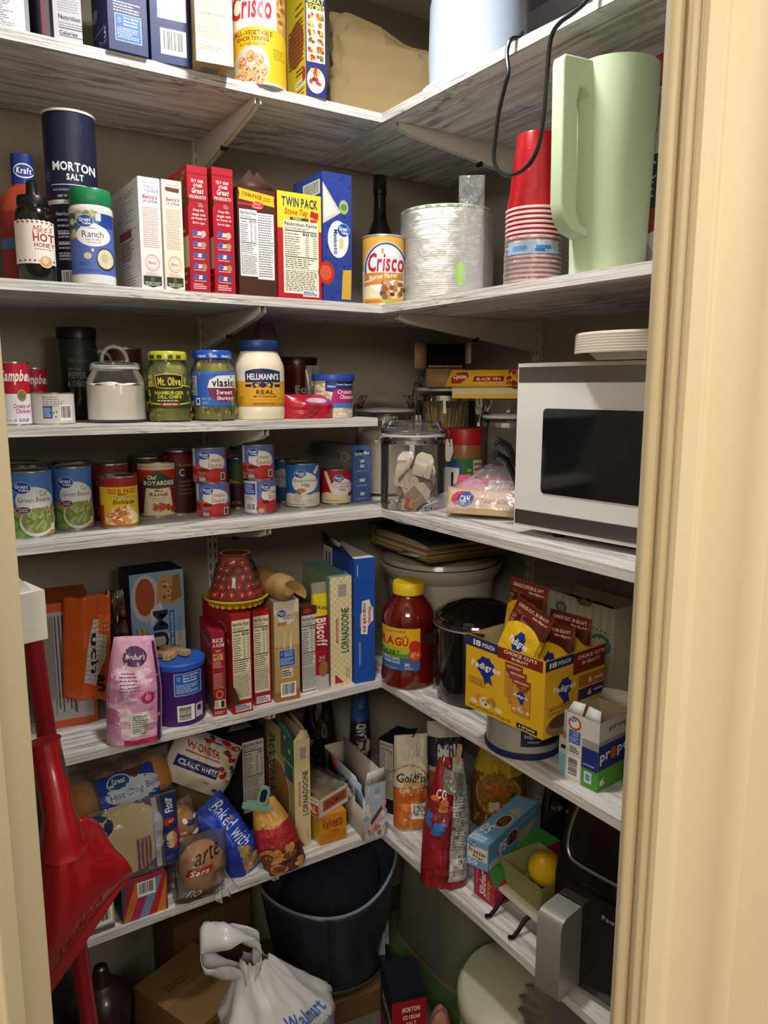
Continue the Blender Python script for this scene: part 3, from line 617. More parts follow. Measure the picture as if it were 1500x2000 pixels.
def redbox(p):
    p.R(0, .935, 1, .945, '7c1420'); p.T('TRY OUR', .18, .87, .8, .895, 'ece4e0'); p.T('OTHER', .3, .835, .75, .86, 'ece4e0'); p.T('Great', .22, .785, .8, .83, 'ece4e0', sh=.3); p.T('PRODUCTS', .1, .745, .9, .77, 'ece4e0'); p.R(.1, .725, .9, .73, '7c1420')
    p.R(.5, .675, .78, .72, '8c2a34'); p.L(.52, .68, .76, .715, 3, 'd8a8a8', .5, 1)
    p.T('Keep life', .25, .64, .78, .665, 'ece0da', sh=.2); p.T('simple with', .18, .605, .85, .63, 'ece0da', sh=.2); p.T('our Ready to', .15, .575, .88, .6, 'ece0da', sh=.2); p.T('Serve cups.', .2, .54, .82, .565, 'ece0da', sh=.2)
    for k, c in enumerate(('c9b7b0', 'b58a6a', '40508c', 'a8805c', '40508c')):
        v = .455-.088*k; p.R(.18, v, .8, v+.032, 'd9d2cc'); p.E(.3, v+.02, .14, .024, '4a5aa0', 12); p.E(.72, v+.015, .13, .026, c, 12); p.L(.2, v-.022, .8, v-.008, 1, 'e0b0b0', .6, k, .1)
    p.L(.15, .02, .85, .07, 3, 'ecd0cc', .5, 3)
def rl(p): p.blobs(.05, .7, .95, .97, 40, ['8a5a34', 'a87848', '6c4426'], .09, .03, 2); p.R(.6, .2, 1, .45, 'd8c8b0'); p.L(.55, .05, .95, .6, 8, 'e0c8c0', .4, 3)
b1 = (0.5108,1.4110,1.6732,0.0392,0.1900,0.2198,0.0000)
carton('potato_mix_box', 'red potato box printed TRY OUR OTHER, left of two', 'box', b1, 'a81428', dict(F=redbox, L=rl), 'red potato boxes')
carton('potato_mix_box', 'red potato box printed TRY OUR OTHER, beside the brown twin pack', 'box', (0.5589,1.4110,1.6732,0.0417,0.1900,0.2233,0.0000), 'a81428', dict(F=redbox, L=rl), 'red potato boxes')
def f(p):
    p.G([(0, .955), (1, .9), (1, .985), (.97, 1), (0, 1)], '472a20'); p.G([(.03, .89), (.98, .85), (.96, .905), (.98, .95), (.03, .99), (.06, .94)], 'e2b61c'); p.T('TWIN PACK', .12, .91, .65, .95, '7a2018', slant=-.02); p.L(.68, .89, .9, .93, 2, '7a2018', .4, 3)
    p.R(.0, .835, .5, .86, 'b52534'); p.E(.52, .845, .17, .035, 'c42a3a'); p.T('Betty', .42, .845, .62, .872, 'f0e0dc', 'r', sh=.2); p.T('Crocker', .39, .82, .64, .842, 'f0e0dc', 'r', sh=.2)
    p.NUT(.04, .18, .5, .8, ('100', '170'), 'e4e4e6', '28282c'); p.R(.5, .16, .95, .78, 'e4e4e6'); p.L(.53, .18, .93, .77, 26, '6c6c70', .45, 5, .15)
bx = (0.6259,1.4110,1.6732,0.0784,0.0800,0.1962,0.0000)
o = carton('cookie_mix_box', 'brown twin pack cookie mix box with its top flap standing open', 'box', bx, '472a20', dict(F=f))
w, h = bx[3], bx[5]
flap(o, [(-w/2, .001, h), (w/2, .001, h), (.1*w, .012, h+.034), (.02*w, .012, h+.024), (-.1*w, .012, h+.036)], '3e241a')
def f(p):
    p.R(0, .66, 1, 1, 'd8cb30'); p.R(0, 0, 1, .66, 'b8202c'); p.T('TWIN PACK', .1, .865, .92, .955, '2a3160'); p.T('Stove Top', .16, .775, .68, .85, 'b8242c', sh=.25); p.G([(.74, .79), (.92, .77), (.94, .83), (.76, .85)], 'b8242c'); p.R(.28, .745, .7, .772, '5a3a2c'); p.T('TURKEY', .34, .75, .55, .768, 'ece0c0'); p.R(.74, .74, .9, .77, 'c03a3a')
    p.NUT(.12, .05, .93, .74, ('110', '150')); p.R(.55, .025, .93, .085, 'e8e8f0'); p.L(.57, .035, .91, .078, 3, '30427c', .6, 3)
carton('stuffing_box', 'yellow and red stuffing mix twin pack box showing its nutrition panel', 'box', (0.7167,1.4110,1.6732,0.0970,0.1000,0.1998,0.0000), 'c2b62c', dict(F=f), cols=dict(L='b8202c'))
def f(p):
    p.blobs(.06, .02, .94, .98, 60, ['33499a', '22357c'], .05, .012, 6); p.G([(.0, .92), (.62, .70), (.0, .60)], 'c9c5bb'); p.G([(.05, .88), (.5, .70), (.05, .64)], 'dcd8ce'); p.E(.72, .745, .16, .055, '9ab86a'); p.E(.72, .745, .11, .025, '5c8a3c')
    p.E(.52, .49, .36, .145, 'e8e8ec'); p.GV(.7, .565, .2, .05); p.T('Manicotti', .36, .375, .5, .565, '2c3a7a', rot=-90); p.R(.56, .42, .7, .5, 'd8c884')
    p.E(.1, .22, .28, .09, 'b8321f'); p.E(.08, .22, .2, .06, 'd0583a'); p.G([(.62, .02), (.95, .02), (.98, .26), (.68, .25)], 'd2a83c')
carton('pasta_box', 'tall blue box of manicotti pasta, rightmost box on that shelf', 'box', (0.8021,1.4110,1.6732,0.0683,0.1300,0.2495,0.0000), '2c4090', dict(F=f, L=lambda p: (p.R(.35, .84, .92, .95, 'd5d7de'), p.L(.4, .85, .88, .94, 8, '2a2a34', .5, 3, 0, 0), p.R(0, .4, .8, .8, '3850a4'))))
BOT = [(.92, 0), (1, .03), (1, .42), (.93, .52), (.62, .62), (.42, .68), (.37, .78), (.36, .86), (.41, .865), (.41, .99), (.38, 1), (1e-5, 1)]
def wine(p): p.G([(.14, .1), (.86, .1), (.86, .42), (.7, .46), (.5, .475), (.3, .46), (.14, .42)], '39403a'); p.E(.55, .36, .04, .02, '9a9a50', 10); p.R(.48, .3, .62, .31, '8a8c5a')
LT('wine_bottle', 'dark glass bottle standing behind the small shortening can', 'bottle', (1.0251,1.6000,1.6732,0.0397,0.3158), [('bottle_body', BOT, M('0b0d0b', .12, coat=.6), wine)])
def crisco2(p):
    p.G([(0, .02), (1, .02), (1, .5), (.0, .5)], 'e9d9b0'); p.R(0, .02, 1, .1, 'e0a83a'); p.E(.56, .53, .52, .36, 'e8eaf0'); p.O(.56, .53, .5, .35, .08, '34539c', 32, .3, 3.4); p.T('Crisco', .14, .47, .98, .74, 'b82a34', sh=.15); p.E(.48, .76, .03, .045, 'e8962c')
    p.G([(.05, .32), (.9, .42), (.96, .5), (.96, .46), (.5, .30), (.05, .28)], 'cf8a36'); p.R(.06, .36, .95, .46, 'c9822e'); p.T('Butter Flavor', .18, .375, .82, .445, 'f3e6cc', slant=.04); p.blobs(.48, .1, .95, .33, 26, ['b57a48', '8a5632', 'c89462', '5c3824'], .06, .04, 4); p.R(.08, .03, .45, .075, 'cf6c2a'); p.R(.45, .03, .85, .075, 'a9b23a')
LT('shortening_can', 'small golden can of butter flavor shortening at the second shelf corner', 'can', (0.9403,1.4530,1.6732,0.0477,0.1459), [('can_body', CANB, M('c8cbd2', .3, .5), None), ('paper_label', CANL, M('dcaa4a', .4), crisco2)])
# ---------------------------------------------------------------- second shelf, right wall
px, py, pz, pr_, ph = (1.0760,1.4042,1.6732,0.1023,0.1948)
PLM = M('f2f2f0', .6, spec=.2); WHITE = M('e6e6e2', .5)
plate_prof = [(1e-5, .002), (.70*pr_, .002), (.86*pr_, .009), (.99*pr_, .0088), (pr_, .0092), (pr_, .0127), (.99*pr_, .0130), (.85*pr_, .011), (.7*pr_, .004), (1e-5, .004)]
m = B().lathe(plate_prof, PLM, 48); pl = m.build('paper_plate'); NP = 42; st = (ph-.0125)/(NP-1)
setp(pl, 'white paper plate in the tall shrink-wrapped stack on the second shelf', 'plate', 'stack of wrapped paper plates'); place(pl, (px, py, pz))
rn = random.Random(2)
for k in range(1, NP):
    copy_thing(pl, (px+rn.uniform(-.001, .001), py+rn.uniform(-.001, .001), pz+k*st), rn.uniform(0, 6), pl['label'])
m = B(); m.lathe([(pr_*1.004, .0135), (pr_*1.004, .018), (pr_*.97, .02), (pr_*.86, .017), (1e-5, .012)], M('dfe6da', .5), 48)
for k in range(9): P(m, Cyl(lambda z: pr_*1.004, 1)).R(.05+.11*k, .0137, .05+.11*k+(.05 if k % 2 else .07), .0178, '7fae62')
o = m.build('paper_plate'); setp(o, 'topmost paper plate of the wrapped stack, with a green leaf rim', 'plate'); place(o, (px, py, pz+(NP-1)*st+.0006), toward(px, py))
m = B(); WR = film('f6f8f8', .12, .2, .35)
def wrapf(a, b):
    th = 2*PI*a; nz = noise.noise(Vector((math.sin(th)*4, math.cos(th)*4, b*16))); r = pr_*1.014+.0014*nz
    return Vector((r*math.sin(th), -r*math.cos(th), .002+b*(ph+.004)))
m.grid(wrapf, 64, 24, WR)
p = P(m, Func(wrapf, 64, 24), .0005); p.E(.045, .3, .018, .13, '9ccf5c', 14); p.R(.045, .2, .047, .42, 'b8e07c')
o = m.build('plastic_wrap', ang=70); setp(o, 'clear shrink wrap with a green leaf around the paper plates', 'wrap'); place(o, (px, py, pz), toward(px, py))
# inverted red cups, nested
cx, cy, cz_, cr, ch = (0.9920,1.0432,1.6732,0.0496,0.2576)
RED = M('a00e1b', .28, spec=.5, coat=.2); H = ch*.50; NCUP = 17; st = (ch-H)/(NCUP-1)
m = B(); m2 = [(cr*.985, .0005), (cr, 0), (cr*1.012, .0012), (cr*1.012, .0038)]
m2b = [(cr*.985, .0045), (cr*.90, H*.24), (cr*.885, H*.245), (cr*.835, H*.5), (cr*.815, H*.505), (cr*.77, H*.77), (cr*.745, H*.775), (cr*.69, H*.97), (cr*.67, H), (cr*.6, H), (cr*.58, H*.97), (1e-5, H*.97)]
q_ = m2b[:-3]+[(cr*.66, H), (1e-5, H), (1e-5, H-.0006)]; inn = [(max(r-.0006, 1e-5), max(z-.0004, .0005)) for r, z in reversed(m2b[:-3])]
m.lathe(m2+[m2b[0]], M('efd2d6', .35), 40, cap=False); m.lathe(q_+inn+[m2[0]], RED, 40, cap=False); cup = m.build('plastic_cup'); place(cup, (cx, cy, cz_)); setp(cup, 'red plastic cup nested upside down in the tall stack by the green pitcher', 'cup', 'stack of red cups')
for k in range(1, NCUP): copy_thing(cup, (cx, cy, cz_+k*st+(.012 if k > 8 else 0)*0), 0, cup['label'] if k < NCUP-1 else 'topmost upside-down red plastic cup, its whole side showing')
m = B()
def slv(a, b):
    th = 2*PI*a; nz = noise.noise(Vector((math.sin(th)*5, math.cos(th)*5, b*9))); r = cr*(1.05-.04*b)+.002*nz
    return Vector((r*math.sin(th), -r*math.cos(th), .001+b*ch*.33))
m.grid(slv, 48, 14, film('e8eef2', .12, .15, .5)); p = P(m, Func(slv, 48, 14), .0006)
p.R(.0, .62, .16, .86, '9fb4c8'); p.R(.84, .62, .9999, .86, '8fa8c4'); p.R(.01, .66, .10, .78, '3f6fa8'); p.R(.88, .68, .97, .78, '5f88b8')
o = m.build('plastic_sleeve', ang=70); setp(o, 'clear plastic sleeve with a bluish sticker around the lower red cups', 'wrap'); place(o, (cx, cy, cz_), toward(cx, cy))
# tall crinkled end of clear wrap standing between the plates and the cups
wl = (1.0300,1.1943,1.6910)
bag('plastic_wrap', 'crinkled clear plastic bag standing between paper plates and red cups', 'bag', (.995, 1.222, ZS['2']), -.78, .050, .232, .012, film('eef2f2', .10, .12, .6), wr=.006, seed=3, fs=30)
# green pitcher
qx, qy, qz, qr, qh = (0.9850,0.8681,1.6732,0.0628,0.3062)
GR = M('bdd2b0', .5, spec=.3, vary=.015, vs=4)
t = thing('pitcher', 'tall pale green plastic pitcher with wedge-shaped handle near the door jamb', 'pitcher', (qx, qy, qz), toward(qx, qy))
prof = [(.86*qr, .004), (.90*qr, 0), (.94*qr, .004), (.93*qr, .012), (.99*qr, .5*qh), (1.05*qr, qh*.995), (1.045*qr, qh), (1.02*qr, qh), (.96*qr, .5*qh), (.88*qr, .02), (1e-5, .02)]
B().lathe(prof, GR, 64).build('jug', t)
R_ = Matrix(((1, 0, 0, 0), (0, 0, -1, 0), (0, 1, 0, 0), (0, 0, 0, 1)))
def hring(w0, w1):
    out = [(-.30*qr, qh*.985), (-1.75*qr, qh*1.0), (-1.79*qr, qh*.97), (-1.72*qr, qh*.33), (-1.62*qr, qh*.255), (-1.4*qr, qh*.205), (-.9*qr, qh*.175)]
    inn = [(-.9*qr, qh*.215), (-1.16*qr, qh*.235), (-1.27*qr, qh*.30), (-1.36*qr, qh*.80), (-1.30*qr, qh*.86), (-1.15*qr, qh*.86), (-.9*qr, qh*.80), (-.30*qr, qh*.80)]
    return out+inn
pp = hring(0, 0); m = B()
HC, HS = math.cos(.75), math.sin(.75)
def hpt(x, z, s):
    k = min(1, max(0, (-x/qr-.3)/1.4)); hw = -qr*(.40-.19*k); y_ = s*hw; return Vector((x*HC+y_*HS, x*HS-y_*HC, z))
n = len(pp); vs = [hpt(x, z, -1) for x, z in pp]+[hpt(x, z, 1) for x, z in pp]
m.add(vs, [tuple(range(n)), tuple(reversed(range(n, 2*n)))]+[(i, n+i, n+(i+1) % n, (i+1) % n) for i in range(n)], GR)
m.build('handle', t, bevel=.003)
def f(p):
    p.G([(0, .86), (.5, .86), (.5, 1), (0, 1)], 'a8483c'); p.G([(0, .93), (.08, .97), (0, 1)], 'e4e0dc'); p.G([(0, .93), (.2, .78), (0, .62)], 'c9a8a8'); p.T('Bo', .03, .66, .13, .70, '3a3a3e', 'r'); p.R(0, .33, .5, .57, '3a4a62'); p.T('C', .03, .46, .14, .54, 'e4e6ea', 'r'); p.T('E', .03, .38, .12, .45, 'e4e6ea', 'r'); p.G([(0, .33), (.5, .33), (.5, .25), (0, .21)], 'a8483c'); p.G([(0, .21), (.18, .12), (0, .0)], 'c9a8a8')
carton('book', 'upright book with white, red and navy cover, behind the green pitcher', 'book', (1.0700,0.8032,1.6732,0.1330,0.0400,0.3433,-1.5708), 'e3e1dd', dict(F=f))
# ---------------------------------------------------------------- short shelf with the jars
def soup(p):
    p.R(0, .5, 1, .97, 'b3182c'); p.R(0, .03, 1, .5, 'dfdfe4'); p.T('Campbell\'s', .02, .64, 1.25, .88, 'ece8e8', sh=.35); p.E(.72, .475, .15, .095, 'a08a5c'); p.E(.72, .475, .11, .07, '7a6a4a'); p.T('Cream of', .44, .275, .97, .345, 'b02a3c'); p.T('Chicken', .5, .195, .95, .265, 'b02a3c'); p.T('SOUP', .58, .06, .9, .11, '3a3a40'); p.E(.47, .085, .05, .025, 'a0a0a4', 8); p.L(.1, .07, .38, .1, 1, '9a9aa0', .6, 2, 0)
can('soup_can', 'red and white can of cream of chicken soup, leftmost on the short shelf', (0.1892,1.4520,1.4340,0.0251,0.1069), 'd8d8dc', soup)
can('soup_can', 'second red and white soup can, behind the low flat can', (0.2431,1.6000,1.4340,0.0239,0.1006), 'd8d8dc', soup)
def flat(p): p.R(0, .04, 1, .97, 'cfcac2'); p.L(.3, .55, .8, .9, 5, '6a6a6c', .35, 3, .5); p.R(.3, .2, .5, .58, '2c5a9c'); p.L(.32, .24, .48, .54, 5, 'bccce4', .5, 4); p.put([[(.56+.05*math.cos(a), .34+.13*math.sin(a)), (.56+.05*math.cos(a+.9), .34+.13*math.sin(a+.9)), (.56+.03*math.cos(a+.9), .34+.08*math.sin(a+.9)), (.56+.03*math.cos(a), .34+.08*math.sin(a))] for a in (.3, 2.4, 4.5)], '2a2a2c'); p.BAR(.66, .12, .92, .62)
can('meat_can', 'low flat can with a pale label and barcode, beside the soup cans', (0.2510,1.4730,1.4340,0.0384,0.0552), 'cfcac2', flat)
GRN = M('1d211b', .12, coat=.4)
def pep(p): p.E(.5, .68, .42, .2, '23281f'); p.T('Harvest', .26, .62, .74, .67, '5c6250', 'r', sh=.3); p.T('PEPPER', .25, .45, .68, .52, '7d8272'); p.T('& ONION', .22, .36, .72, .43, '7d8272'); p.L(.25, .53, .72, .57, 1, '5c6250', .5, 2)
LT('relish_jar', 'tall dark jar of pepper and onion relish at the back of the short shelf', 'jar', (0.3333,1.6400,1.4340,0.0378,0.1806), [('jar_body', [(.93, 0), (1, .03), (1, .8), (.92, .88)], GRN, pep), ('lid', [(.97, .875), (1, .88), (1, .985), (.96, 1), (1e-5, 1)], BLACK, None)])
def sugarjar(label, cy, full, grp=None):
    x, y, z, r, h = cy; t = thing('glass_jar', label, 'jar', (x, y, z), toward(x, y), grp)
    o = [(.90, .0), (.985, .02), (1, .08), (.99, .5), (.93, .6), (.80, .66), (.79, .70)]; b = B()
    b.lathe([(a*r, q*h) for a, q in o], GLASS, 48, cap=False); b.lathe([(1e-5, .001), (.9*r, .001)], GLASS, 48, cap=False); b.build('glass_body', t)
    n = 48; top = full*h; fl = [(1e-5, .004), (.94*r, .006), (.965*r, .05*h), (.955*r, top*.97)]
    b = B(); b.lathe(fl, M('f7f3ec', .9, spec=.1, bump=.2, bs=200), n); b.grid(lambda u, v: Vector((.955*r*v*math.sin(2*PI*u), -.955*r*v*math.cos(2*PI*u), top*.97+.006*noise.noise(Vector((v*2.2*math.sin(2*PI*u), v*2.2*math.cos(2*PI*u), 1)))+.006*(1-v))), n, 8, M('f7f3ec', .9, spec=.1)); b.build('sugar', t)
    b = B(); b.lathe([(.79*r, .695*h), (.83*r, .70*h), (.83*r, .735*h), (.79*r, .74*h)], M('c9ccd0', .3), n, cap=False); b.build('gasket', t)
    b = B(); b.lathe([(.80*r, .74*h), (.87*r, .75*h), (.86*r, .775*h), (.5*r, .80*h), (1e-5, .80*h)], GLASS, n, cap=False); b.tube([(.42*r*math.cos(a), 0, .80*h+.19*h*math.sin(a)) for a in [PI*k/14 for k in range(15)]], .0032, film('e8ecea', .25, .05), 8); b.build('glass_lid', t)
    return t
sugarjar('glass jar of white sugar with a loop-handled glass lid, at the short shelf edge', (0.3648,1.4780,1.4340,0.0534,0.1404), .50)
sugarjar('second glass jar of white sugar, standing behind the first', (0.3759,1.6400,1.4340,0.0545,0.1381), .50)
LT('tin', 'dark red tin with a yellow arc, behind the glass sugar jar', 'can', (0.4267,1.6550,1.4340,0.0373,0.1449), [('can_body', CANB, M('8f8a80', .3, .8), None), ('paper_label', CANL, M('4a1a16', .4), lambda p: (p.E(.5, .62, .4, .2, 'a08428'), p.E(.5, .58, .38, .17, '5a201a')))])
JAR = [(.90, 0), (.99, .025), (1, .07), (.99, .66), (.95, .74), (.80, .83), (.78, .86), (.78, .89)]
def picklejar(label, cy, lidc, fn, seed, lidfn=None):
    x, y, z, r, h = cy; t = thing('pickle_jar', label, 'jar', (x, y, z), toward(x, y)); pf = [(a*r, b*h) for a, b in JAR]
    b = B(); b.lathe(pf, film('e6ecd8', .05, .04), 48, cap=False); p = P(b, Cyl(rfun(pf), h, 48)); fn(p); b.build('glass_body', t)
    b = B(); q = [(max(a*r-.004, 1e-5), c*h) for a, c in JAR[:6]]; q[0] = (q[0][0], .004); b.lathe([(1e-5, .004)]+q+[(1e-5, .83*h)], M('7d7a22', .25, spec=.5, vary=.35, vs=45), 40); rn = random.Random(seed)
    for k in range(46):
        a = rn.uniform(-1.7, 1.7); v = rn.uniform(.06, .78); rr = r*.93 if v < .66 else r*.80
        b.ball((rr*.97*math.sin(a), -rr*.97*math.cos(a), v*h), r*.15, M(rn.choice(['8a8a2c', '6e7022', '9a9838', '5c5e1c']), .25), 8, 6, 1, .5, rn.uniform(.9, 1.7))
    b.build('pickles', t)
    b = B(); lp = [(.80*r, .875*h), (.86*r, .88*h), (.87*r, .955*h), (.84*r, .985*h), (.80*r, 1.0*h), (.7*r, .99*h), (1e-5, .99*h)]; b.lathe(lp, M(lidc, .3, coat=.3), 40, cap=False)
    if lidfn: lidfn(P(b, Cyl(rfun(lp), h, 40)))
    b.build('lid', t); return t
def olive(p):
    p.G([(0, .2), (1, .2), (1, .5), (0, .5)], '2f3a1a'); p.put([[(.02, .495), (.2, .51), (.2, .525), (.02, .505)], [(.8, .51), (.98, .495), (.98, .505), (.8, .525)]], 'c8c83c')
    p.G([(.23, .49), (.40, .475), (.6, .475), (.80, .49), (.82, .66), (.6, .685), (.4, .685), (.20, .66)], 'c8b83a'); p.G([(.25, .5), (.40, .487), (.6, .487), (.78, .5), (.80, .65), (.6, .673), (.4, .673), (.22, .65)], '17170f')
    p.T('Mt. Olive', .27, .515, .77, .635, 'd9cf4a'); p.T('HAMBURGER', .2, .39, .83, .44, 'd8c84a'); p.T('DILL CHIPS', .26, .335, .78, .382, 'd8c84a'); p.L(.25, .29, .75, .32, 1, 'd0d8b8', .5, 3)
    p.R(.33, .235, .72, .275, 'b53a28'); p.T('SINCE 1926', .37, .242, .68, .268, 'ecd8a0'); p.put([[(.02, .275), (.32, .245), (.32, .262), (.02, .29)], [(.73, .245), (.98, .275), (.98, .29), (.73, .262)]], 'd8c84a')
    for s_ in (-1, 1):
        for k in range(4): p.E(.5+s_*(.36), .52+.035*k, .02, .014, 'c8b83a', 8)
picklejar('pickle jar of hamburger dill chips with a yellow-green lid', (0.4585,1.4630,1.4340,0.0411,0.1312), 'b5b82c', olive, 2, lambda p: [p.R(u, .89, u+.12, .945, '4a4a1e') for u in (.05, .24, .52, .72)])
def vlasic(p):
    p.R(0, .215, 1, .70, '2f62b4'); p.G([(.37, .47), (.42, .58), (.6, .64), (1, .66), (1, .47)], 'e4e4ea'); p.G([(.37, .47), (1, .47), (1, .27), (.6, .28), (.42, .36)], '7a2348')
    p.T('vlasic', .47, .485, .96, .60, '16161c'); p.T('Sweet', .57, .375, .92, .445, 'ece4ea'); p.T('Gherkins', .57, .3, .92, .355, 'ece4ea'); p.R(0, .5, .14, .64, 'c9ccd4'); p.L(.02, .51, .13, .63, 5, '3a3a44', .5, 3); p.R(0, .37, .14, .49, 'c9ccd4'); p.L(.01, .38, .13, .48, 6, '2a2a34', .5, 4, 0, 1); p.R(.12, .23, .2, .33, 'e4e4ea'); p.R(.14, .25, .18, .31, '16161c'); p.T('16 FL OZ', .25, .3, .44, .335, 'b8cce8', 'r'); p.L(.25, .235, .44, .28, 2, 'b8cce8', .4, 2); p.R(.14, .6, .2, .62, 'b03060')
picklejar('jar of sweet gherkins with a blue label and blue lid', (0.5476,1.4630,1.4340,0.0430,0.1354), '1c4fae', vlasic, 5, lambda p: [p.T(w, u, .895, u+.2, .94, 'dfe6f4') for w, u in (('vlasic', .14), ('vlasic', .42), ('vlasic', .72))])
def mayo(p):
    p.R(0, .20, 1, .64, 'e9e2d2'); p.R(0, .175, 1, .49, 'e0a62c'); p.G([(.22, .475), (.9, .475), (.9, .61), (.72, .637), (.55, .645), (.38, .637), (.22, .61)], '1f2c5c'); p.T("HELLMANN'S", .26, .505, .87, .585, 'f0efe6')
    p.E(.56, .44, .07, .035, '1f2c5c', 12); p.G([(.56, .44), (.42, .48), (.35, .46), (.38, .40)], '1f2c5c'); p.G([(.56, .44), (.7, .48), (.77, .46), (.74, .40)], '1f2c5c'); p.G([(.5, .44), (.43, .465), (.4, .445), (.43, .415)], 'e0a62c'); p.G([(.62, .44), (.69, .465), (.72, .445), (.69, .415)], 'e0a62c'); p.R(.22, .415, .34, .45, '1f2c5c'); p.R(.79, .415, .9, .45, '1f2c5c')
    p.T('REAL', .43, .325, .78, .38, '2a2418'); p.T('MAYONNAISE', .38, .285, .83, .31, '2a2418'); p.L(.28, .245, .85, .262, 1, 'c88a1c', .6, 2, 0); p.L(.36, .19, .85, .225, 2, '6a5420', .5, 3); p.O(.9, .235, .06, .045, .12, '8a6a20', 16); p.L(.08, .2, .2, .3, 4, '7a5a1c', .4, 2)
x, y, z, r, h = (0.6487,1.4680,1.4340,0.0502,0.1576)
LT('mayonnaise_jar', 'plastic jar of mayonnaise with dark blue lid and yellow label', 'jar', (x, y, z, r, h), [
    ('jar_body', [(.92, 0), (.98, .015), (1, .05), (.99, .15), (.97, .17), (.985, .19), (1, .22), (1, .64), (.97, .70), (.85, .79), (.77, .84), (.76, .87)], M('e2d8bd', .3, spec=.5), mayo),
    ('lid', [(.79, .865), (.80, .87), (.80, .975), (.77, 1), (1e-5, 1)], M('1c3566', .35), None)])
bag('snack_bag', 'dull purple bag standing behind the mayonnaise jar', 'bag', ((0.7538,1.6650,1.5649)[0], 1.665, ZS['4']), -.2, .085, .212, .04, M('7a5876', .4), wr=.006, seed=4, neck=.45)
LT('coffee_can', 'dark red plastic coffee container behind the frosting tub', 'canister', (0.8169,1.6300,1.4340,0.0438,0.1331), [('canister_body', [(.95, 0), (1, .03), (1, .18), (.9, .3), (.9, .62), (1, .74), (1, .86)], M('4a1512', .25, coat=.3), lambda p: p.T('Fol', .42, .38, .82, .52, 'a89a90')), ('lid', [(1, .86), (1.04, .865), (1.04, .98), (1, 1), (1e-5, 1)], M('1a0f0e', .3), None)])
bag('foil_bag', 'narrow silvery bag edge standing between coffee container and frosting', 'bag', ((0.8320,1.5850,1.4714)[0], 1.585, ZS['4']), -.1, .036, .115, .018, M('8d8a8c', .3, .3), wr=.005, seed=8, fs=30)
bag('snack_bag', 'small glossy red bag lying in front of the coffee container', 'bag', ((0.7582,1.4550,1.4308)[0], 1.455, ZS['4']), .05, .128, .05, .06, M('a81c2e', .25, coat=.3), lambda p: (p.E(.55, .72, .3, .16, '8c3a78'), p.E(.5, .75, .2, .1, 'c9a8b4')), wr=.008, seed=5, top=.3)
def frost(p):
    p.R(0, .02, 1, .87, 'd2c3a4'); p.blobs(.05, .05, .95, .8, 70, ['e0d4b8', 'c4b392', 'b8a684', 'ece2cc'], .08, .045, 3); p.R(.3, .62, .98, .85, '22356e'); p.G([(.42, .30), (.98, .30), (.98, .66), (.5, .66)], 'b02a72'); p.R(.4, .24, .98, .34, '3f7ac4'); p.E(.45, .72, .13, .12, '1f3f94'); p.T('Pillsbury', .35, .69, .55, .75, 'e8ecf4'); p.T('Creamy Supreme', .56, .74, .97, .79, 'e0e4f0'); p.T('Cream', .6, .555, .95, .65, 'f0dfe8', sh=.2); p.T('Cheese', .66, .44, .98, .54, 'f0dfe8', sh=.2)
LT('frosting_tub', 'small tub of cream cheese frosting with blue lid at the short shelf end', 'tub', (0.8235,1.4720,1.4340,0.0454,0.0922), [('tub_body', [(.88, 0), (.91, .01), (.95, .87)], M('d2c3a4', .4), frost), ('lid', [(1.0, .86), (1.02, .87), (1.02, .97), (1, 1), (.94, .985), (1e-5, .985)], M('2446a4', .35), None)])
# ---------------------------------------------------------------- fourth shelf: cans along the back wall
def gbeans(p):
    p.R(0, .04, 1, .97, '4a78c0'); p.R(0, .04, 1, .45, 'b28a5e'); p.blobs(.03, .05, .5, .3, 16, ['6f9a48', '86aa58', '5c8a3c'], .12, .07, 3); p.E(.57, .56, .39, .21, 'dedde2'); p.GV(.33, .76, .19, .085); p.T('Cut', .70, .63, .86, .71, '4a6a56', 'r'); p.T('Green Beans', .24, .545, .92, .615, '3f6450', 'r')
    p.E(.62, .25, .38, .22, 'd9d4c8'); p.E(.63, .27, .35, .19, '7d8a4c'); p.beans(.42, .16, .84, .42, 46, ['8c9a58', '7a8a48', '9aa868', '6a7a3c', 'a4b070'], .085, .022, 4, .9); p.E(.34, .43, .16, .055, 'd9d4e0'); p.E(.34, .43, .15, .048, '5a2440'); p.L(.24, .4, .44, .46, 2, 'd9c8d4', .5, 3, .1); p.R(.9, .1, .97, .2, 'd0dcc8')
g1 = (0.2073,1.4942,1.2322,0.0392,0.1206)
can('green_bean_can', 'blue can of cut green beans, nearest the door jamb at the shelf edge', g1, '4a78c0', gbeans)
can('green_bean_can', 'second blue can of cut green beans, right of the first', (0.2876,1.5335,1.2322,0.0362,0.1206), '4a78c0', gbeans)
H = g1[4]; R0 = g1[3]
dk = lambda p: p.R(0, .04, 1, .97, '34508a')
for i, (px, Y, lab) in enumerate((((0.2246,1.6050,1.3286), 1.605, 'can behind the leftmost green bean can, only its lid rim showing'), ((0.2197,1.6900,1.3258), 1.69, 'rearmost can behind the leftmost green beans, only its lid rim showing'), ((0.3060,1.6300,1.3264), 1.63, 'can behind the second green bean can, only its lid rim showing'))):
    can('food_can', lab, (px[0], Y, ZS['5'], R0*.96, H), '34508a', dk)
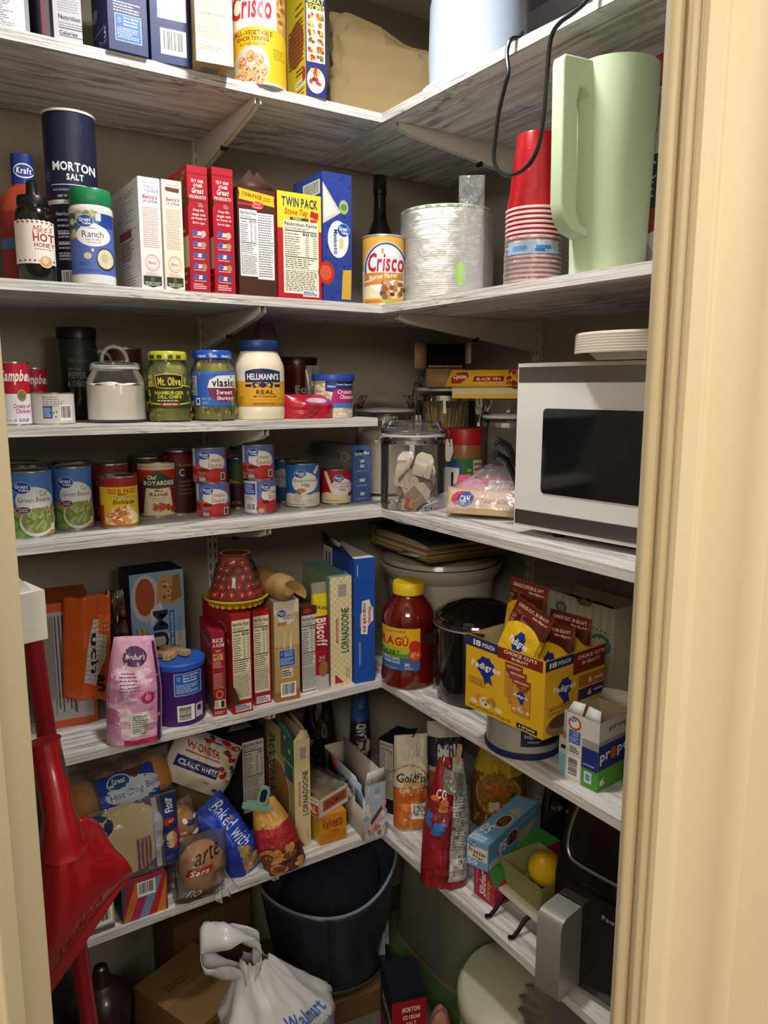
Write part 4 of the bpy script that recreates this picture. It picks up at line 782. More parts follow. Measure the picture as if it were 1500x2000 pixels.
def enchi(p):
    p.R(0, .04, 1, .97, 'd9b91e'); p.R(0, .80, 1, .97, 'a02a22'); p.L(.0, .81, 1, .96, 12, '7c1c1c', .4, 3, 0, 1); p.T('OLD EL PASO', .2, .67, .92, .77, 'a8281c'); p.R(.45, .645, .7, .665, '8a3a1c'); p.R(.28, .585, .9, .62, '4f7a4a'); p.T('MILD GREEN CHILE', .3, .59, .88, .615, 'e8e4c8'); p.T('Enchilada', .33, .475, .88, .56, '3a2c14', sh=.25); p.T('Sauce', .72, .41, .9, .455, '3a2c14', 'r', sh=.25)
    p.R(.0, .04, .1, .45, 'b02a22'); p.E(.55, .2, .42, .17, 'e2d6be'); p.beans(.25, .12, .85, .36, 20, ['d2a060', 'e0c088', 'c48a48', 'b86a38'], .13, .05, 3, .8); p.blobs(.25, .18, .85, .38, 16, ['b5502c', 'e8dcb8', '6a8a3c'], .05, .02, 5); p.R(0, .04, 1, .09, '9a5a2a')
def ench2(p): p.R(0, .04, 1, .97, '6a2418'); p.T('OLD', .15, .62, .5, .72, 'b08a2c'); p.blobs(.1, .1, .9, .4, 14, ['a86a2c', '8a4a20'], .12, .06, 3)
can('enchilada_sauce_can', 'yellow can of enchilada sauce standing forward on the fourth shelf', (0.3655,1.5031,1.2322,0.0360,0.1007), 'd9b91e', enchi)
can('enchilada_sauce_can', 'dark red can partly hidden behind the yellow enchilada sauce', ((0.3724,1.6000,1.2990)[0], 1.60, ZS['5'], .0385, .116), '6a2418', ench2)
def chef(p):
    p.R(0, .04, 1, .97, 'd8cca8'); p.R(0, .5, 1, .86, 'b3301f'); p.L(.05, .885, .95, .94, 2, '8a7a54', .4, 3); p.G([(.5, .86), (.62, .8), (.95, .63), (.95, .56), (.5, .53), (.05, .56), (.05, .63), (.38, .8)], '2f4a2a'); p.T('Chef', .25, .69, .48, .765, 'ece8dc', sh=.25); p.T('BOYARDEE', .16, .585, .9, .665, 'ece8dc')
    p.G([(.12, .06), (.22, .54), (.5, .515), (.78, .54), (.88, .06)], 'ded2b0'); p.G([(0, .06), (0, .5), (.2, .54), (.13, .06)], '7a2a1c'); p.G([(1, .06), (1, .5), (.8, .54), (.87, .06)], '7a2a1c'); p.T('Mini', .42, .465, .62, .505, '3a2418'); p.T('Ravioli', .3, .385, .73, .455, '3a2418'); p.T('Beef Ravioli', .36, .335, .66, .365, '4a3a24', 'r'); p.T('in Pasta Sauce', .34, .3, .68, .325, '4a3a24', 'r'); p.beans(.42, .12, .8, .24, 12, ['c4683a', 'd88a54', 'b0502c'], .09, .05, 3, .7); p.R(.8, .09, .98, .2, 'b02a22')
can('ravioli_can', 'red and cream can of mini ravioli on the fourth shelf', (0.4697,1.6005,1.2322,0.0415,0.1148), 'd8cca8', chef)
can('food_can', 'can directly behind the ravioli, only its rim showing', ((0.4602,1.6400,1.3107)[0], 1.64, ZS['5'], .040, .122), '4a2c20', lambda p: p.R(0, .04, 1, .97, '4a2c20'))
def chunky(p): p.R(0, .04, 1, .97, '35100f'); p.R(0, .75, 1, .93, '5c1a18'); p.T('Campbell\'s', .5, .74, 1.2, .8, '9a6a3c', sh=.3); p.T('C', .5, .6, .66, .72, 'a89a90'); p.L(.5, .3, .95, .55, 4, '6a4a3a', .4, 3)
can('soup_can', 'dark maroon chunky soup can between the ravioli and the stacked tomato sauce', (0.5164,1.6000,1.2322,0.0347,0.1364), '35100f', chunky)
def sauce(p):
    p.R(0, .04, 1, .97, '5a6ab0'); p.R(0, .04, .08, .97, 'c2c8dc'); p.E(.56, .58, .37, .25, 'e4e0da'); p.GV(.33, .78, .17, .11); p.T('Tomato', .44, .60, .82, .71, '5c4a4a', 'r'); p.T('Sauce', .44, .44, .84, .58, 'a02a34', 'r'); p.E(.7, .22, .42, .28, '5a1418', 24, 0, PI*1.0) if 0 else p.E(.68, .2, .36, .22, 'a5262c'); p.E(.68, .26, .31, .13, 'b83434'); p.blobs(.02, .1, .35, .42, 9, ['b53a2c', 'c85a3c', 'a02c24'], .1, .07, 3); p.E(.33, .37, .16, .055, '6a1c24'); p.R(.18, .06, .36, .16, 'c8a478'); p.G([(.82, .4), (.98, .55), (.985, .535), (.84, .385)], 'd9d4cc'); p.R(.8, .08, .92, .28, 'e0e4dc'); p.R(.82, .1, .9, .26, '2a4a3a'); p.E(.95, .78, .06, .1, '9a4a4a', 10)
def sauce_side(p):
    p.R(0, .04, 1, .97, 'c9cbd6'); p.R(.0, .58, .36, .9, '2c4f9c'); p.L(.03, .62, .34, .88, 5, 'c4d0e8', .5, 3); p.L(.05, .42, .3, .54, 3, '7a7a84', .4, 3); p.BAR(.05, .1, .36, .34); p.R(.4, .04, 1, .97, '5a6ab0'); p.E(.86, .56, .32, .24, 'e4e0da'); p.GV(.66, .78, .16, .11); p.T('Tomato', .78, .6, 1.1, .7, '5c4a4a', 'r'); p.T('Sauce', .76, .44, 1.1, .57, 'a02a34', 'r'); p.E(.95, .2, .3, .22, 'a5262c'); p.blobs(.42, .14, .62, .44, 6, ['b53a2c', 'c85a3c'], .08, .07, 3); p.E(.66, .37, .13, .055, '6a1c24'); p.R(.44, .06, .6, .18, 'c8a478')
s1_ = (0.5637,1.5276,1.2322,0.0357,0.0724)
can('tomato_sauce_can', 'small tomato sauce can at the bottom of the left stack', s1_, '5a6ab0', sauce)
can('tomato_sauce_can', 'small tomato sauce can on top of the left stack', (s1_[0]-.005, s1_[1], s1_[2]+s1_[4]+.0004, s1_[3], s1_[4]), '5a6ab0', sauce)
can('tomato_sauce_can', 'tomato sauce can half hidden behind the left stack', ((0.5484,1.6250,1.2841)[0]+.004, 1.625, ZS['5'], .0375, .112), '5a6ab0', lambda p: (p.R(0, .04, 1, .97, '4a5896'), p.blobs(.1, .08, .7, .4, 10, ['9a3428', 'b5502c', '8a2420'], .12, .08, 3), p.E(.6, .62, .2, .16, 'c9c6c4')))
s2_ = (0.6620,1.5099,1.2322,0.0348,0.0741)
can('tomato_sauce_can', 'small tomato sauce can turned to its barcode, bottom of the right stack', s2_, '5a6ab0', sauce_side)
can('tomato_sauce_can', 'small tomato sauce can on top of the right stack', (s2_[0]-.002, s2_[1], s2_[2]+s2_[4]+.0004, s2_[3], s2_[4]), '5a6ab0', sauce)
def greencan(p): p.R(0, .04, 1, .97, '3a1216'); p.R(0, .5, 1, .9, '2a4a2c'); p.G([(0, .5), (.3, .58), (.6, .5), (1, .58), (1, .5)], 'a8842c'); p.T('NET WT', .3, .08, .6, .14, 'b09a90'); p.R(0, .9, 1, .97, '22345c')
can('food_can', 'green and maroon can between the two tomato sauce stacks, further back', ((0.6558,1.6200,1.2773)[0], 1.62, ZS['5'], .037, .113), '3a1216', greencan)
def evap(p):
    p.R(0, .04, 1, .97, '2a68b0'); p.G([(0, .04), (1, .04), (1, .32), (.85, .34), (.7, .3), (.5, .34), (.3, .28), (.15, .34), (0, .3)], 'd9d2c2'); p.E(.56, .57, .37, .24, 'e2dfda'); p.GV(.43, .77, .17, .085); p.T('Evaporated', .26, .57, .9, .66, '3a4654', 'r'); p.T('Milk', .48, .475, .72, .56, '3a4654', 'r'); p.E(.45, .4, .14, .05, 'c4784a'); p.G([(.8, .8), (.92, .95), (.97, .95), (.88, .75)], 'e4ddcc'); p.blobs(.1, .12, .9, .3, 14, ['e4decf', 'c8bfa8'], .12, .05, 4); p.L(.1, .07, .6, .1, 1, '6a6456', .5, 3)
can('evaporated_milk_can', 'blue and white can of evaporated milk at the shelf edge', (0.7825,1.5453,1.2322,0.0393,0.0997), '2a68b0', evap)
can('evaporated_milk_can', 'second evaporated milk can half hidden behind the first', ((0.7809,1.6450,1.2659)[0], 1.645, ZS['5'], .0375, .1), '2a4a7c', lambda p: (p.R(0, .04, 1, .97, '2a4a7c'), p.E(.5, .58, .36, .22, 'a9a8a8'), p.T('Evap', .2, .55, .6, .66, '34404c', 'r')))
def cond(p):
    p.R(0, .04, 1, .97, 'a5182e'); p.G([(0, .04), (1, .04), (1, .24), (.7, .34), (.45, .3), (.2, .36), (0, .24)], 'ddd2ae'); p.G([(.1, .94), (.2, .94), (.48, .3), (.36, .3)], 'e2dabb'); p.E(.68, .5, .33, .25, 'e4dede'); p.GV(.58, .74, .16, .1); p.T('Sweetened', .44, .57, .95, .64, 'a04050', 'r'); p.T('Condensed', .4, .48, .98, .555, '9a2a3c', 'r'); p.T('Milk', .6, .385, .84, .46, '9a2a3c', 'r'); p.L(.15, .1, .6, .14, 1, 'b03a3a', .6, 2, 0); p.E(.93, .28, .05, .06, '7a1420', 10)
can('condensed_milk_can', 'red and white can of sweetened condensed milk beside the cocoa box', (0.8711,1.5481,1.2322,0.0364,0.0816), 'a5182e', cond)
def cocoa(p):
    for j in range(7):
        for i in range(3): p.O(.2+.3*i+(.15 if j % 2 else 0), .1+.12*j, .14, .055, .25, '5a78b8', 14)
    p.G([(.05, .85), (.95, .82), (.98, .88), (.5, .93), (.05, .91)], '22283c'); p.T('Swiss Miss', .08, .83, .93, .9, 'e8eaf0', slant=.01)
    for v, w in ((.7, 1), (.61, 1), (.36, 1.4), (.12, 1)): p.R(.5-.1*w, v, .5+.1*w, v+.055, 'd5d9e2'); p.O(.5+.12*w, v+.03, .05, .02, .4, 'd5d9e2', 10)
    for v in (.54, .28, .05): p.L(.2, v, .8, v+.03, 1, 'a8b8dc', .6, 3, .1)
def cl(p): p.R(0, .0, .95, 1, '6f6b62'); p.T('LOADED HOT COCOA', .08, .74, .72, .84, '2e2c2a'); p.O(.8, .79, .09, .09, .2, 'a8a49a', 16); p.L(.1, .85, .6, .92, 2, '4a4844', .4, 3); p.L(.1, .4, .5, .68, 6, '55524c', .3, 3); p.E(.85, .42, .05, .07, '5a2418', 10); p.E(.92, .5, .04, .06, '6a3020', 10)
carton('cocoa_box', 'blue hot cocoa box with its long side turned to the cans', 'box', (0.9269,1.5238,1.2322,0.0496,0.1900,0.1329,0.0475), '41629f', dict(F=cocoa, L=cl), cols=dict(T='2c3448'))
# ---------------------------------------------------------------- fourth shelf: jars in the corner, sugar bag, microwave
CHROME = M('d5d6d8', .12, 1.0)
def clampjar(label, cy, fill, nm, n=48):
    x, y, z, r, h = cy; t = thing('glass_canister', label, 'jar', (x, y, z), toward(x, y)); b = B()
    b.lathe([(.93*r, .001), (r, .02*h), (r, .74*h), (.96*r, .78*h)], GLASS, n, cap=False); b.lathe([(1e-5, .002), (.93*r, .002)], GLASS, n, cap=False); b.build('glass_body', t)
    b = B(); b.lathe([(.94*r, .85*h), (.99*r, .86*h), (1.0*r, .895*h), (.93*r, .93*h), (.93*r, .955*h), (.85*r, .99*h), (.4*r, h), (1e-5, h)], GLASS, n, cap=False); b.build('glass_lid', t)
    b = B(); b.lathe([(.97*r, .825*h), (1.0*r, .83*h), (1.0*r, .85*h), (.95*r, .855*h)], M('c4c6c6', .3), n, cap=False); b.build('gasket', t)
    b = B(); b.lathe([(.975*r, .745*h), (1.015*r, .75*h), (1.015*r, .79*h), (.975*r, .795*h)], CHROME, n, cap=False); b.build('metal_band', t)
    b = B(); s = 1
    for q in (-.012, .012): b.tube([(1.03*r, q, .90*h), (1.10*r, q, .89*h), (1.12*r, q, .74*h)], .0016, CHROME, 6)
    b.tube([(1.12*r, -.012, .74*h), (1.14*r, 0, .71*h), (1.12*r, .012, .74*h)], .0016, CHROME, 6); b.prism([(-.008, 0), (.008, 0), (.011, .028), (.004, .05), (-.004, .05), (-.011, .028)], 0, .0015, CHROME, Matrix.Translation((1.1*r, 0, .80*h)) @ Matrix.Rotation(PI/2, 4, 'Y') @ Matrix.Rotation(PI/2, 4, 'Z') if 0 else Matrix.Translation((1.09*r, 0, .79*h)) @ Matrix.Rotation(PI, 4, 'X') @ Matrix.Rotation(PI/2, 4, 'X')); b.build('wire_clasp', t)
    b = B(); b.tube([(-1.02*r, -.01, .90*h), (-1.12*r, -.01, .78*h), (-1.12*r, .01, .78*h), (-1.02*r, .01, .90*h)], .0016, CHROME, 6); b.box(-1.18*r, -1.08*r, -.010, .010, .75*h, .78*h, CHROME); b.build('hinge', t)
    return t
jc = (0.9843,1.3977,1.2322,0.0722,0.1944); x, y, z, r, h = jc
t = clampjar('clamp-lid glass canister full of tea bags at the inner shelf corner', jc, None, '')
rn = random.Random(7); PAP = M('d6cabb', .85, spec=.15, bump=.2, bs=90); PAP2 = M('98836f', .9, spec=.1)
for k in range(15):
    b = B(); w_, h_ = .042, .055
    def tb(u, v): return Vector(((u-.5)*w_*(1 if v < .8 else 1-(v-.8)*2.2), .0035*math.sin(PI*u)*math.sin(PI*v)+.0015*noise.noise(Vector((u*5, v*5, k))), v*h_))
    b.grid(tb, 8, 8, PAP); b.grid(lambda u, v: tb(u, min(.62, v*.62))*1.0+Vector((0, -.0004, 0)), 8, 6, PAP2 if k % 3 else PAP)
    if k % 2 == 0: b.tube([(0, -.004, h_*.9), (.01, -.006, h_*.5), (.004, -.006, .004)], .0006, M('ddd6cc', .8), 5)
    o = b.build('tea_bag', None, ang=80)
    a = rn.uniform(-1.2, 1.2); d = r*rn.uniform(.35, .66); zz_ = z+.006+.088*k/15*rn.uniform(.8, 1.0); wx, wy = d*math.sin(a), -d*math.cos(a); A_ = toward(x, y)
    place(o, (x+wx*math.cos(A_)-wy*math.sin(A_), y+wx*math.sin(A_)+wy*math.cos(A_), zz_), A_+a+rn.uniform(-.5, .5), rn.uniform(-.6, .1), rn.uniform(-.9, .9))
    setp(o, 'pale paper tea bag among many in the corner clamp-lid canister', 'tea bag', 'tea bags in the corner canister')
b = B().box(-.012, .012, -.0006, 0, 0, .02, M('d08a28', .5)); P(b, Plane((-.012, -.0006, 0), (.024, 0, 0), (0, 0, .02))).R(0, 0, .4, 1, 'b8322a').E(.72, .5, .14, .2, 'b8322a', 10)
o = b.build('tea_tag'); setp(o, 'orange and red paper tag among the tea bags', 'tag'); place(o, (0.9531,1.3652,1.2368), toward(x, y), 0, .2)
jb = (1.0584,1.6250,1.2322,0.0745,0.2504); x, y, z, r, h = jb
t = clampjar('clamp-lid glass canister of white flour behind the tea bag canister', jb, None, '')
B().lathe([(1e-5, .006), (.93*r, .008), (.97*r, .03*h), (.97*r, .6*h), (.5*r, .63*h), (1e-5, .62*h)], M('ddd4c4', .95, spec=.05), 40).build('flour', t)
jp = (1.222, 1.590, ZS['5'], .077, .312); x, y, z, r, h = jp
t = clampjar('tall clamp-lid glass canister of spaghetti in the back corner', jp, None, '')
b = B(); rn = random.Random(3)
for k in range(70):
    a = rn.uniform(0, 6.28); d = r*.75*math.sqrt(rn.random()); a2 = a+rn.uniform(-1.2, 1.2)
    b.tube([(d*.4*math.cos(a2), d*.4*math.sin(a2), .006), (d*math.cos(a), d*math.sin(a), h*rn.uniform(.6, .74))], .0011, M('c4a24c', .6), 5)
o = b.build('spaghetti', t); o['kind'] = 'stuff'
# open cracker carton on top of the spaghetti canister
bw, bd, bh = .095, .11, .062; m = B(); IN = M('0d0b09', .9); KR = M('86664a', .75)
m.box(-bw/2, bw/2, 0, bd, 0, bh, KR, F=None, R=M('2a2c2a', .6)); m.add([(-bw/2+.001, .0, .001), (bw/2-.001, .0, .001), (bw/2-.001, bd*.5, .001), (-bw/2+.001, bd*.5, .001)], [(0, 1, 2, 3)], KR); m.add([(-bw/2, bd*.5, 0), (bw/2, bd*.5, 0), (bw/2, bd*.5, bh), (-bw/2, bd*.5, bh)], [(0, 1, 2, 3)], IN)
p = P(m, Plane((bw/2, 0, 0), (0, bd, 0), (0, 0, bh))); p.L(.1, .1, .9, .9, 8, '5a6258', .5, 3, .3, 1)
o = m.build('food_carton'); setp(o, 'open brown carton of small crackers lying on the spaghetti canister', 'box'); place(o, (1.170, 1.525, ZS['5']+h+.0008), toward(1.15, 1.53)+.08)
flap(o, [(-bw/2, 0, .0), (bw/2, 0, .0), (bw/2, -.012, -.045), (-bw/2, -.012, -.045)], '9a7550')
flap(o, [(-bw/2, 0, .0), (-bw/2, 0, bh), (-bw/2-.03, -.012, bh), (-bw/2-.03, -.012, 0)], '9a7550'); flap(o, [(bw/2, 0, .012), (bw/2, 0, bh), (bw/2+.012, -.022, bh), (bw/2+.012, -.022, .012)], 'b8b4ac')
rn = random.Random(5); cr_ = B().ball((0, 0, .0035), .0045, M('a98a4c', .8), 8, 5, 1.1, .9, .75).build('cracker'); setp(cr_, 'tiny tan cracker in the open brown carton on the canister', 'cracker', 'tiny crackers in the open carton'); ca = toward(1.15, 1.53)+.08
for k in range(20):
    u = -bw/2+.009+(bw-.018)*(k % 10)/9; v = .008+.010*(k//10); q = (1.170+u*math.cos(ca)-v*math.sin(ca), 1.525+u*math.sin(ca)+v*math.cos(ca), ZS['5']+h+.0024)
    (place(cr_, q) if k == 0 else copy_thing(cr_, q, rn.uniform(0, 3), cr_['label']))
def pb(p): p.R(0, .1, 1, .62, '2c7040'); p.E(.25, .4, .2, .2, '2a4a8c'); p.R(.0, .1, .38, .5, 'd4d2ca'); p.R(.18, .2, .24, .44, '1a2030'); p.R(.72, .1, 1, .6, 'cfc4ae'); p.L(.74, .12, .98, .58, 7, '8a3a34', .4, 3, .2); p.L(.58, .2, .68, .5, 5, 'a9b83c', .6, 2, 0)
LT('peanut_butter_jar', 'peanut butter jar with red lid and green label behind the sugar bag', 'jar', (1.1150,1.3776,1.2322,0.0456,0.1750), [('jar_body', [(.93, 0), (1, .03), (1, .62), (.96, .72), (.92, .8)], M('8c5f34', .25, coat=.3), pb), ('lid', [(.96, .795), (.98, .80), (.98, .98), (.95, 1), (1e-5, 1)], M('a8141e', .4), None)])
jl = (1.155, 1.275, ZS['5'], .058, .243); x, y, z, r, h = jl
t = clampjar('clamp-lid glass canister under the yellow tea box', jl, None, '')
def lip(p):
    p.R(0, 0, 1, .16, 'd8b02c'); p.R(0, .16, 1, .45, 'cdbf9a'); p.R(0, .42, 1, 1, 'd9ac1e'); p.G([(.05, .78), (.12, .9), (.24, .92), (.27, .8), (.2, .68), (.08, .66)], 'a3261e'); p.T('Lipton', .08, .74, .24, .86, 'efe4d4'); p.R(.36, .66, .8, .76, 'a3261e'); p.T('BLACK TEA', .4, .68, .76, .74, 'ecdcc0'); p.G([(.2, .45), (.75, .38), (.78, .5), (.2, .56)], 'ddd2b8'); p.blobs(.82, .35, .97, .9, 16, ['a8401c', 'c86a28', '8a2c14', 'e0a048'], .035, .06, 3)
lw = .148; o = carton('tea_box', 'yellow box of tea bags lying on a glass canister beside the microwave', 'box', (1.085, 1.272, ZS['5']+.2438, lw, .09, .060, toward(1.1, 1.25)-.15), 'd9ac1e', dict(F=lip))
m = B(); q_ = [(-lw/2, 0, .060), (lw/2, 0, .060), (lw/2-.002, -.010, .026), (-lw/2-.014, -.010, .024)]; m.add(q_, [(3, 2, 1, 0)], M('d9ac1e', .5))
class Quad(Plane):
    def __init__(s, a, b, c, d): s.q = [Vector(k) for k in (a, b, c, d)]; s.n = (s.q[1]-s.q[0]).cross(s.q[3]-s.q[0]).normalized()
    def pt(s, a, b, off): return s.q[0].lerp(s.q[1], a).lerp(s.q[3].lerp(s.q[2], a), b)+s.n*off
p = P(m, Quad(q_[3], q_[2], q_[1], q_[0])); p.G([(.04, .55), (.1, .85), (.24, .88), (.28, .6), (.2, .2), (.07, .2)], 'a3261e'); p.T('Lipton', .07, .4, .25, .75, 'efe4d4'); p.R(.36, .3, .78, .62, 'a3261e'); p.T('BLACK TEA', .4, .37, .74, .55, 'ecdcc0'); p.blobs(.82, .1, .97, .9, 16, ['a8401c', 'c86a28', '8a2c14', 'e0a048'], .03, .12, 3)
m.build('lid_flap', o, solid=.0008)
m = B()
for k, (za, zb, yo) in enumerate(((.165, .205, 0), (.135, .178, .012))): m.tube([(-.028, yo, zb-.01), (-.02, yo, zb), (.0, yo+.004, zb-.012), (.022, yo+.006, za-.01), (.03, yo+.006, za-.04)], [.006, .0075, .0075, .007, .006], M('101318', .25, coat=.4), 10)
m.tube([(.03, .018, .125), (.03, .018, .04)], .003, STEEL, 8); m.tube([(.03, .006, .155), (.03, .010, .04)], .003, STEEL, 8)
o = m.build('scissors'); setp(o, 'black-handled kitchen scissors standing beside the microwave', 'scissors'); place(o, (.988, 1.09, ZS['5']-.036), toward(1, 1.1)+.25)
# zip bag with two packs of brown sugar
zx, zy, zz_ = (0.9861,1.2179,1.2322); za = -.98
def pack(p): p.R(.05, .2, .95, .9, 'c8b090'); p.E(.3, .55, .14, .3, '2f4c94'); p.E(.26, .55, .16, .3, 'c0304c', 20, 1.2, 4.2); p.E(.3, .55, .11, .24, '2f4c94'); p.T('C&H', .23, .42, .38, .68, 'e6e0e0'); p.T('LIGHT BROWN SUGAR', .45, .42, .92, .6, '8a5c34')
def pack2(p): p.R(.02, .1, .98, .95, 'c24a62'); p.E(.25, .6, .2, .3, 'd88aa8'); p.R(.5, .2, .95, .85, 'd8d0d4'); p.T('Pure Cane', .56, .66, .88, .8, '44568c', sh=.2); p.T('LIGHT BROWN', .54, .46, .94, .62, 'a8502c', sh=.2); p.T('SUGAR', .6, .26, .88, .43, '44568c', sh=.2)
ca, sa = math.cos(za), math.sin(za); loc = lambda u, v, w: (zx+u*ca-v*sa, zy+u*sa+v*ca, zz_+w)
bag('sugar_pack', 'tan pack of light brown sugar lying at the front inside the zip bag', 'bag', loc(.03, .012, .006), za, .145, .056, .038, M('b59a74', .5, spec=.3), pack, rx=-.25, wr=.004, seed=11, p=4)
bag('sugar_pack', 'pink pack of light brown sugar behind the tan one inside the zip bag', 'bag', loc(.03, .058, .006), za, .150, .085, .034, M('b8485e', .45, spec=.3), pack2, rx=-.55, wr=.004, seed=12, p=4)
root = thing('zip_bag', 'clear zip bag holding two packs of brown sugar at the shelf edge', 'bag', (zx, zy, zz_), za)
m = B()
def zb(u, v):
    x = -.098+.228*u; e = min(1, 5*u)*1.0; yy = -.014+.118*v; hgt = (.072*math.sin(PI*min(1, .1+v*.55))+.045*v)*min(1, .12+1.6*u)
    return Vector((x+.01*noise.noise(Vector((u*4, v*4, 1))), yy-.02*(1-u)*(v), max(.002, hgt*(.92+.12*noise.noise(Vector((u*6, v*7, 3))))+.006*noise.noise(Vector((u*14, v*11, 9)))+.004)))
m.grid(zb, 30, 20, film('f2e8f0', .16, .2, .3)); m.build('clear_film', root, ang=80)
m = B(); m.tube([zb(u/10, 1)+Vector((0, .002, .003)) for u in range(2, 11)], .0035, M('3a4f86', .4), 6); m.build('zip_strip', root)
m = B(); p0 = [zb(.06+.028*k, .10)+Vector((0, -.002, .002)) for k in range(6)]
for q, c in zip(p0, ('b8a0a8', '2a2a40', '4a6a9a', '24243a', 'b8402c', 'a03c50')): m.ball(q, .0022, M(c, .5), 6, 4)
m.build('colour_dots', root)
# microwave
x, y, z, w, d, h, a = (0.9768,0.9121,1.2322,0.2576,0.3000,0.3105,-1.4569); FT = .012
lx, ly = x-w/2*math.cos(a), y-w/2*math.sin(a); w = .455; x, y = lx+w/2*math.cos(a), ly+w/2*math.sin(a); h -= FT
t = thing('microwave', 'white microwave oven with grey bands and dark door window', 'microwave', (x, y, z+FT), a); MW = M('dcdbd8', .3, spec=.5, coat=.2)
m = B(); m.box(-w/2, w/2, .016, d, 0, h, MW); m.build('housing', t, bevel=.004)
m = B(); m.box(-w/2, w/2, 0, .0155, .002, h-.001, MW); m.build('front_frame', t, bevel=.003)
v = lambda py: h*(1028-py)/(1028-712)
m = B(); m.box(-w/2+.003, w/2-.003, -.0015, .004, h*.885, h*.975, M('8a8684', .25, .85, vary=.03)); m.build('top_band', t)
m = B(); m.box(-w/2+.003, w/2-.003, -.0015, .004, h*.028, h*.115, M('7d7876', .28, .85, vary=.03)); m.build('bottom_band', t)
m = B(); m.box(-w/2+.003, w*.27, -.001, .004, h*.118, h*.882, M('dcdddc', .08, spec=.5, coat=.5)); dr = m.build('door', t)
def rrect(x0, x1, z0, z1, r, n=5):
    out = []
    for cx_, cz2, a0 in ((x1-r, z1-r, 0), (x0+r, z1-r, PI/2), (x0+r, z0+r, PI), (x1-r, z0+r, 1.5*PI)): out += [(cx_+r*math.cos(a0+PI/2*k/n), cz2+r*math.sin(a0+PI/2*k/n)) for k in range(n+1)]
    return out
m = B(); m.prism([(q[0], q[1]) for q in rrect(-w*.365, w*.2, h*.235, h*.735, .008)], 0, .0015, M('0f1114', .05, spec=.6, coat=.8), Matrix.Translation((0, -.0011, 0)) @ Matrix.Rotation(PI/2, 4, 'X')); m.build('door_window', dr)
m = B(); m.box(w*.275, w/2-.004, -.001, .004, h*.118, h*.882, M('cfd0d0', .1, coat=.5)); m.build('control_panel', t)
for fx, fy in ((-w*.34, .04), (w*.34, .04), (-w*.34, d-.04), (w*.34, d-.04)): m = B(); m.lathe([(.011, -FT), (.013, 0)], M('26262a', .6), 16, c=(fx, fy, 0)); m.build('foot', t)
# bowls on the microwave
bx_, by_ = 1.035, .822; zt = z+FT+h; rr = .112; _S = .0042
bp = [(1e-5, .0), (.68*rr, .0), (.80*rr, .013), (.975*rr, .0135), (rr, .010), (1.003*rr, .0128), (.985*rr, .0165), (.79*rr, .0158), (.67*rr, .0028), (1e-5, .0028)]
m = B().lathe(bp, M('cfc5b8', .55, spec=.3), 48); bo = m.build('paper_bowl'); setp(bo, 'cream paper bowl stacked in the pile on the microwave', 'bowl', 'paper bowls on the microwave'); place(bo, (bx_, by_, zt+.0005)); rn = random.Random(3)
for k in range(1, 6): copy_thing(bo, (bx_, by_, zt+.0005+_S*k), rn.uniform(0, 6), bo['label'])
m = B().lathe(bp, M('cfc5b8', .55, spec=.3), 48); p = P(m, Cyl(lambda z: rr*1.0, 1, 48), .0004)
bt_ = m.build('paper_bowl'); setp(bt_, 'topmost paper bowl of the pile on the microwave', 'bowl'); place(bt_, (bx_, by_, zt+.0005+_S*6))
# ---------------------------------------------------------------- fifth shelf, back wall
def ramen(p):
    p.R(.08, .06, .94, .93, 'a9a8a4'); p.L(.3, .10, .9, .9, 9, '3c3c3c', .35, 4, .3, 1); p.L(.12, .1, .3, .9, 8, '6a6a68', .6, 5, .2, 1); p.R(.62, .1, .64, .9, '2a2a2a'); p.T('180 370', .46, .62, .56, .88, '242424', rot=-90); p.T('Nutrition Facts', .84, .55, .9, .9, '242424', rot=-90)
o = carton('noodle_pack', 'orange wrapped pack of noodles with its wrapper torn open, left end of the shelf', 'pack', (0.2579,1.5404,0.8326,0.1034,0.1500,0.2524,-0.1048), 'c65a24', dict(F=ramen), rx=-.03)
x, y, z, w, d, h, a = (0.2579,1.5404,0.8326,0.1034,0.1500,0.2524,-0.1048); m = B(); OR = M('c9551c', .25, coat=.4)
def tw(u, v): return Vector((-.012+.088*u+.012*v, -.010-.016*math.sin(PI*min(1, u*1.1))-.004*noise.noise(Vector((u*6, v*7, 2))), h*(.26+.79*v)+.010*noise.noise(Vector((u*5, 3, 1)))-.02*u*(1-v)))
m.grid(tw, 18, 22, OR); p = P(m, Func(tw, 18, 22), .0006); p.G([(.42, .16), (.66, .14), (.9, .42), (.92, .72), (.62, .78), (.5, .5)], 'c9c4c0'); p.R(.72, .62, .98, .8, 'e07a3c'); p.T('uch', .56, .26, .72, .64, '1a1614', rot=-90); p.T('an', .70, .08, .86, .24, '1a1614', rot=-90)
m.build('torn_wrapper', o, ang=70, solid=.0006)
bag('snack_bag', 'dark brown glossy bag standing behind the orange noodle pack', 'bag', ((0.3901,1.6600,0.8581)[0], 1.655, ZS['6']), -.15, .085, .235, .05, M('2e1c12', .2, coat=.4), lambda p: p.blobs(.2, .3, .8, .9, 9, ['4a2c18', '6a4020', '3a2030'], .1, .07, 3), wr=.007, seed=6, neck=.6)
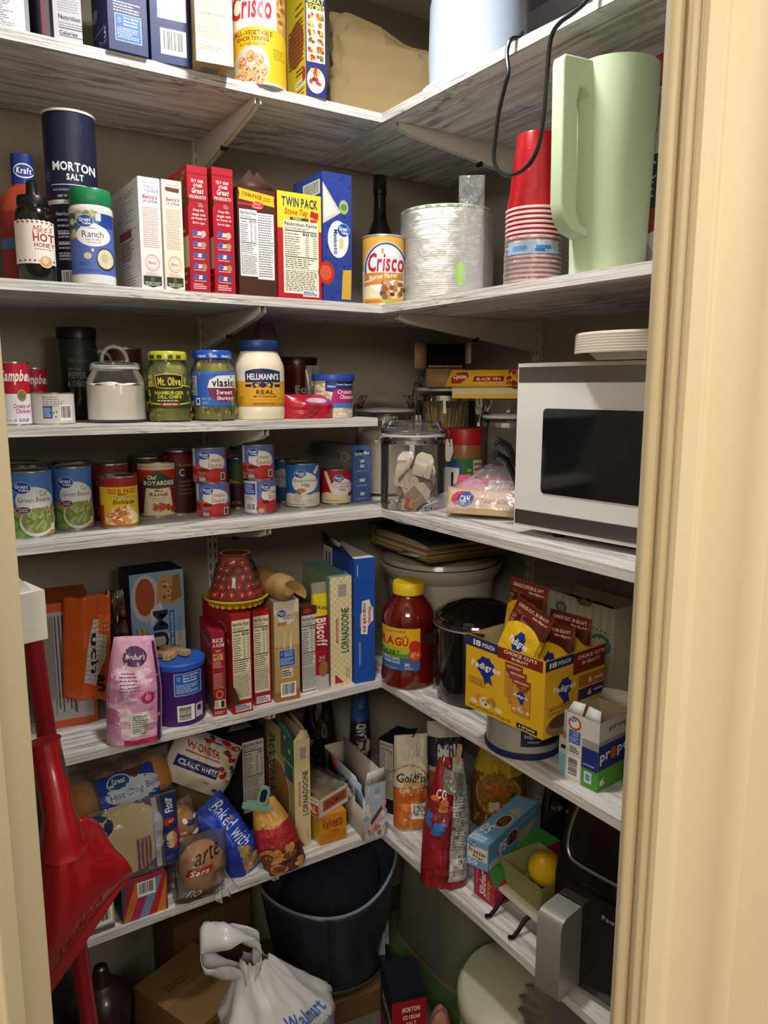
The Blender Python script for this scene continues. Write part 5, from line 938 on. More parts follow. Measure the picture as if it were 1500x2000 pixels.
def prem(p):
    p.R(0, .42, 1, 1, '7d9ec2'); p.R(0, 0, 1, .5, 'b6b4ae'); p.E(.28, .8, .26, .19, 'b9b6b0'); p.E(.27, .81, .18, .15, 'a04a34'); p.G([(.48, .74), (.88, .72), (.96, .93), (.6, .98), (.5, .9)], 'b28a58'); p.blobs(.52, .76, .86, .92, 16, ['6a4828', 'caa878'], .03, .012, 2); p.G([(.74, .74), (.96, .78), (.92, .97), (.8, .95)], '8a6238'); p.G([(.35, .56), (.6, .7), (.55, .76), (.36, .7)], 'c2c4c4')
    p.T('PREMIUM', .40, .10, .68, .94, '1d2440', rot=90) if 0 else p.T('MIUM', .40, .14, .68, .69, '1d2440', rot=90); p.R(.7, .30, .8, .68, '2f6a9c'); p.T('SALTINE CRACKERS', .725, .32, .775, .66, 'b8d0e0', rot=90); p.L(.28, .3, .34, .52, 2, '55544e', .5, 3, .2, 1); p.L(.86, .36, .93, .62, 3, '7a7a74', .4, 5, .3, 1)
carton('cracker_box', 'pale blue saltine cracker box standing at the back behind the purple canister', 'box', (0.4578,1.6000,0.8326,0.1166,0.0900,0.2762,0.0000), 'a8b0b4', dict(F=prem), cols=dict(T='1c2a3c', L='1c222c'))
def pink(p):
    p.R(0, 0, 1, 1, 'cf9ab6'); p.blobs(.05, .1, .95, .7, 20, ['d9b0c4', 'c884a8', 'dcc0cc', 'b8688c'], .14, .07, 4); p.E(.5, .82, .26, .095, '4a2050'); p.T("Mother's", .3, .79, .72, .85, 'e0d0dc', sh=.25); p.L(.2, .5, .62, .68, 6, '6a3a5a', .35, 3); p.E(.72, .44, .13, .06, 'b02a5c', 16); p.E(.72, .44, .06, .03, 'd890b0', 12); p.G([(.42, .08), (.72, .08), (.74, .3), (.4, .3)], 'c9c8be'); p.L(.45, .1, .71, .28, 9, '3c4a44', .5, 3, 0, 0); p.R(.9, .0, .97, .95, '4a1850'); p.R(.3, .0, .9, .05, 'a82a50')
x, y, z = (0.3475,1.4156,0.8326); bag('cookie_bag', 'pink bag of frosted cookies with purple edge, leaning at the shelf edge', 'bag', (x, y-.004, z), toward(x, y)+.05, .100, .200, .062, M('c98fae', .28, coat=.35), pink, rx=-.10, ry=.05, wr=.006, seed=7, neck=.72, top=.3)
def coffee(p): p.WM(.42, .50, .92, .86); p.BAR(.46, .08, .78, .34, 1); p.R(.8, .1, .93, .32, 'c9c6d0'); p.put([[(.83, .2), (.9, .2), (.9, .29), (.83, .29)]], '2a2a30'); p.L(.02, .2, .22, .8, 9, '8a6aa4', .4, 3)
x, y, z, r, h = (0.4540,1.4683,0.8326,0.0524,0.1279)
LT('coffee_canister', 'purple coffee canister with a blue lid, clothespins lying on it', 'canister', (x, y, z, r, h), [
    ('canister_body', [(.97, 0), (1, .01), (1, .9), (.98, .91)], M('42206a', .35), coffee), ('lid', [(1.0, .895), (1.04, .9), (1.045, .98), (1.0, 1.0), (.93, .99), (1e-5, .99)], M('2858b8', .4), None)])
WD = M('b5946a', .7, vary=.12, vs=60)
def clothespin():
    t = thing('clothespin', '', 'clothespin'); 
    for s in (-1, 1):
        m = B(); m.prism([(0, .0006*s if 0 else 0), (.072, 0), (.072, .003), (.05, .006), (.03, .0045), (.006, .007), (0, .006)], -.0048, .0048, WD, Matrix.Rotation(.05*s, 4, 'Z') @ Matrix(((1, 0, 0, 0), (0, s, 0, .0006*s), (0, 0, s, 0), (0, 0, 0, 1))))
        m.build('wooden_half', t)
    m = B(); m.tube([(.036+.004*math.cos(k*.9), .004*math.sin(k*.9)*1.3, -.004+.0006*k) for k in range(14)], .0007, DSTEEL, 5); m.tube([(.036, -.0085, 0), (.026, -.0085, 0), (.026, .0085, 0), (.036, .0085, 0)], .0006, DSTEEL, 5); m.build('spring', t); return t
cp = clothespin(); L_ = ['leftmost of the wooden clothespins lying on the purple canister lid', 'middle wooden clothespin on the purple canister lid', 'wooden clothespin on the right of the purple canister lid']
for k, (dx, dy, aa) in enumerate(((-.026, -.014, 1.0), (-.006, -.008, 2.35), (.020, -.012, 2.1))):
    A_ = (x+dx, y+dy, z+h+.0055+.001*k)
    if k == 0: cp['label'] = L_[0]; cp['group'] = 'clothespins on the purple canister'; place(cp, A_, aa, .0)
    else: copy_thing(cp, A_, aa, L_[k])
copy_thing(cp, (x-.036, y+.07, z+.101), 1.9, 'tan clothespin standing behind the purple canister in front of the cracker box', ry=-1.15).__delitem__('group')
def rice(p): p.T('RICE', .12, .885, .88, .935, 'e2d6d2'); p.T('A RONI', .12, .83, .95, .875, 'e2d6d2'); p.T('BEEF', .3, .775, .7, .795, 'd8b0a0'); p.R(.1, .67, .85, .755, 'b5884c'); p.blobs(.15, .68, .8, .745, 26, ['d8b070', '8a5a2c', 'c89858'], .05, .012, 3); p.L(.1, .58, .88, .66, 6, 'd0b0a8', .4, 3); p.L(.1, .33, .88, .52, 11, 'c8a098', .4, 4); p.O(.5, .26, .28, .05, .3, 'b08a4a', 16); p.R(.1, .09, .92, .19, 'd9d6d0'); p.put([[(.58, .1), (.85, .1), (.85, .18), (.58, .18)]], '2a2626'); p.L(.15, .1, .5, .18, 5, '3a3a3a', .5, 3); p.L(.1, .02, .88, .06, 2, 'd0b0a8', .5, 5)
carton('rice_box', 'small dark red rice box standing right of the purple canister', 'box', (0.5251,1.4259,0.8326,0.0284,0.1300,0.1768,-0.1676), '8e1a26', dict(F=rice, L=lambda p: (p.T('RICE', .3, .80, .9, .86, 'b88a88'), p.T('RONI', .3, .60, .95, .66, 'b88a88'), p.E(.6, .2, .5, .12, '5a3020'))))
def nb(p): p.NUT(.04, .135, .93, .94, ('110', '150'), 'd9d2b2', '22201c'); p.R(.12, .02, .92, .09, 'd9d8dc'); p.L(.15, .028, .9, .085, 3, '30407c', .6, 3)
r1 = (0.5707,1.4137,0.8326,0.0437,0.1800,0.2126,-0.0254)
carton('rice_box', 'red boxed side dish with yellow nutrition panel, under the tomato tub', 'box', r1, 'a01a26', dict(F=nb, L=lambda p: (p.O(.7, .82, .16, .05, .2, 'b88080', 16), p.T('uinoa', .35, .70, .95, .75, 'b88080'), p.L(.3, .3, .9, .5, 5, '7a2a2c', .4, 3), p.E(.9, .2, .3, .1, '6a4030'))), cols=dict(T='96202a'))
carton('rice_box', 'second red boxed side dish with nutrition panel, left of the pancake mix', 'box', (0.6229,1.4317,0.8326,0.0395,0.1700,0.2077,-0.0409), 'a01a26', dict(F=nb))
pk = (0.6761,1.4208,0.8326,0.0577,0.1400,0.2218,-0.0789)
def panc(p):
    p.R(0, 0, 1, .10, '9a6a34'); p.R(0, .86, 1, 1, 'cfc9b8'); p.R(0, .55, 1, .88, 'bfa878'); p.E(.5, .84, .34, .075, 'd8d2c8'); p.GV(.3, .88, .17, .035); p.T('Pancake &', .34, .845, .8, .87, '6a4a34', 'r'); p.T('Waffle Mix', .36, .815, .8, .84, '6a4a34', 'r'); p.R(.12, .76, .5, .795, 'b07a3c')
    p.G([(.35, .55), (.45, .72), (.4, .52)], 'e0d4b4'); p.G([(.6, .55), (.7, .72), (.68, .5)], 'e0d4b4'); p.WM(.17, .35, .82, .52); p.R(.28, .235, .72, .325, 'd8d4c8'); p.L(.3, .245, .7, .315, 3, '1e1e1e', .65, 3); p.BAR(.22, .04, .84, .185)
carton('pancake_mix_box', 'tan and gold pancake mix box with a paper roll lying on it', 'box', pk, 'b3925a', dict(F=panc), cols=dict(T='c9c4b8', L='a58a5a'))
br = (0.7397,1.4408,0.8326,0.0397,0.1300,0.1948,0.0070)
carton('cookie_mix_box', 'brown box with white nutrition panel, right of the pancake mix', 'box', br, '4a2a1e', dict(F=lambda p: (p.E(.4, .95, .28, .03, 'b02a34'), p.NUT(.02, .01, .98, .90, ('100', '170'), 'c9c8c6', '242424'))))
def bisc(p): p.R(0, 0, 1, .14, 'b8b2b4'); p.R(0, .14, 1, .70, '9a1626'); p.R(0, .70, 1, .9, 'd2bc1e'); p.R(0, .9, 1, 1, '8a8478'); p.T('Biscoff', .1, .42, .75, .68, 'e6dcdc', rot=-90); p.T('XL', .2, .27, .6, .33, 'c9a0a0', rot=-90); p.T('AIRLINE', .05, .76, .9, .79, '2a2a1e', slant=-.03); p.E(.5, .2, .3, .08, 'a06a3c', 14)
x, y, z = (0.7754,1.4413,0.8326); bag('cookie_pack', 'narrow red and yellow cookie pack standing left of the yellow checked box', 'pack', (x-.004, y+.012, z), -.05, .036, .242, .040, M('9a1626', .3, coat=.3), bisc, wr=.002, seed=9, p=6)
def lorna(p):
    rn = random.Random(2); pl_ = []
    for j in range(34):
        for i in range(7):
            if (i+j) % 2: u0 = i/7; v0 = j/34; pl_.append([(u0, v0), (u0+1/7, v0), (u0+1/7, v0+1/34), (u0, v0+1/34)])
    p.put(pl_, 'd9c690'); p.R(.35, .81, .78, .94, 'd0cdc0'); p.L(.38, .82, .75, .93, 8, '2a2a2c', .5, 3, 0); p.T('LORNADOONE', .50, .30, .86, .71, '2a5a50', 'b', rot=90); p.R(.26, .4, .36, .62, 'b03426'); p.L(.28, .41, .34, .61, 1, 'e0c0b0', .5, 3, 0, 1); p.G([(.2, .02), (.62, .02), (.2, .11)], 'a8203a'); p.L(.7, .04, .9, .16, 3, '9a9060', .4, 3, .3, 1)
carton('shortbread_box', 'yellow checked shortbread cookie box standing next to the bright blue cupcake box', 'box', (0.8167,1.4344,0.8326,0.0534,0.1700,0.2521,-0.1013), 'e2d8b0', dict(F=lorna), cols=dict(T='6f9a8c', L='8a9a7a'))
def host(p): p.G([(.3, .40), (.62, .39), (.66, .46), (.92, .50), (.92, .60), (.8, .62), (.72, .67), (.36, .66)], 'ece6e4'); p.T('cupcakes', .36, .41, .60, .645, '8a1c24', rot=-90); p.T('Hostess', .66, .48, .86, .61, '9a2228', rot=-90); p.R(.26, .45, .33, .56, 'b8a080'); p.L(.2, .13, .3, .33, 2, 'b4c6e6', .4, 3, .2, 1); p.L(.12, .86, .18, .95, 1, 'c8d4ec', .5, 3, 0, 1)
x, y, z, w, d, h, a = hb = (0.8693,1.4187,0.8326,0.0507,0.1900,0.2911,-0.1327)
o = carton('cupcake_box', 'bright blue cupcake box with its end flap torn open', 'box', hb, '1b4fae', dict(F=host, L=lambda p: (p.O(.72, .82, .14, .045, .25, 'd0d6e6', 16), p.R(.0, .3, .3, 1, 'c4bdb2'), p.L(.05, .75, .25, .95, 2, '2a3a6a', .5, 3, .2, 1))), cols=dict(T='d8d4cc', L='26479a'))
m = B(); m.add([(-w/2, .01, h), (-w/2, d, h), (-w/2-.006, d, h+.035), (-w/2-.006, .05, h+.018)], [(0, 1, 2, 3)], M('16284f', .5)); m.add([(-w/2-.0063, d*.35, h+.014), (-w/2-.0063, d*.7, h+.014), (-w/2-.0063, d*.7, h+.028), (-w/2-.0063, d*.35, h+.024)], [(3, 2, 1, 0)], M('b08a78', .5)); m.build('flap', o, solid=.0008)
# tomato tub on its yellow plate, on top of the two red boxes
tz = .8326+r1[5]+.0008; tx, ty, tr = .588, 1.478, .0665
t = thing('tomato_tub', 'clear dome tub of grape tomatoes upside down on its yellow lid', 'tub', (tx, ty, tz), toward(tx, ty))
m = B(); n = 64; YL = M('d3b62c', .35, coat=.2)
m.lathe([(1e-5, 0), (.62*tr, 0), (.8*tr, .006), (.98*tr, .020), (1.02*tr, .021), (1.02*tr, .0235), (.97*tr, .0235), (.79*tr, .010), (1e-5, .006)], YL, n); 
for k in range(24): a_ = 2*PI*k/24; m.ball((.80*tr*math.sin(a_), -.80*tr*math.cos(a_), .0095), .0055, YL, 8, 5)
m.build('lid', t)
H = .112; dp = [(.86*tr, .016), (.82*tr, .03), (.60*tr, H*.80), (.52*tr, H*.86), (.50*tr, H*.98), (.46*tr, H), (1e-5, H)]
m = B(); m.lathe(dp, film('f4ece8', .04, .05), 48, cap=False); m.build('dome', t)
m = B(); m.lathe([(.40*tr, H*1.002), (1e-5, H*1.003)], M('7a1a12', .3), 32, cap=False); m.lathe([(.47*tr, H*1.001), (.41*tr, H*1.002)], M('c8a83a', .4), 32, cap=False); m.lathe([(.505*tr, H*.9), (.50*tr, H*.975)], M('8a2016', .35), 32, cap=False); m.build('foil_label', t)
rn = random.Random(4); TM = [M(c, .15, coat=.6, spec=.6) for c in ('9a1a12', '8a140e', 'a8261a')]; tb_ = []
for c in range(3):
    m = B(); m.ball((0, 0, 0), .0095, TM[c], 14, 10, 1, 1, 1.15); q = m.build('grape_tomato'); setp(q, 'red grape tomato among many in the clear tub on the red boxes', 'tomato', 'grape tomatoes in the clear tub'); tb_.append([q, 0])
lay = 0
for zz_, R_t, nn in ((.030, .72, 15), (.0465, .63, 13), (.063, .53, 11), (.0795, .43, 8), (.094, .33, 6), (.038, .36, 7), (.055, .3, 6), (.072, .22, 5)):
    for k in range(nn):
        a_ = 2*PI*k/nn+zz_*37; q = tb_[rn.randrange(3)]; lc = (tx+R_t*tr*math.sin(a_), ty-R_t*tr*math.cos(a_), tz+zz_); ro = (rn.uniform(0, 3), rn.uniform(0, 3), rn.uniform(0, 3))
        if q[1] == 0: place(q[0], lc, *ro); q[1] = 1
        else: copy_thing(q[0], lc, ro[0], q[0]['label'], None, ro[1], ro[2])
# crumpled paper roll on the pancake mix
m = B(); ln = .155
def roll(u, v):
    a_ = 2*PI*u; k = 1-.5*max(0, v-.93)/.07-.0*v; r = .0275*(1+.05*noise.noise(Vector((math.cos(a_)*2, math.sin(a_)*2, v*6))))*(k if v > .93 else 1)*(1 if v > .04 else .7+.3*v/.04)
    return Vector((r*math.cos(a_), -ln/2+ln*(1-v), r*math.sin(a_)))
m.grid(roll, 32, 26, M('9a7a4a', .55, spec=.3, vary=.06, vs=30)); m.add([roll(i/32, 0) for i in range(32)], [tuple(range(32))], M('86683c', .7)); m.add([roll(i/32, 1) for i in range(32)], [tuple(reversed(range(32)))], M('b08c58', .6)); 
m.grid(lambda u, v: Vector((.006+.030*v*math.cos(PI*1.0*u-.5), -ln/2-.001-.010*v, -.004+.026*v*math.sin(PI*1.0*u-.9))), 8, 3, M('a98554', .55))
o = m.build('paper_roll', ang=50); setp(o, 'tan rolled paper bag lying on top of the pancake mix box', 'bag'); place(o, (pk[0]-.012, pk[1]+.060, .8326+pk[5]+.0285), .16)
# ---------------------------------------------------------------- fifth shelf, right wall
SAUCE = M('5c1008', .10, spec=.6, coat=.7)
def ragu(p):
    p.R(0, .19, .72, .55, '3d5f94'); p.R(0, .405, .72, .60, 'd8a81c'); p.R(0, .31, .72, .36, '4f8a34'); p.R(0, .35, .72, .42, 'a8b030'); p.T('RAG\u00da', -.02, .43, .50, .535, 'b02014'); p.T('CHUNKY', .0, .335, .34, .385, '1a2a14'); p.T('TOMATO, GARLIC', .0, .285, .34, .315, 'dfe4ea'); p.T('& ONION SAUCE', .0, .255, .34, .28, 'dfe4ea'); p.E(.62, .345, .12, .065, 'b83a1c'); p.E(.62, .345, .09, .045, 'd8683c', 12); p.E(.62, .43, .11, .055, 'b83018'); p.blobs(.55, .32, .68, .37, 8, ['e0a070', 'c04a24'], .02, .01, 3); p.T('30', .43, .235, .52, .265, 'd8e0e8'); p.L(.43, .2, .6, .23, 3, 'a8bcd4', .5, 3); p.L(.05, .2, .3, .215, 1, '9ab0cc', .5, 4, 0); p.T('OLD WORLD', .1, .555, .45, .575, '6a4a14', slant=.01)
LT('pasta_sauce_jar', 'large jar of red chunky pasta sauce with yellow lid at the inner corner', 'jar', (0.9599,1.3760,0.8326,0.0625,0.2360), [
    ('jar_body', [(.90, 0), (.99, .02), (1, .07), (.97, .16), (.955, .18), (.955, .60), (.98, .64), (.96, .70), (.80, .79), (.60, .85), (.55, .87), (.55, .9)], SAUCE, ragu), ('lid', [(.57, .885), (.585, .89), (.585, .985), (.55, 1), (1e-5, 1)], M('d8b420', .35), None)])
x, y, z, r, h = 1.165, 1.53, ZS['6'], .158, .262; CR = M('b3ada0', .3, coat=.3)
t = thing('slow_cooker', 'large grey-beige slow cooker crock with a flared rim, in the corner under the binder', 'pot', (x, y, z), toward(x, y))
m = B(); m.lathe([(1e-5, 0), (.62*r, 0), (.72*r, .02), (.84*r, .55*h), (.87*r, .74*h), (.93*r, .78*h), (.99*r, .84*h), (1.0*r, .87*h), (.96*r, .885*h), (.88*r, .86*h), (1e-5, .6*h)], CR, 64); m.build('crock', t)
m = B(); m.lathe([(.90*r, .88*h), (.93*r, .89*h), (.91*r, .93*h), (.6*r, .985*h), (1e-5, h)], M('aaa598', .25, coat=.4), 64, cap=False); m.build('lid', t)
bz = z+h+.001; t = thing('ring_binder', 'worn ring binder stuffed with papers and dividers, lying on the slow cooker', 'binder', (1.030, 1.522, bz), -1.62)
w, d, hh = .275, .26, .050; m = B(); YC = M('8a7d1c', .5); GC = M('1d2a26', .45)
m.box(-w/2, w/2, 0, d, 0, .003, GC); m.box(-w/2+.004, w/2-.004, .002, d-.002, .003, .0045, YC); m.build('back_cover', t)
m = B(); m.grid(lambda u, v: Vector((-w/2-.002+w*u, d*v, hh+.006-.014*u*(1)+.004*math.sin(PI*u))), 8, 2, GC); m.build('front_cover', t, solid=.003)
m = B(); m.box(-w/2-.003, -w/2+.001, 0, d, 0, hh+.004, GC, R=YC); m.build('spine', t)
m = B(); rn = random.Random(3)
for k in range(16):
    z0 = .005+k*.0024; x1 = w/2-.012-rn.uniform(0, .02); c = rn.choice(['a88a60', 'bda57a', '8a7048', 'c8b48c', '967c50']); m.box(-w/2+.012, x1, .004+rn.uniform(0, .006), d-.01, z0, z0+.0021, M(c, .8))
m.build('pages', t)
m = B()
for yy in (.03,): m.tube([(-w/2+.005+.014*math.sin(q), yy*.2+.002, .02+.014*math.cos(q)) for q in [PI*k/10 for k in range(11)]], .0015, CHROME, 6); m.ball((-w/2+.006, -.002, .034), .0035, CHROME, 8, 6)
m.build('ring', t)
m = B(); m.add([(0.02, -.014, .006), (.10, -.012, .012), (.10, .03, .014), (0.0, .03, .012)], [(0, 1, 2, 3)], M('b5a88c', .8)); m.build('loose_sheet', t, solid=.0005)
x, y, z, r, h = (1.0350,1.2280,0.8326,0.0879,0.1961)
t = thing('slow_cooker', 'small black slow cooker with a dark glass lid, behind the dog food box', 'pot', (x, y, z), toward(x, y)); BK = M('0c0b0b', .15, coat=.6)
m = B(); m.lathe([(1e-5, 0), (.90*r, 0), (.94*r, .02*h), (.97*r, .10*h), (1.0*r, .84*h), (.98*r, .88*h)], BK, 56); p = P(m, Cyl(lambda q: r*1.0, h, 56)); m.build('housing', t)
m = B(); m.lathe([(1.0*r, .86*h), (1.05*r, .88*h), (1.07*r, .90*h), (1.05*r, .925*h), (.98*r, .92*h)], M('151313', .1, coat=.7), 56, cap=False); m.lathe([(1.045*r, .845*h), (1.06*r, .855*h), (1.045*r, .865*h)], M('9a9890', .3, .6), 56, cap=False); m.build('crock_rim', t)
m = B(); m.lathe([(1.0*r, .925*h), (.98*r, .96*h), (.7*r, 1.05*h), (.3*r, 1.10*h), (1e-5, 1.11*h)], M('0a0a0a', .06, spec=.6, coat=.7), 56, cap=False); m.build('glass_lid', t)
for s in (-1,): m = B(); m.box(-1.22*r, -.95*r, -.018, .018, .60*h, .72*h, BK); m.build('side_handle', t, bevel=.006)
# dog bowl, dog food carton with pouches
x, y, z, r, h = (0.9639,0.9991,0.8326,0.0724,0.0747); BH = h
STB = M('b9b8b4', .38, .55)
t = thing('dog_bowl', 'stainless steel dog bowl with navy rubber base under the yellow dog food box', 'bowl', (x, y, z), toward(x, y))
m = B(); bpz = [(.97*r, .16*h), (.96*r, .5*h), (.97*r, .97*h), (1.0*r, .985*h), (.98*r, h), (.93*r, .98*h), (.88*r, .3*h), (1e-5, .25*h)]; m.lathe(bpz, STB, 56, cap=False); p = P(m, Cyl(lambda q: .966*r, h)); p.R(.47, .34, .98, .74, '2a3448'); p.R(.48, .36, .97, .72, '1c2638'); p.T('Indipets', .52, .52, .72, .68, 'b8c0cc', 'r'); p.L(.56, .42, .72, .5, 1, '8a94a8', .5, 3, 0); p.R(.75, .5, .95, .66, '3a4a6a'); m.build('bowl_body', t)
m = B(); m.lathe([(1e-5, 0), (.98*r, 0), (1.0*r, .03*h), (1.0*r, .15*h), (.97*r, .17*h)], M('1a2550', .55), 56, cap=False); m.build('rubber_base', t)
pz = z+h+.0008
def dog(p, u, v, s):
    """plain puppy picture: a tan head with ears, eyes, nose and two paws"""
    p.E(u-.13*s, v+.05*s, .09*s, .10*s, 'c98a44', 16); p.E(u+.13*s, v+.05*s, .09*s, .10*s, 'b5743a', 16); p.E(u, v, .14*s, .12*s, 'd8c4a0', 20); p.E(u+.06*s, v+.02*s, .07*s, .09*s, 'b88a50', 14); p.E(u+.01*s, v-.05*s, .09*s, .06*s, 'e4d8c0', 16); p.E(u-.055*s, v+.02*s, .018*s, .016*s, '241408', 8); p.E(u+.06*s, v+.02*s, .018*s, .016*s, '241408', 8); p.E(u+.01*s, v-.04*s, .032*s, .024*s, '1a1414', 10)
    for d_ in (-.26, .28): p.E(u+d_*s, v-.06*s, .08*s, .055*s, 'e0cda8', 14)
def ped(p, u, v, k=1.):
    p.put([[(u+.13*k*math.cos(2*PI*i/16)*(1.0 if i % 2 else .86), v+.155*k*math.sin(2*PI*i/16)*(1.0 if i % 2 else .86)) for i in range(16)]], '1c2f86'); p.G([(u-.05*k, v-.12*k), (u+.07*k, v-.12*k), (u+.1*k, v-.24*k), (u+.04*k, v-.20*k), (u, v-.25*k)], '1c2f86'); p.T('Pedigree', u-.20*k, v-.07*k, u+.20*k, v+.05*k, 'eceae4')
def pbF(p):
    p.G([(0, 1), (.42, 1), (.42, .86), (0, .86)], '1c2f5e'); p.R(.42, .84, .97, .985, '7a2418'); p.T('18', .1, .89, .2, .97, 'e8e6e0'); p.T('POUCH', .22, .895, .38, .955, 'e8e6e0'); p.T('CHOICE CUTS', .5, .925, .9, .97, 'ecdcc8'); p.T('IN GRAVY', .6, .865, .8, .905, 'ecdcc8')
    ped(p, .27, .64, .95); p.R(.05, .36, .26, .45, '2a241a'); p.R(.055, .365, .255, .445, 'd9a91c'); p.T('MADE WITH REAL', .07, .41, .24, .435, '2a241a'); p.T('CHICKEN OR BEEF', .07, .375, .24, .40, '2a241a'); dog(p, .28, .16, .62); p.L(.06, .025, .62, .07, 2, '3a3014', .4, 3, .1)
    for k, (u, v, c) in enumerate(((.52, .36, 'b88a3c'), (.57, .29, 'b88030'), (.62, .20, 'c08a34'))): p.R(u, v, u+.22, v+.46, '7a5a24'); p.R(u+.004, v+.004, u+.216, v+.456, c); p.R(u+.004, v+.38, u+.216, v+.456, '8a2c1c'); p.T('CHOICE CUTS IN GRAVY', u+.02, v+.40, u+.2, v+.43, 'ecd8c0'); p.blobs(u+.03, v+.28, u+.19, v+.37, 10, ['6a3a1c', '8a5228'], .03, .02, k)
    ped(p, .73, .44, .42); dog(p, .73, .27, .3); p.R(.68, .02, .93, .085, '1c1c1e'); p.T('6 OF EACH', .71, .035, .9, .07, 'e6e2d4')
def pbR(p):
    p.R(0, .86, .45, .99, '1c2f5e'); p.R(.45, .7, 1, .98, '7a2418'); p.T('18', .06, .89, .18, .96, 'e8e6e0'); p.T('POUCH', .2, .895, .4, .95, 'e8e6e0'); p.T('CHOICE CUTS', .52, .88, .98, .93, 'ecdcc8'); p.T('IN GRAVY', .6, .8, .9, .85, 'ecdcc8'); ped(p, .32, .58, .9); p.R(.55, .5, 1, .66, 'b06a2c'); p.R(.55, .33, 1, .48, '3a2a5a'); p.T('6', .72, .53, .78, .62, 'ece0d0'); p.T('6', .72, .36, .78, .45, 'ece0d0'); p.L(.82, .54, .98, .6, 1, 'ecd8c0', .5, 3, 0); p.L(.82, .38, .98, .44, 1, 'd0c8e0', .5, 3, 0)
    p.R(.06, .27, .46, .38, '2a241a'); p.R(.065, .275, .455, .375, 'd9a91c'); p.T('MADE WITH REAL', .09, .335, .43, .365, '2a241a'); p.T('CHICKEN OR BEEF', .09, .285, .43, .315, '2a241a'); p.E(.3, .12, .26, .14, '8a6a44'); p.E(.3, .17, .22, .09, '5a3420'); p.blobs(.15, .14, .45, .21, 12, ['6a3c24', '4a2818'], .04, .02, 3)
dbx = (0.8805,0.9673,0.9095,0.1890,0.1650,0.1398,-1.4753); x, y, z, w, d, h, a = dbx
o = carton('dog_food_box', 'open yellow carton of dog food pouches standing on the steel bowl', 'box', (x, y, pz, w, d, h, a), 'd9a91c', dict(F=pbF, R=pbR), top=False)
flap(o, [(-w/2, .0, h), (-w/2+.03, 0, h), (-w/2+.05, 0, h+.012), (-w/2+.045, 0, h+.004), (-w/2, .0, h+.003)], 'c9a030', 'torn_edge')
def pouchF(p):
    p.R(0, .80, 1, 1, '6a2014'); p.T('CHOICE CUTS IN GRAVY', .1, .89, .9, .94, 'ecdcc8'); p.T('Filet Mignon', .55, .825, .92, .865, 'e4d0bc'); p.R(.0, .62, 1, .8, '4a1c10'); p.blobs(.06, .64, .5, .8, 14, ['5a2c16', '8a5028', '3a180c'], .08, .03, 3); p.E(.5, .48, .5, .24, 'd9b01c', 24); p.R(0, 0, 1, .42, 'd9b01c'); ped(p, .52, .42, 1.2); p.R(.06, .05, .94, .14, 'cda418')
def pouch(label, lx, ly, lz, aa, rx=0., ry=0.):
    q = Matrix.Translation((x, y, pz)) @ Matrix.Rotation(a, 4, 'Z') @ Vector((lx, ly, lz)); return bag('food_pouch', label, 'pouch', q, a+aa, .088, .125, .016, M('a87a1c', .25, coat=.3), pouchF, 'dog food pouches', rx, ry, wr=.003, seed=int(lx*900+ly*700), p=7, top=.4, nu=16, nv=18)
pouch('dog food pouch tilted forward, the most visible one standing out of the yellow carton', -.022, .040, h-.055, .0, -.25, .28)
pouch('upright dog food pouch sticking out behind the tilted one', -.035, .085, h-.028, .05, -.10, .05)
pouch('dog food pouch peeking out at the right of the yellow carton', .040, .080, h-.090, .1, -.12, -.04); pouch('second dog food pouch at the right end of the carton, behind its neighbour', .036, .122, h-.080, .1, -.12, .02)
def twelve(p):
    p.put([[(i/9, 0), (i/9+.055, 0), (i/9+.055, 1), (i/9, 1)] for i in range(9)], 'c6c1a2'); p.E(.22, .86, .09, .06, '5a8a7c', 16); p.T('12', .18, .84, .26, .88, 'c8d4c8'); p.E(.82, .62, .15, .10, '5f8a80', 18); p.T('12', .75, .62, .89, .68, 'd8dcd0'); p.T('PACK', .77, .57, .87, .6, 'd8dcd0')
    for k in range(16): p.E(.04+.06*k, .80-.004*k, .014, .010, ('8a7a3c', 'a8503c', '3c3428', '9a9a6a')[k % 4], 8)
    p.GV(.18, .56, .17, .075, '24407a'); p.E(.62, .42, .32, .14, 'b8b498'); p.T('Vanilla', .5, .44, .78, .5, '8a7a64', sh=.2); p.G([(.5, .58), (.75, .54), (.7, .6), (.55, .62)], 'a85a78'); p.L(.2, .1, .8, .3, 5, '8a8468', .3, 3)
o = carton('snack_carton', 'tall beige-green 12 pack carton with torn top, behind the dog food box', 'box', (1.2150,1.1002,0.8326,0.1921,0.0850,0.2207,-1.5708), 'd4cfb2', dict(F=twelve), top=False)
w, h = .192, (1.2150,1.1002,0.8326,0.1921,0.0850,0.2207,-1.5708)[5]
flap(o, [(-w/2, 0, h), (-w*.22, 0, h), (-w*.1, 0, h+.004), (0, 0, h-.014), (w*.15, 0, h-.012), (w*.2, 0, h+.006), (w*.48, 0, h+.004), (w*.48, 0, h-.001)], 'aaa488', 'torn_edge')
def prL(p):
    p.R(0, 0, .50, 1, 'cfd0cf'); p.R(.5, 0, 1, .32, '4f9a34'); p.R(.5, .28, 1, .58, '2a3280'); p.R(.5, .58, 1, .70, '9a9a9a'); p.R(.5, .70, 1, 1, 'd4d4d2'); p.E(.25, .86, .2, .10, 'c03a3a'); p.E(.25, .86, .15, .07, 'dcdcda'); p.GV(.2, .91, .1, .035); p.WM(.08, .56, .45, .76); p.R(.1, .40, .46, .53, 'dcdcda'); p.L(.12, .42, .44, .52, 3, '1c1c1c', .65, 3); p.BAR(.06, .06, .46, .37, 1); p.R(.6, .08, .82, .24, 'd8e0e4'); p.R(.64, .11, .78, .21, '7a90a8'); p.L(.55, .32, .9, .36, 1, 'b0b8e0', .5, 3, 0)
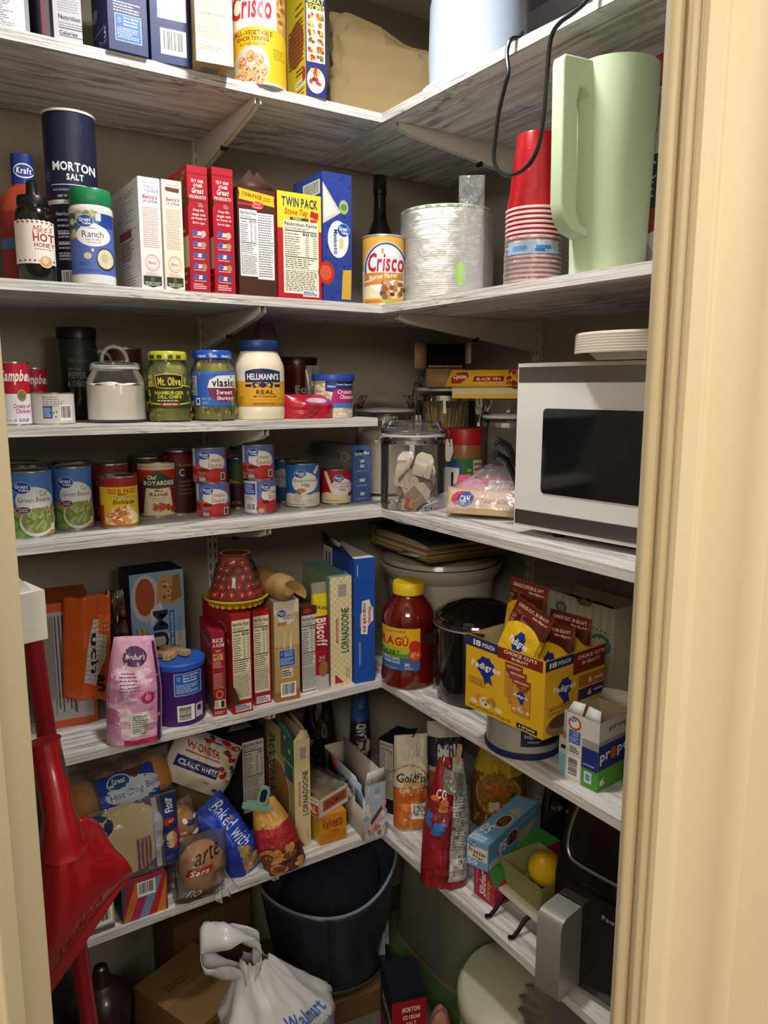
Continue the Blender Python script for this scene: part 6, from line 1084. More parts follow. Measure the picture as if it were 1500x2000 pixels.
def prR(p): p.R(0, 0, 1, .3, '4f9a34'); p.R(0, .30, 1, .66, '2a3280'); p.R(0, .66, 1, .72, '9a9a9a'); p.R(0, .72, 1, 1, 'cfcfce'); p.T('propel', .05, .40, 1.0, .60, 'eceef0', slant=.06); p.E(.46, .49, .1, .09, 'c85a2c', 14); p.T('propel', .3, .82, 1.1, .92, '2c3058', 'r'); p.T('6', .06, .07, .22, .18, 'dcecd0')
xb = (0.9375,0.8304,0.8326,0.0674,0.0900,0.1222,-1.4649); x, y, z, w, d, h, a = xb
o = carton('drink_mix_box', 'white, navy and green drink mix carton with open top near the door jamb', 'box', xb, 'cfcfce', dict(F=prL, R=prR), top=False)
flap(o, [(-w/2, 0, h), (-.002, 0, h), (-.002, .008, h+.02), (-w/2+.008, .008, h+.018)], 'd6d6d4'); flap(o, [(.002, 0, h), (w/2, 0, h), (w/2-.006, .01, h+.016), (.004, .01, h+.018)], 'd2d2d0'); flap(o, [(-w/2, d, h), (w/2, d, h), (w/2-.01, d+.004, h+.028), (-.006, d+.004, h+.024), (-w/2+.006, d+.004, h+.02)], 'c9c9c6')
ca, sa = math.cos(a), math.sin(a)
carton('drink_mix_box', 'light blue carton edge left of the drink mix carton', 'box', (x-.046*ca-.012*sa, y-.046*sa+.012*ca, z, .022, .07, .118, a), '7fb4cc', dict(F=lambda p: (p.R(0, .3, 1, 1, 'c4ccd0'), p.E(.5, .6, .3, .06, 'c07a5c', 10), p.R(.2, .38, .8, .44, '2a2a2c'))))
x, y = .992, .722; t = thing('ribbed_bowl', 'cream ribbed ramekin dish at the edge beside the door jamb', 'bowl', (x, y, ZS['6']), toward(x, y)); m = B(); r = .048; n = 72
vs = [Vector((r*(k+.03*(i % 2))*math.sin(2*PI*i/n), -r*(k+.03*(i % 2))*math.cos(2*PI*i/n), z_)) for k, z_ in ((.88, 0), (1.0, .062)) for i in range(n)]
m.add(vs, [(i, (i+1) % n, n+(i+1) % n, n+i) for i in range(n)], M('d4cfb4', .4, coat=.2)); m.lathe([(1.04*r, .062), (1.02*r, .066), (.95*r, .064), (.85*r, .01), (1e-5, .01)], M('d4cfb4', .4, coat=.2), n, cap=False); m.build('dish', t)
bag('snack_bag', 'dark maroon snack bag standing in the ribbed ramekin', 'bag', (x, y, ZS['6']+.013), toward(x, y)-.2, .066, .098, .024, M('3a1214', .25, coat=.4), lambda p: (p.R(0, .72, 1, 1, 'b8b2b0'), p.R(0, .55, 1, .72, '8a1c22'), p.E(.6, .35, .25, .12, 'c8c0bc')), rx=-.1, wr=.004, seed=13)
bag('produce_bag', 'clear and green bag behind the drink mix carton', 'bag', (1.16, .80, ZS['6']), toward(1.16, .8), .11, .17, .05, M('7f9a5c', .3, coat=.3), lambda p: p.R(0, .55, 1, 1, 'b0b4a4'), wr=.008, seed=14, neck=.7)
# ---------------------------------------------------------------- lowest shelf, back wall: bread, tortillas, boxes
CF = film('f0ece6', .07, .10, .35); LOAF = M('b07c48', .7, spec=.25, bump=.2, bs=40, vary=.22, vs=14)
def breadbag(name, label, loc, yaw, w, h, t, fn=None, inner=LOAF, grp=None, cat='bread', rx=0., ry=0., tail=None, bot=.25, ball=None, seed=1, neck=1., fl=None, nm='loaf'):
    m = bag(name, label, cat, loc, yaw, w, h, t, fl or CF, fn, grp, rx, ry, wr=.006, seed=seed, neck=neck, bot=bot, p=3)
    if ball:
        for (bx0, bz0, rx_, ry_, rz_) in ball: B().ball((bx0, 0, bz0), 1, inner, 24, 16, rx_, ry_, rz_).build('bun', m)
    elif inner:
        q = B(); n = 26
        q.grid(lambda u, v: Vector((w*.44*math.copysign(abs(math.cos(2*PI*u))**.7, math.cos(2*PI*u))*math.sin(PI*v)**.45, t*.41*math.copysign(abs(math.sin(2*PI*u))**.7, math.sin(2*PI*u))*math.sin(PI*v)**.45, h*(.06+.82*v))), 32, n, inner); q.build(nm, m)
    if tail:
        q = B(); tw_, th = tail
        q.grid(lambda u, v: Vector(((u-.5)*tw_*(.25+v), .012*math.sin(u*17)*(v+.2), h*.97+th*v)), 20, 8, CF); q.build('bag_tail', m, ang=80)
    return m
st_ = (0.3517,1.4151,0.4536,0.0907,0.1400,0.0789,0.0036)
def stripes(p):
    cs = ['3a4a70', '9a2a2c', 'c0702c', 'a82c5c', '6f8aa8', 'b02a30', 'c8782c', '7a2a4a', '8aa4bc', 'a83038']
    for k, c in enumerate(cs): u = -.45+.20*k; p.G([(max(0, min(1, q[0])), q[1]) for q in ((u, 0), (u+.2, 0), (u+.55, 1), (u+.35, 1))], c)
    p.BAR(.34, .58, .74, .98)
carton('storage_box', 'box with slanted red, orange, pink and blue stripes under the tortilla pack', 'box', st_, '7a2430', dict(F=stripes), cols=dict(L='1e1418'))
carton('food_tray', 'low dark tray box with a barcode, left of the striped box behind the dustpan', 'box', (.250, 1.4165, ZS['7'], .085, .14, .066, 0), 'b5b0a4', dict(F=lambda p: (p.R(0, 0, 1, .16, '5a5854'), p.BAR(.2, .22, .96, .86))))
TORT = M('cdbb98', .8, spec=.15, bump=.15, bs=60, vary=.08, vs=25)
def tort(p):
    p.R(.80, .02, 1, .98, '1f3466'); p.T('Flour', .84, .72, .95, .92, 'dfe4ee', rot=90, sh=.1); p.E(.88, .60, .07, .055, 'b8242c'); p.T('SOFT', .82, .585, .94, .615, 'ece0dc', rot=0); p.E(.90, .33, .07, .12, 'cdb98c'); p.T('MISSION', .92, .18, .985, .46, 'b02a30', rot=90)
    p.E(.05, .78, .20, .17, '1f3466', 24); p.T('Flo', -.0, .74, .14, .86, 'dfe4ee', rot=90); p.E(.26, .20, .10, .075, 'b8242c'); p.T('8ct', .21, .17, .31, .235, 'ece0dc', rot=90); p.R(.70, .03, .76, .97, '9aa0ae'); p.R(.5, .03, .68, .4, '8a4a64') if 0 else p.L(.48, .05, .66, .5, 4, '7a3a5a', .5, 3, .2, 1)
x, y, z, w, d, h, a = st_
tb = breadbag('tortilla_pack', 'pack of flour tortillas with a blue header strip, standing on the striped box', (x-.002, y+.030, z+h+.001), .02, .172, .148, .026, tort, None, rx=-.10, seed=21, bot=.9, cat='tortillas')
m = B(); 
for k in range(6): m.lathe([(1e-5, k*.0025), (.070, k*.0025), (.0705, k*.0025+.0012), (.070, k*.0025+.0022), (1e-5, k*.0025+.0022)], TORT, 40, M4=Matrix.Translation((-.022+.002*k, .008, .076)) @ Matrix.Rotation(PI/2, 4, 'X'))
m.build('tortillas', tb)
def hot(p): p.R(.27, .12, .80, .84, '22409a'); p.E(.58, .50, .26, .22, 'c3ccdc'); p.E(.46, .70, .11, .12, 'dfe6f2'); p.E(.46, .70, .10, .105, '2a5a8c'); p.T('Great', .40, .68, .52, .77, 'e8ecf4'); p.T('Hot Dog Buns', .36, .40, .82, .56, '4a5a84', 'r', slant=.06); p.G([(.5, .84), (.62, .70), (.72, .84)], '5a3a20'); p.E(.5, .2, .1, .08, 'b5803c', 14); p.T('Buns', .08, .18, .24, .32, '2c3c74', 'r')
breadbag('bun_pack', 'pack of hot dog buns in a clear bag with a blue label band', (.345, 1.520, .628), .06, .225, .108, .105, hot, ball=[(-.075+.05*k, .05, .036, .042, .044) for k in range(4)], rx=-.22, ry=-.07, seed=22, tail=(.05, .02), inner=M('a9743c', .6, spec=.3, vary=.2, vs=14), bot=.3)
carton('storage_box', 'plain tan box at the back supporting the buns and bread', 'box', (.385, 1.575, ZS['7'], .34, .15, .172, 0), '77694f')
def wonder(p):
    p.blobs(.62, .05, .97, .95, 34, ['b8282c', 'd0b02c', '28386e', 'd8d4cc', '7a2a2c'], .055, .04, 5); p.blobs(.05, .82, .95, .97, 14, ['b8282c', 'd0b02c', '28386e'], .05, .035, 6); p.R(.10, .50, .64, .86, 'd5cfc4'); p.T('WONDER', .13, .62, .62, .76, 'b02228'); p.R(.12, .57, .63, .59, 'b02228'); p.R(.06, .28, .66, .48, '1c2c66'); p.T('CLASSIC WHITE', .09, .33, .64, .43, 'e4e6ec'); p.blobs(.28, .80, .5, .90, 4, ['b8282c', 'd0b02c'], .05, .035, 2); p.E(.56, .18, .07, .05, 'd8cc8c', 12); p.T('100', .52, .16, .60, .20, '4a4a2c')
WB = M('cfc8bb', .35, spec=.5, coat=.2, vary=.06, vs=12)
breadbag('bread_loaf', 'bag of classic white bread with coloured dots, tilted on top of the pile', (.486, 1.520, .640), -.10, .158, .118, .10, wonder, None, ry=.58, rx=-.30, seed=23, fl=WB, bot=.3)
breadbag('bread_loaf', 'dotted clear bread bag mostly hidden behind the tortilla pack', (.465, 1.475, .545), .1, .062, .105, .05, lambda p: p.blobs(.1, .1, .9, .9, 16, ['b8282c', 'd0b02c', '28386e', 'd8d4cc'], .1, .05, 7), ry=-.25, seed=24, bot=.4)
def arte(p): p.T('arte', .18, .66, .70, .84, '1e120c', 'r', sh=.3, slant=.12); p.G([(.05, .44), (.45, .52), (.5, .62), (.08, .55)], '8a1c28'); p.T('Sara', .1, .48, .42, .56, 'e4d0c8', sh=.25, slant=.06); p.T('no', .1, .12, .32, .26, 'e0dcd8', 'r', sh=.3)
breadbag('bread_loaf', 'clear bag of round tan bread at the shelf edge beside the tortillas', (0.4621,1.4167,0.4536), .18, .108, .132, .088, arte, inner=M('a0703c', .6, spec=.3, bump=.2, bs=30, vary=.28, vs=18), ry=.18, rx=-.10, seed=25, bot=.35)
m = B(); m.grid(lambda u, v: Vector(((u-.5)*.05*(.3+v), -.03*v+.006*math.sin(u*21), .052*(1-v)+.003*math.cos(u*15)+.001)), 24, 10, film('f4f0ec', .16, .10, .6)); o = m.build('bag_tail', ang=80); setp(o, 'crinkled clear plastic tail hanging from the round bread over the shelf edge', 'bag'); place(o, (.505, 1.408, ZS['7']+.002), .2)
def blue(p): p.R(0, .0, 1, 1, '1d3fae'); p.G([(0, 0), (.28, 0), (.34, .55), (.1, .95), (0, .95)], '20369a'); p.G([(.3, .02), (.8, .02), (.62, .34), (.42, .42)], 'a98a5c'); p.T('Baked with', .46, .36, .84, .94, 'dfe4f0', 'r', rot=-90, sh=.25); p.G([(.34, .45), (.4, .45), (.56, .98), (.5, .98)], '3a62cc'); p.blobs(.4, .04, .72, .3, 8, ['c4a878', '8a6a40'], .06, .04, 3)
breadbag('bread_loaf', 'bright blue bread bag leaning diagonally across the lowest shelf', (0.5891,1.4493,0.4536), .25, .092, .185, .070, blue, inner=LOAF, rx=-.30, ry=-.42, seed=26, fl=M('1d3fae', .22, coat=.5), bot=.4, neck=.9)
MINT = M('7fa596', .4)
def chips(p): p.R(0, 0, 1, .34, '4a2418'); p.R(0, .3, 1, .7, 'a02028'); p.R(0, .66, 1, 1, 'b58a3c'); p.blobs(.08, .05, .92, .34, 16, ['a8743c', '6a3a20', 'c08a50'], .14, .06, 3); p.L(.1, .4, .9, .62, 8, 'c8505a', .3, 3, .1); p.E(.55, .72, .3, .1, 'c8984a')
x, y, z = (0.6587,1.4131,0.4536); o = bag('snack_bag', 'red and gold snack bag closed with a mint green clip', 'bag', (x, y, z), toward(x, y)+.1, .092, .158, .06, M('8a1c22', .22, coat=.5), chips, rx=-.14, ry=-.28, wr=.007, seed=27, neck=.5)
A_ = (x-.046, y+.030, z+.142)
t = thing('bag_clip', 'mint green spring clip on the red and gold snack bag', 'clip', A_, -.35, ry=.25)
m = B(); m.box(-.038, .030, -.009, -.003, -.006, .006, MINT); m.build('jaw', t, bevel=.002); m = B(); m.box(-.030, .034, .003, .009, -.006, .006, MINT); m.build('jaw', t, bevel=.002)
m = B(); m.tube([(.004*math.cos(q), .006*math.sin(q), -.007) for q in [PI*k/6 for k in range(13)]], .0012, STEEL, 6); m.build('spring', t)
m = B(); q = rrect(-.012, .012, -.022, .022, .011, 6); m.prism(q, -.003, .003, MINT, Matrix.Translation((.002, -.006, .028)) @ Matrix.Rotation(PI/2, 4, 'X')); q2 = rrect(-.007, .007, -.015, .015, .0065, 6); m.prism(q2, -.0034, .0034, M('141816', .6), Matrix.Translation((.002, -.006, .029)) @ Matrix.Rotation(PI/2, 4, 'X')); m.build('finger_loop', t)
carton('food_carton', 'black carton with white nutrition panel behind the bread, its top torn open', 'box', (0.6430,1.5850,0.4536,0.0965,0.1000,0.2490,0.0000), '141318', dict(F=lambda p: (p.NUT(.40, .18, .97, .90, ('200',), 'c4c1b8', '1c1c1c'),)), cols=dict(T='1b1820'))
x, y, z, w, d, h, a = (0.6430,1.5850,0.4536,0.0965,0.1000,0.2490,0.0000)
m = B(); m.add([(-.03, 0, 0), (.03, 0, 0), (.012, .004, .022), (0, .004, .010), (-.012, .004, .02)], [(0, 1, 2, 3, 4)], M('8a8478', .7)); o = m.build('paper_scrap', solid=.0006); setp(o, 'torn grey paper liner sticking out of the black carton', 'paper'); place(o, (x-.005, y+.02, z+h+.0006), 0, -.3)
def lornaL(p): p.R(0, 0, 1, 1, 'b8a468'); p.E(.45, .4, .42, .3, 'd0c8b0'); p.E(.46, .4, .36, .27, 'a8743c'); p.L(.3, .18, .62, .62, 6, '8a5a2c', .3, 3, .3, 1); p.R(.55, .76, 1, 1, '2c6a58'); p.R(.68, .60, .96, .74, '2c6a58'); p.T('LORNADOONE', .1, .2, .34, .88, '2a5a4c', rot=90); p.R(.02, .3, .09, .6, 'a83024'); p.blobs(.62, .84, .9, .96, 5, ['8a2a24', 'c8b890'], .05, .02, 4)
lo = (0.7213,1.4499,0.4536,0.0398,0.1700,0.2658,-0.0521); x, y, z, w, d, h, a = lo
o = carton('shortbread_box', 'open empty-topped yellow checked shortbread box on the lowest shelf', 'box', lo, 'd8cca0', dict(F=lorna, L=lornaL), top=False)
flap(o, [(-w/2, .0, h), (-w/2, d, h), (-w/2-.004, d-.02, h+.028), (-w/2-.004, .03, h+.022)], '2c6a58'); flap(o, [(w/2, .02, h), (w/2, d, h), (w/2-.002, d, h+.03), (w/2-.002, .03, h+.014)], 'a08a60'); flap(o, [(-w/2, 0, h), (w/2, 0, h), (w/2-.004, .008, h+.016), (-w/2+.02, .006, h+.02), (-w/2+.006, .004, h+.004)], 'd8cca4')
ve = (0.7896,1.4321,0.4536,0.0692,0.1500,0.0717,-0.0850); x, y, z, w, d, h, a = ve
carton('cheese_box', 'small yellow cheese dinner box under the english muffins', 'box', ve, 'c98a22', dict(F=lambda p: (p.R(0, .0, 1, .35, 'b8741c'), p.T('Velveeta', .12, .52, .86, .92, 'a02420', sh=.2, slant=.05), p.T('ORIGINAL', .4, .36, .75, .46, '8a5a14'))), cols=dict(L='d8b03a'))
# english muffins: open card tray with muffins, wrapped in clear film
mx_, my_, mz_ = x+.010, y+.012, z+h+.001; MU = M('ab8a5c', .85, spec=.15, bump=.3, bs=50, vary=.3, vs=22); CARD = M('d5cfc6', .6)
t = thing('muffin_tray', 'card tray of english muffins in torn clear film, on the yellow cheese box', 'tray', (mx_, my_, mz_), .32)
m = B(); wt, dt, ht = .098, .125, .044
m.box(-wt/2, wt/2, 0, .0012, 0, ht, CARD); m.box(-wt/2, -wt/2+.0012, 0, dt, 0, ht, CARD); m.box(wt/2-.0012, wt/2, 0, dt, 0, ht, CARD); m.box(-wt/2, wt/2, 0, dt, 0, .0012, CARD)
p = P(m, Plane((-wt/2, 0, 0), (wt, 0, 0), (0, 0, ht))); p.R(.12, .25, .95, .85, 'b5542c'); p.T('THOMAS', .2, .38, .85, .72, '3a2a24'); p = P(m, Plane((-wt/2, dt, 0), (0, -dt, 0), (0, 0, ht))); p.R(.02, .05, .98, .68, 'b04a26'); p.T('ORIGINAL', .25, .18, .92, .56, 'ecdccc'); p.T('English Muffins', .4, .76, .95, .94, '3a3a4a', 'r', sh=.2); m.build('card_tray', t)
m = B(); m.grid(lambda u, v: Vector((-wt/2+(wt)*u+.004*noise.noise(Vector((u*7, v*7, 2))), dt*v-.002, ht+.012+.012*math.sin(PI*u)*math.sin(PI*v)+.006*noise.noise(Vector((u*9, v*9, 1))))), 18, 18, film('f0ebe6', .08, .1, .6)); m.grid(lambda u, v: Vector((wt/2-.01+.055*v*.9+.01*noise.noise(Vector((u*8, v*5, 4))), -.004-.012*u*v+.02*(1-u), ht*.9-.09*v*(.5+.5*u)+.012*math.sin(u*9))), 14, 12, film('f0ebe6', .14, .1, .6)); m.build('clear_film', t, ang=80)
cA, sA = math.cos(.32), math.sin(.32); MUF = [(-.002, .044, .004, 'english muffin lying nearest in the card tray', 0), (-.008, .092, .008, 'english muffin at the back of the card tray with an orange sticker', 1)]
for ux, uy, uz, lb, st in MUF:
    m = B(); r = .040; m.lathe([(1e-5, 0), (.92*r, 0), (r, .006), (r, .020), (.9*r, .026), (1e-5, .027)], MU, 36); m.lathe([(.93*r, .0262), (.6*r, .0272), (1e-5, .0274)], M('9c7a4e', .85, bump=.3, bs=50, vary=.3, vs=22), 36, cap=False)
    if st: p = P(m, Plane((-r, -r, .0274), (2*r, 0, 0), (0, 2*r, 0)), .0012); p.G([(.2, .3), (.62, .14), (.86, .34), (.8, .6), (.4, .74), (.22, .55)], '1f1a18'); p.G([(.22, .32), (.61, .17), (.83, .35), (.78, .57), (.4, .70), (.24, .53)], 'c8682a'); p.T('THO', .34, .32, .70, .48, '1f1a18')
    o = m.build('english_muffin'); setp(o, lb, 'muffin'); place(o, (mx_+ux*cA-uy*sA, my_+ux*sA+uy*cA, mz_+uz), .3)
# white open tray carton of snack cakes
tr_ = (0.8793,1.3912,0.4536,0.0528,0.2300,0.1401,-0.0856); x, y, z, w, d, h, a = tr_
t = thing('snack_tray', 'open white and pale blue snack carton at the inner corner of the lowest shelf', 'box', (x, y, z), a)
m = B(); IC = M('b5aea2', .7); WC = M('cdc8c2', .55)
m.box(-w/2, w/2, 0, .001, 0, h, M('a9b9cc', .5)); p = P(m, Plane((-w/2, 0, 0), (w, 0, 0), (0, 0, h))); p.blobs(.05, .05, .95, .9, 26, ['c9a4a0', '8aa4c0', 'd8d4d4', 'b5bccc'], .14, .07, 3); p.G([(.3, .25), (.42, .3), (.85, .5), (.85, .58), (.4, .4), (.28, .34)], '5a3a3a'); p.blobs(.1, .04, .8, .25, 8, ['b8685c', 'd8b0a4'], .1, .05, 5); m.build('front_panel', t)
m = B(); m.add([(-w/2, 0, .0), (-w/2, d, .0), (-w/2, d, h*.95), (-w/2, .05, h*1.0), (-w/2, 0, h*.72)], [(0, 1, 2, 3, 4)], WC); p = P(m, Plane((-w/2, d, 0), (0, -d, 0), (0, 0, h))); p.R(.02, .0, .98, .62, 'b0a898'); p.R(.1, .62, .92, .95, '9cb0c4'); p.T('OATMEAL', .34, .66, .74, .80, '5a2a2c'); p.G([(.12, .8), (.34, .74), (.36, .90), (.14, .97)], 'a0403a'); p.R(.78, .55, .96, .80, '6a7f98'); m.build('long_side', t, solid=.001)
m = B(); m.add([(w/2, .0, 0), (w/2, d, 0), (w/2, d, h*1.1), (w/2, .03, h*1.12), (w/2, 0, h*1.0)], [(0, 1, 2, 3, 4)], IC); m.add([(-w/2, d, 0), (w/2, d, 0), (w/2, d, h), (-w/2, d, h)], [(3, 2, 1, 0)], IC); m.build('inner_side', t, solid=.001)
m = B(); m.add([(-w/2, 0, h), (w/2, 0, h), (w/2-.004, -.002, h+.036), (-w/2+.006, -.001, h+.030)], [(0, 1, 2, 3)], WC); m.add([(-.2*w, -.0005, h), (-.16*w, -.0005, h), (-.16*w, -.0012, h+.03), (-.2*w, -.0012, h+.03)], [(0, 1, 2, 3)], IC); m.build('end_flap', t, solid=.0008)
bag('snack_bag', 'tall blue and white snack bag standing behind the trays near the corner', 'bag', ((0.9784,1.6000,0.5104)[0], 1.62, ZS['7']), -.3, .058, .30, .045, M('2a2430', .25, coat=.4), lambda p: (p.R(0, .62, 1, 1, '22407c'), p.E(.5, .5, .35, .09, '20202c'), p.T('ISLAND', .2, .42, .7, .6, 'd8d4cc', rot=90), p.blobs(.1, .1, .9, .45, 10, ['8a8a84', '4a1c1c', 'b8b4a8'], .14, .05, 3)), rx=-.02, wr=.006, seed=31, neck=.55)
bag('snack_bag', 'dark clear bag at the back wall behind the open shortbread box', 'bag', ((0.8845,1.6800,0.5308)[0], 1.675, ZS['7']), -.2, .10, .26, .05, M('1d1c1e', .15, coat=.5), wr=.01, seed=32, neck=.6)
# ---------------------------------------------------------------- lowest shelf, right wall
def pas(p): p.R(.02, .02, .98, .985, '12141c'); p.NUT(.06, .20, .9, .975, ('200',), 'c4bfb0', '1c1c1c')
def pasR(p): p.R(0, 0, 1, 1, '14182a'); p.blobs(.1, .15, .9, .42, 10, ['a8602c', 'c07a3c', '8a4a24'], .16, .07, 3); p.E(.4, .78, .4, .12, 'a8482c'); p.blobs(.15, .7, .7, .88, 14, ['c86a3c', '8a2c1c'], .1, .035, 4); p.E(.75, .05, .12, .03, 'a8a8ac', 10); p.G([(.35, .62), (.55, .74), (.5, .5)], '3c5a3c')
carton('pasta_box', 'black pasta dinner box with nutrition panel at the inner corner', 'box', (0.9627,1.4701,0.4536,0.0493,0.0850,0.1915,-1.1730), '12141c', dict(F=pas, R=pasR), cols=dict(T='1a1d2a'))
x, y, z, w, d, h, a = (0.9627,1.4701,0.4536,0.0493,0.0850,0.1915,-1.1730); CF_ = [0]
m = B(); m.add([(-.02, .02, 0), (.024, .01, 0), (.062, .03, .018), (.05, .065, .02), (0, .06, .004)], [(0, 1, 2, 3, 4)], M('1a1d2a', .5)); m.add([(.024, .0095, .0005), (.062, .0295, .0185), (.052, .025, -.02), (.028, .008, -.022)], [(0, 1, 2, 3)], M('a0482c', .6)); o = m.build('carton_lid'); setp(o, 'torn lid panel of the black pasta dinner box, bent towards the shelf above', 'lid'); place(o, (x, y, z+h+.0008), a)
def fish(p): p.R(0, 0, 1, .46, 'c8682a'); p.R(0, .44, 1, 1, 'd6cdb8'); p.O(.40, .56, .45, .13, .1, 'c87a3c', 24, .2, 3.0); p.G([(.2, .46), (.8, .46), (.7, .5), (.4, .52)], 'd8a050'); p.T('Goldfish', .05, .50, .95, .60, '1c1a1c', sh=.12); p.T('CHEDDAR', .10, .385, .90, .435, 'eccfa8'); p.BAR(.42, .10, .92, .27); p.L(.1, .3, .8, .36, 3, 'b0541c', .4, 3); p.L(.1, .03, .7, .07, 2, 'a84a1c', .4, 4)
x, y, z = (0.9733,1.3781,0.4536); bag('cracker_bag', 'white and orange bag of fish-shaped crackers with a creased folded top', 'bag', (x+.012, y+.018, z), toward(x, y)+.22, .086, .215, .066, M('d6cdb8', .4), fish, rx=-.22, ry=.04, wr=.010, seed=33, neck=.95, p=4)
def mil(p): p.R(0, .55, 1, .85, '22263a'); p.T('Mil', .3, .62, .8, .78, 'cfccc8'); p.R(0, 0, 1, .5, 'a86a3c')
bag('cookie_bag', 'white cookie bag with a navy band behind the fish cracker bag', 'bag', (1.082, 1.392, ZS['7']), toward(1.04, 1.37), .088, .235, .05, M('c4b9a4', .5), mil, rx=-.05, wr=.008, seed=34)
def redb(p):
    p.R(.56, .06, 1, 1, 'a8a8a6'); p.L(.60, .30, .97, .86, 26, '4c4c4c', .4, 3, .3); p.R(.62, .08, .96, .24, 'c8c8c6'); p.L(.66, .1, .92, .22, 8, '3a3a3a', .5, 4, 0, 0); p.R(.0, .12, .56, .5, '8a1820'); p.E(.24, .50, .24, .05, '2a5a9c') if 0 else p.G([(.14, .42), (.4, .42), (.5, .52), (.18, .52)], '2f6ab0'); p.G([(.02, .5), (.14, .46), (.16, .66), (.06, .62)], '3a6ab0'); p.T('CC', .16, .70, .42, .77, 'e0d4d4', sh=.2); p.blobs(.04, .54, .5, .68, 8, ['b0502c', 'c8743c', '7a1c1c'], .1, .035, 3); p.G([(.5, .06), (.58, .06), (.6, .9), (.55, .9)], '5a1218')
x, y, z = (0.9178,1.1783,0.4536); aR = toward(x, y)+.05
o = bag('cookie_bag', 'large red and silver cookie bag pinched at the top with a clothespin', 'bag', (x, y, z), aR, .100, .268, .068, M('7d141c', .20, coat=.5), redb, rx=-.14, ry=.05, wr=.008, seed=35, neck=.5)
m = B(); m.grid(lambda u, v: Vector((-.014+.042*u, -.020-.010*math.sin(PI*u)+.004*noise.noise(Vector((u*9, v*9, 2))), .205+.05*v-.012*u+.005*noise.noise(Vector((u*9, v*9, 5))))), 12, 12, M('b9b8b4', .25, .7, bump=.3, bs=60)); m.build('foil_fold', o, ang=60)
copy_thing(cp, (x+.042, y+.018, z+.222), aR, 'upright wooden clothespin holding the red cookie bag shut', ry=-1.45).__delitem__('group')
def gold(p): p.R(.0, .62, 1, 1, 'b09a1c'); p.R(0, 0, 1, .62, '6a4a14'); p.E(.5, .42, .40, .26, '8a6420'); p.O(.5, .42, .40, .26, .1, 'b8902c'); p.T('GALA', .26, .42, .76, .54, 'a83424', slant=.02); p.G([(.7, .5), (.84, .42), (.72, .36)], '3a6a2c'); p.R(.35, .2, .55, .32, 'c4b89c'); p.R(.56, .2, .74, .32, 'a03424'); p.beans(.1, .04, .9, .18, 26, ['a87a2c', '8a5c1c', 'c0943c'], .07, .014, 3)
x, y, z = 1.165, 1.285, ZS['7']; bag('pasta_bag', 'yellow and brown bag of egg noodles with a gathered top at the back', 'bag', (x, y, z), toward(x, y)-.05, .132, .225, .07, M('7a5a1a', .2, coat=.5), gold, wr=.009, seed=36, neck=.55)
bag('snack_bag', 'black bag lying in the shade behind the egg noodles', 'bag', (1.245, 1.13, ZS['7']), toward(1.2, 1.1), .13, .17, .07, M('151316', .15, coat=.6), wr=.010, seed=37, neck=.8)
sl = (0.9517,1.0850,0.4536,0.0640,0.1900,0.0531,-1.5380); x, y, z, w, d, h, a = sl; h = .082
def slid(p): p.R(0, 0, 1, 1, 'a8204a'); p.T('Slider', .28, .12, .58, .78, 'ecdce0', rot=90); p.T('Storage', .60, .1, .82, .62, 'd8a83c', rot=90); p.L(.1, .3, .2, .8, 2, 'd8a0b0', .4, 3, .2, 1); p.G([(.5, 1), (1, 1), (1, .55)], '3f8a3c')
def slidR(p): p.R(0, 0, 1, 1, 'a81c42'); p.G([(0, 1), (.35, 1), (.0, .5)], '3f8a3c'); p.T('SL', .2, .45, .5, .8, 'ecdce0'); p.T('STORAGE', .15, .15, .7, .35, 'd8b03c'); p.R(.3, .82, .6, .95, 'd8d0d4')
carton('storage_bag_box', 'pink and green box of slider storage bags under the blue freezer bag box', 'box', (x, y, z, w, d, h, a), 'a8204a', dict(F=slid, R=slidR), cols=dict(T='3f8a3c'))
fz = z+h+.001; ff = (0.9258,1.0874,0.5370,0.0402,0.2100,0.0640,-1.2492)
def endf(p): p.R(0, 0, 1, 1, '6f9ac0'); p.R(.04, .3, .96, .78, 'd5cfc4'); p.T('Freezer', .1, .5, .9, .68, '5a3424', slant=-.06); p.T('Bags', .3, .34, .75, .46, '5a3424', slant=-.04); p.GV(.3, .84, .24, .1, '1d4a94'); p.T('50', .06, .06, .5, .26, 'cfe0ee')
def lng(p): p.R(0, 0, 1, 1, '5f90bc'); p.T('50', .20, .3, .34, .72, 'e0eaf2', rot=180); p.E(.46, .52, .13, .3, 'a8b4bc'); p.E(.46, .52, .11, .24, '5a3a24'); p.blobs(.38, .36, .54, .68, 14, ['6a4428', '8a5a34', '3c2414'], .025, .06, 3); p.R(.02, .04, .26, .26, 'd8dce0'); p.L(.04, .06, .24, .24, 10, '1e2a3a', .5, 3, 0, 0); p.L(.6, .75, .95, .85, 1, 'b8d0e4', .5, 3, .1); p.G([(.62, 0), (.8, 0), (.98, .45), (.6, .45)], 'b5a47c')
def topf(p): p.R(0, 0, 1, 1, '74a6cc'); p.T('50', .08, .16, .52, .34, 'e6eef4', rot=180); p.E(.6, .46, .3, .15, 'b4c0c8'); p.E(.6, .46, .24, .12, '5a3a24'); p.blobs(.42, .4, .76, .52, 12, ['6a4428', '8a5a34'], .06, .03, 4); p.R(.05, .02, .7, .1, 'd8dce0'); p.L(.08, .03, .66, .09, 9, '1e2a3a', .5, 3, 0, 0); p.G([(.3, .66), (.95, .62), (.7, .8)], 'c0b088')
x, y, z_, w, d, h, a = ff; w = .052
o = carton('freezer_bag_box', 'light blue box of freezer bags lying on the pink slider bag box', 'box', (x+.004, y-.004, fz, w, d, .058, a), '6f9ac0', dict(F=endf, R=lng, T=topf))
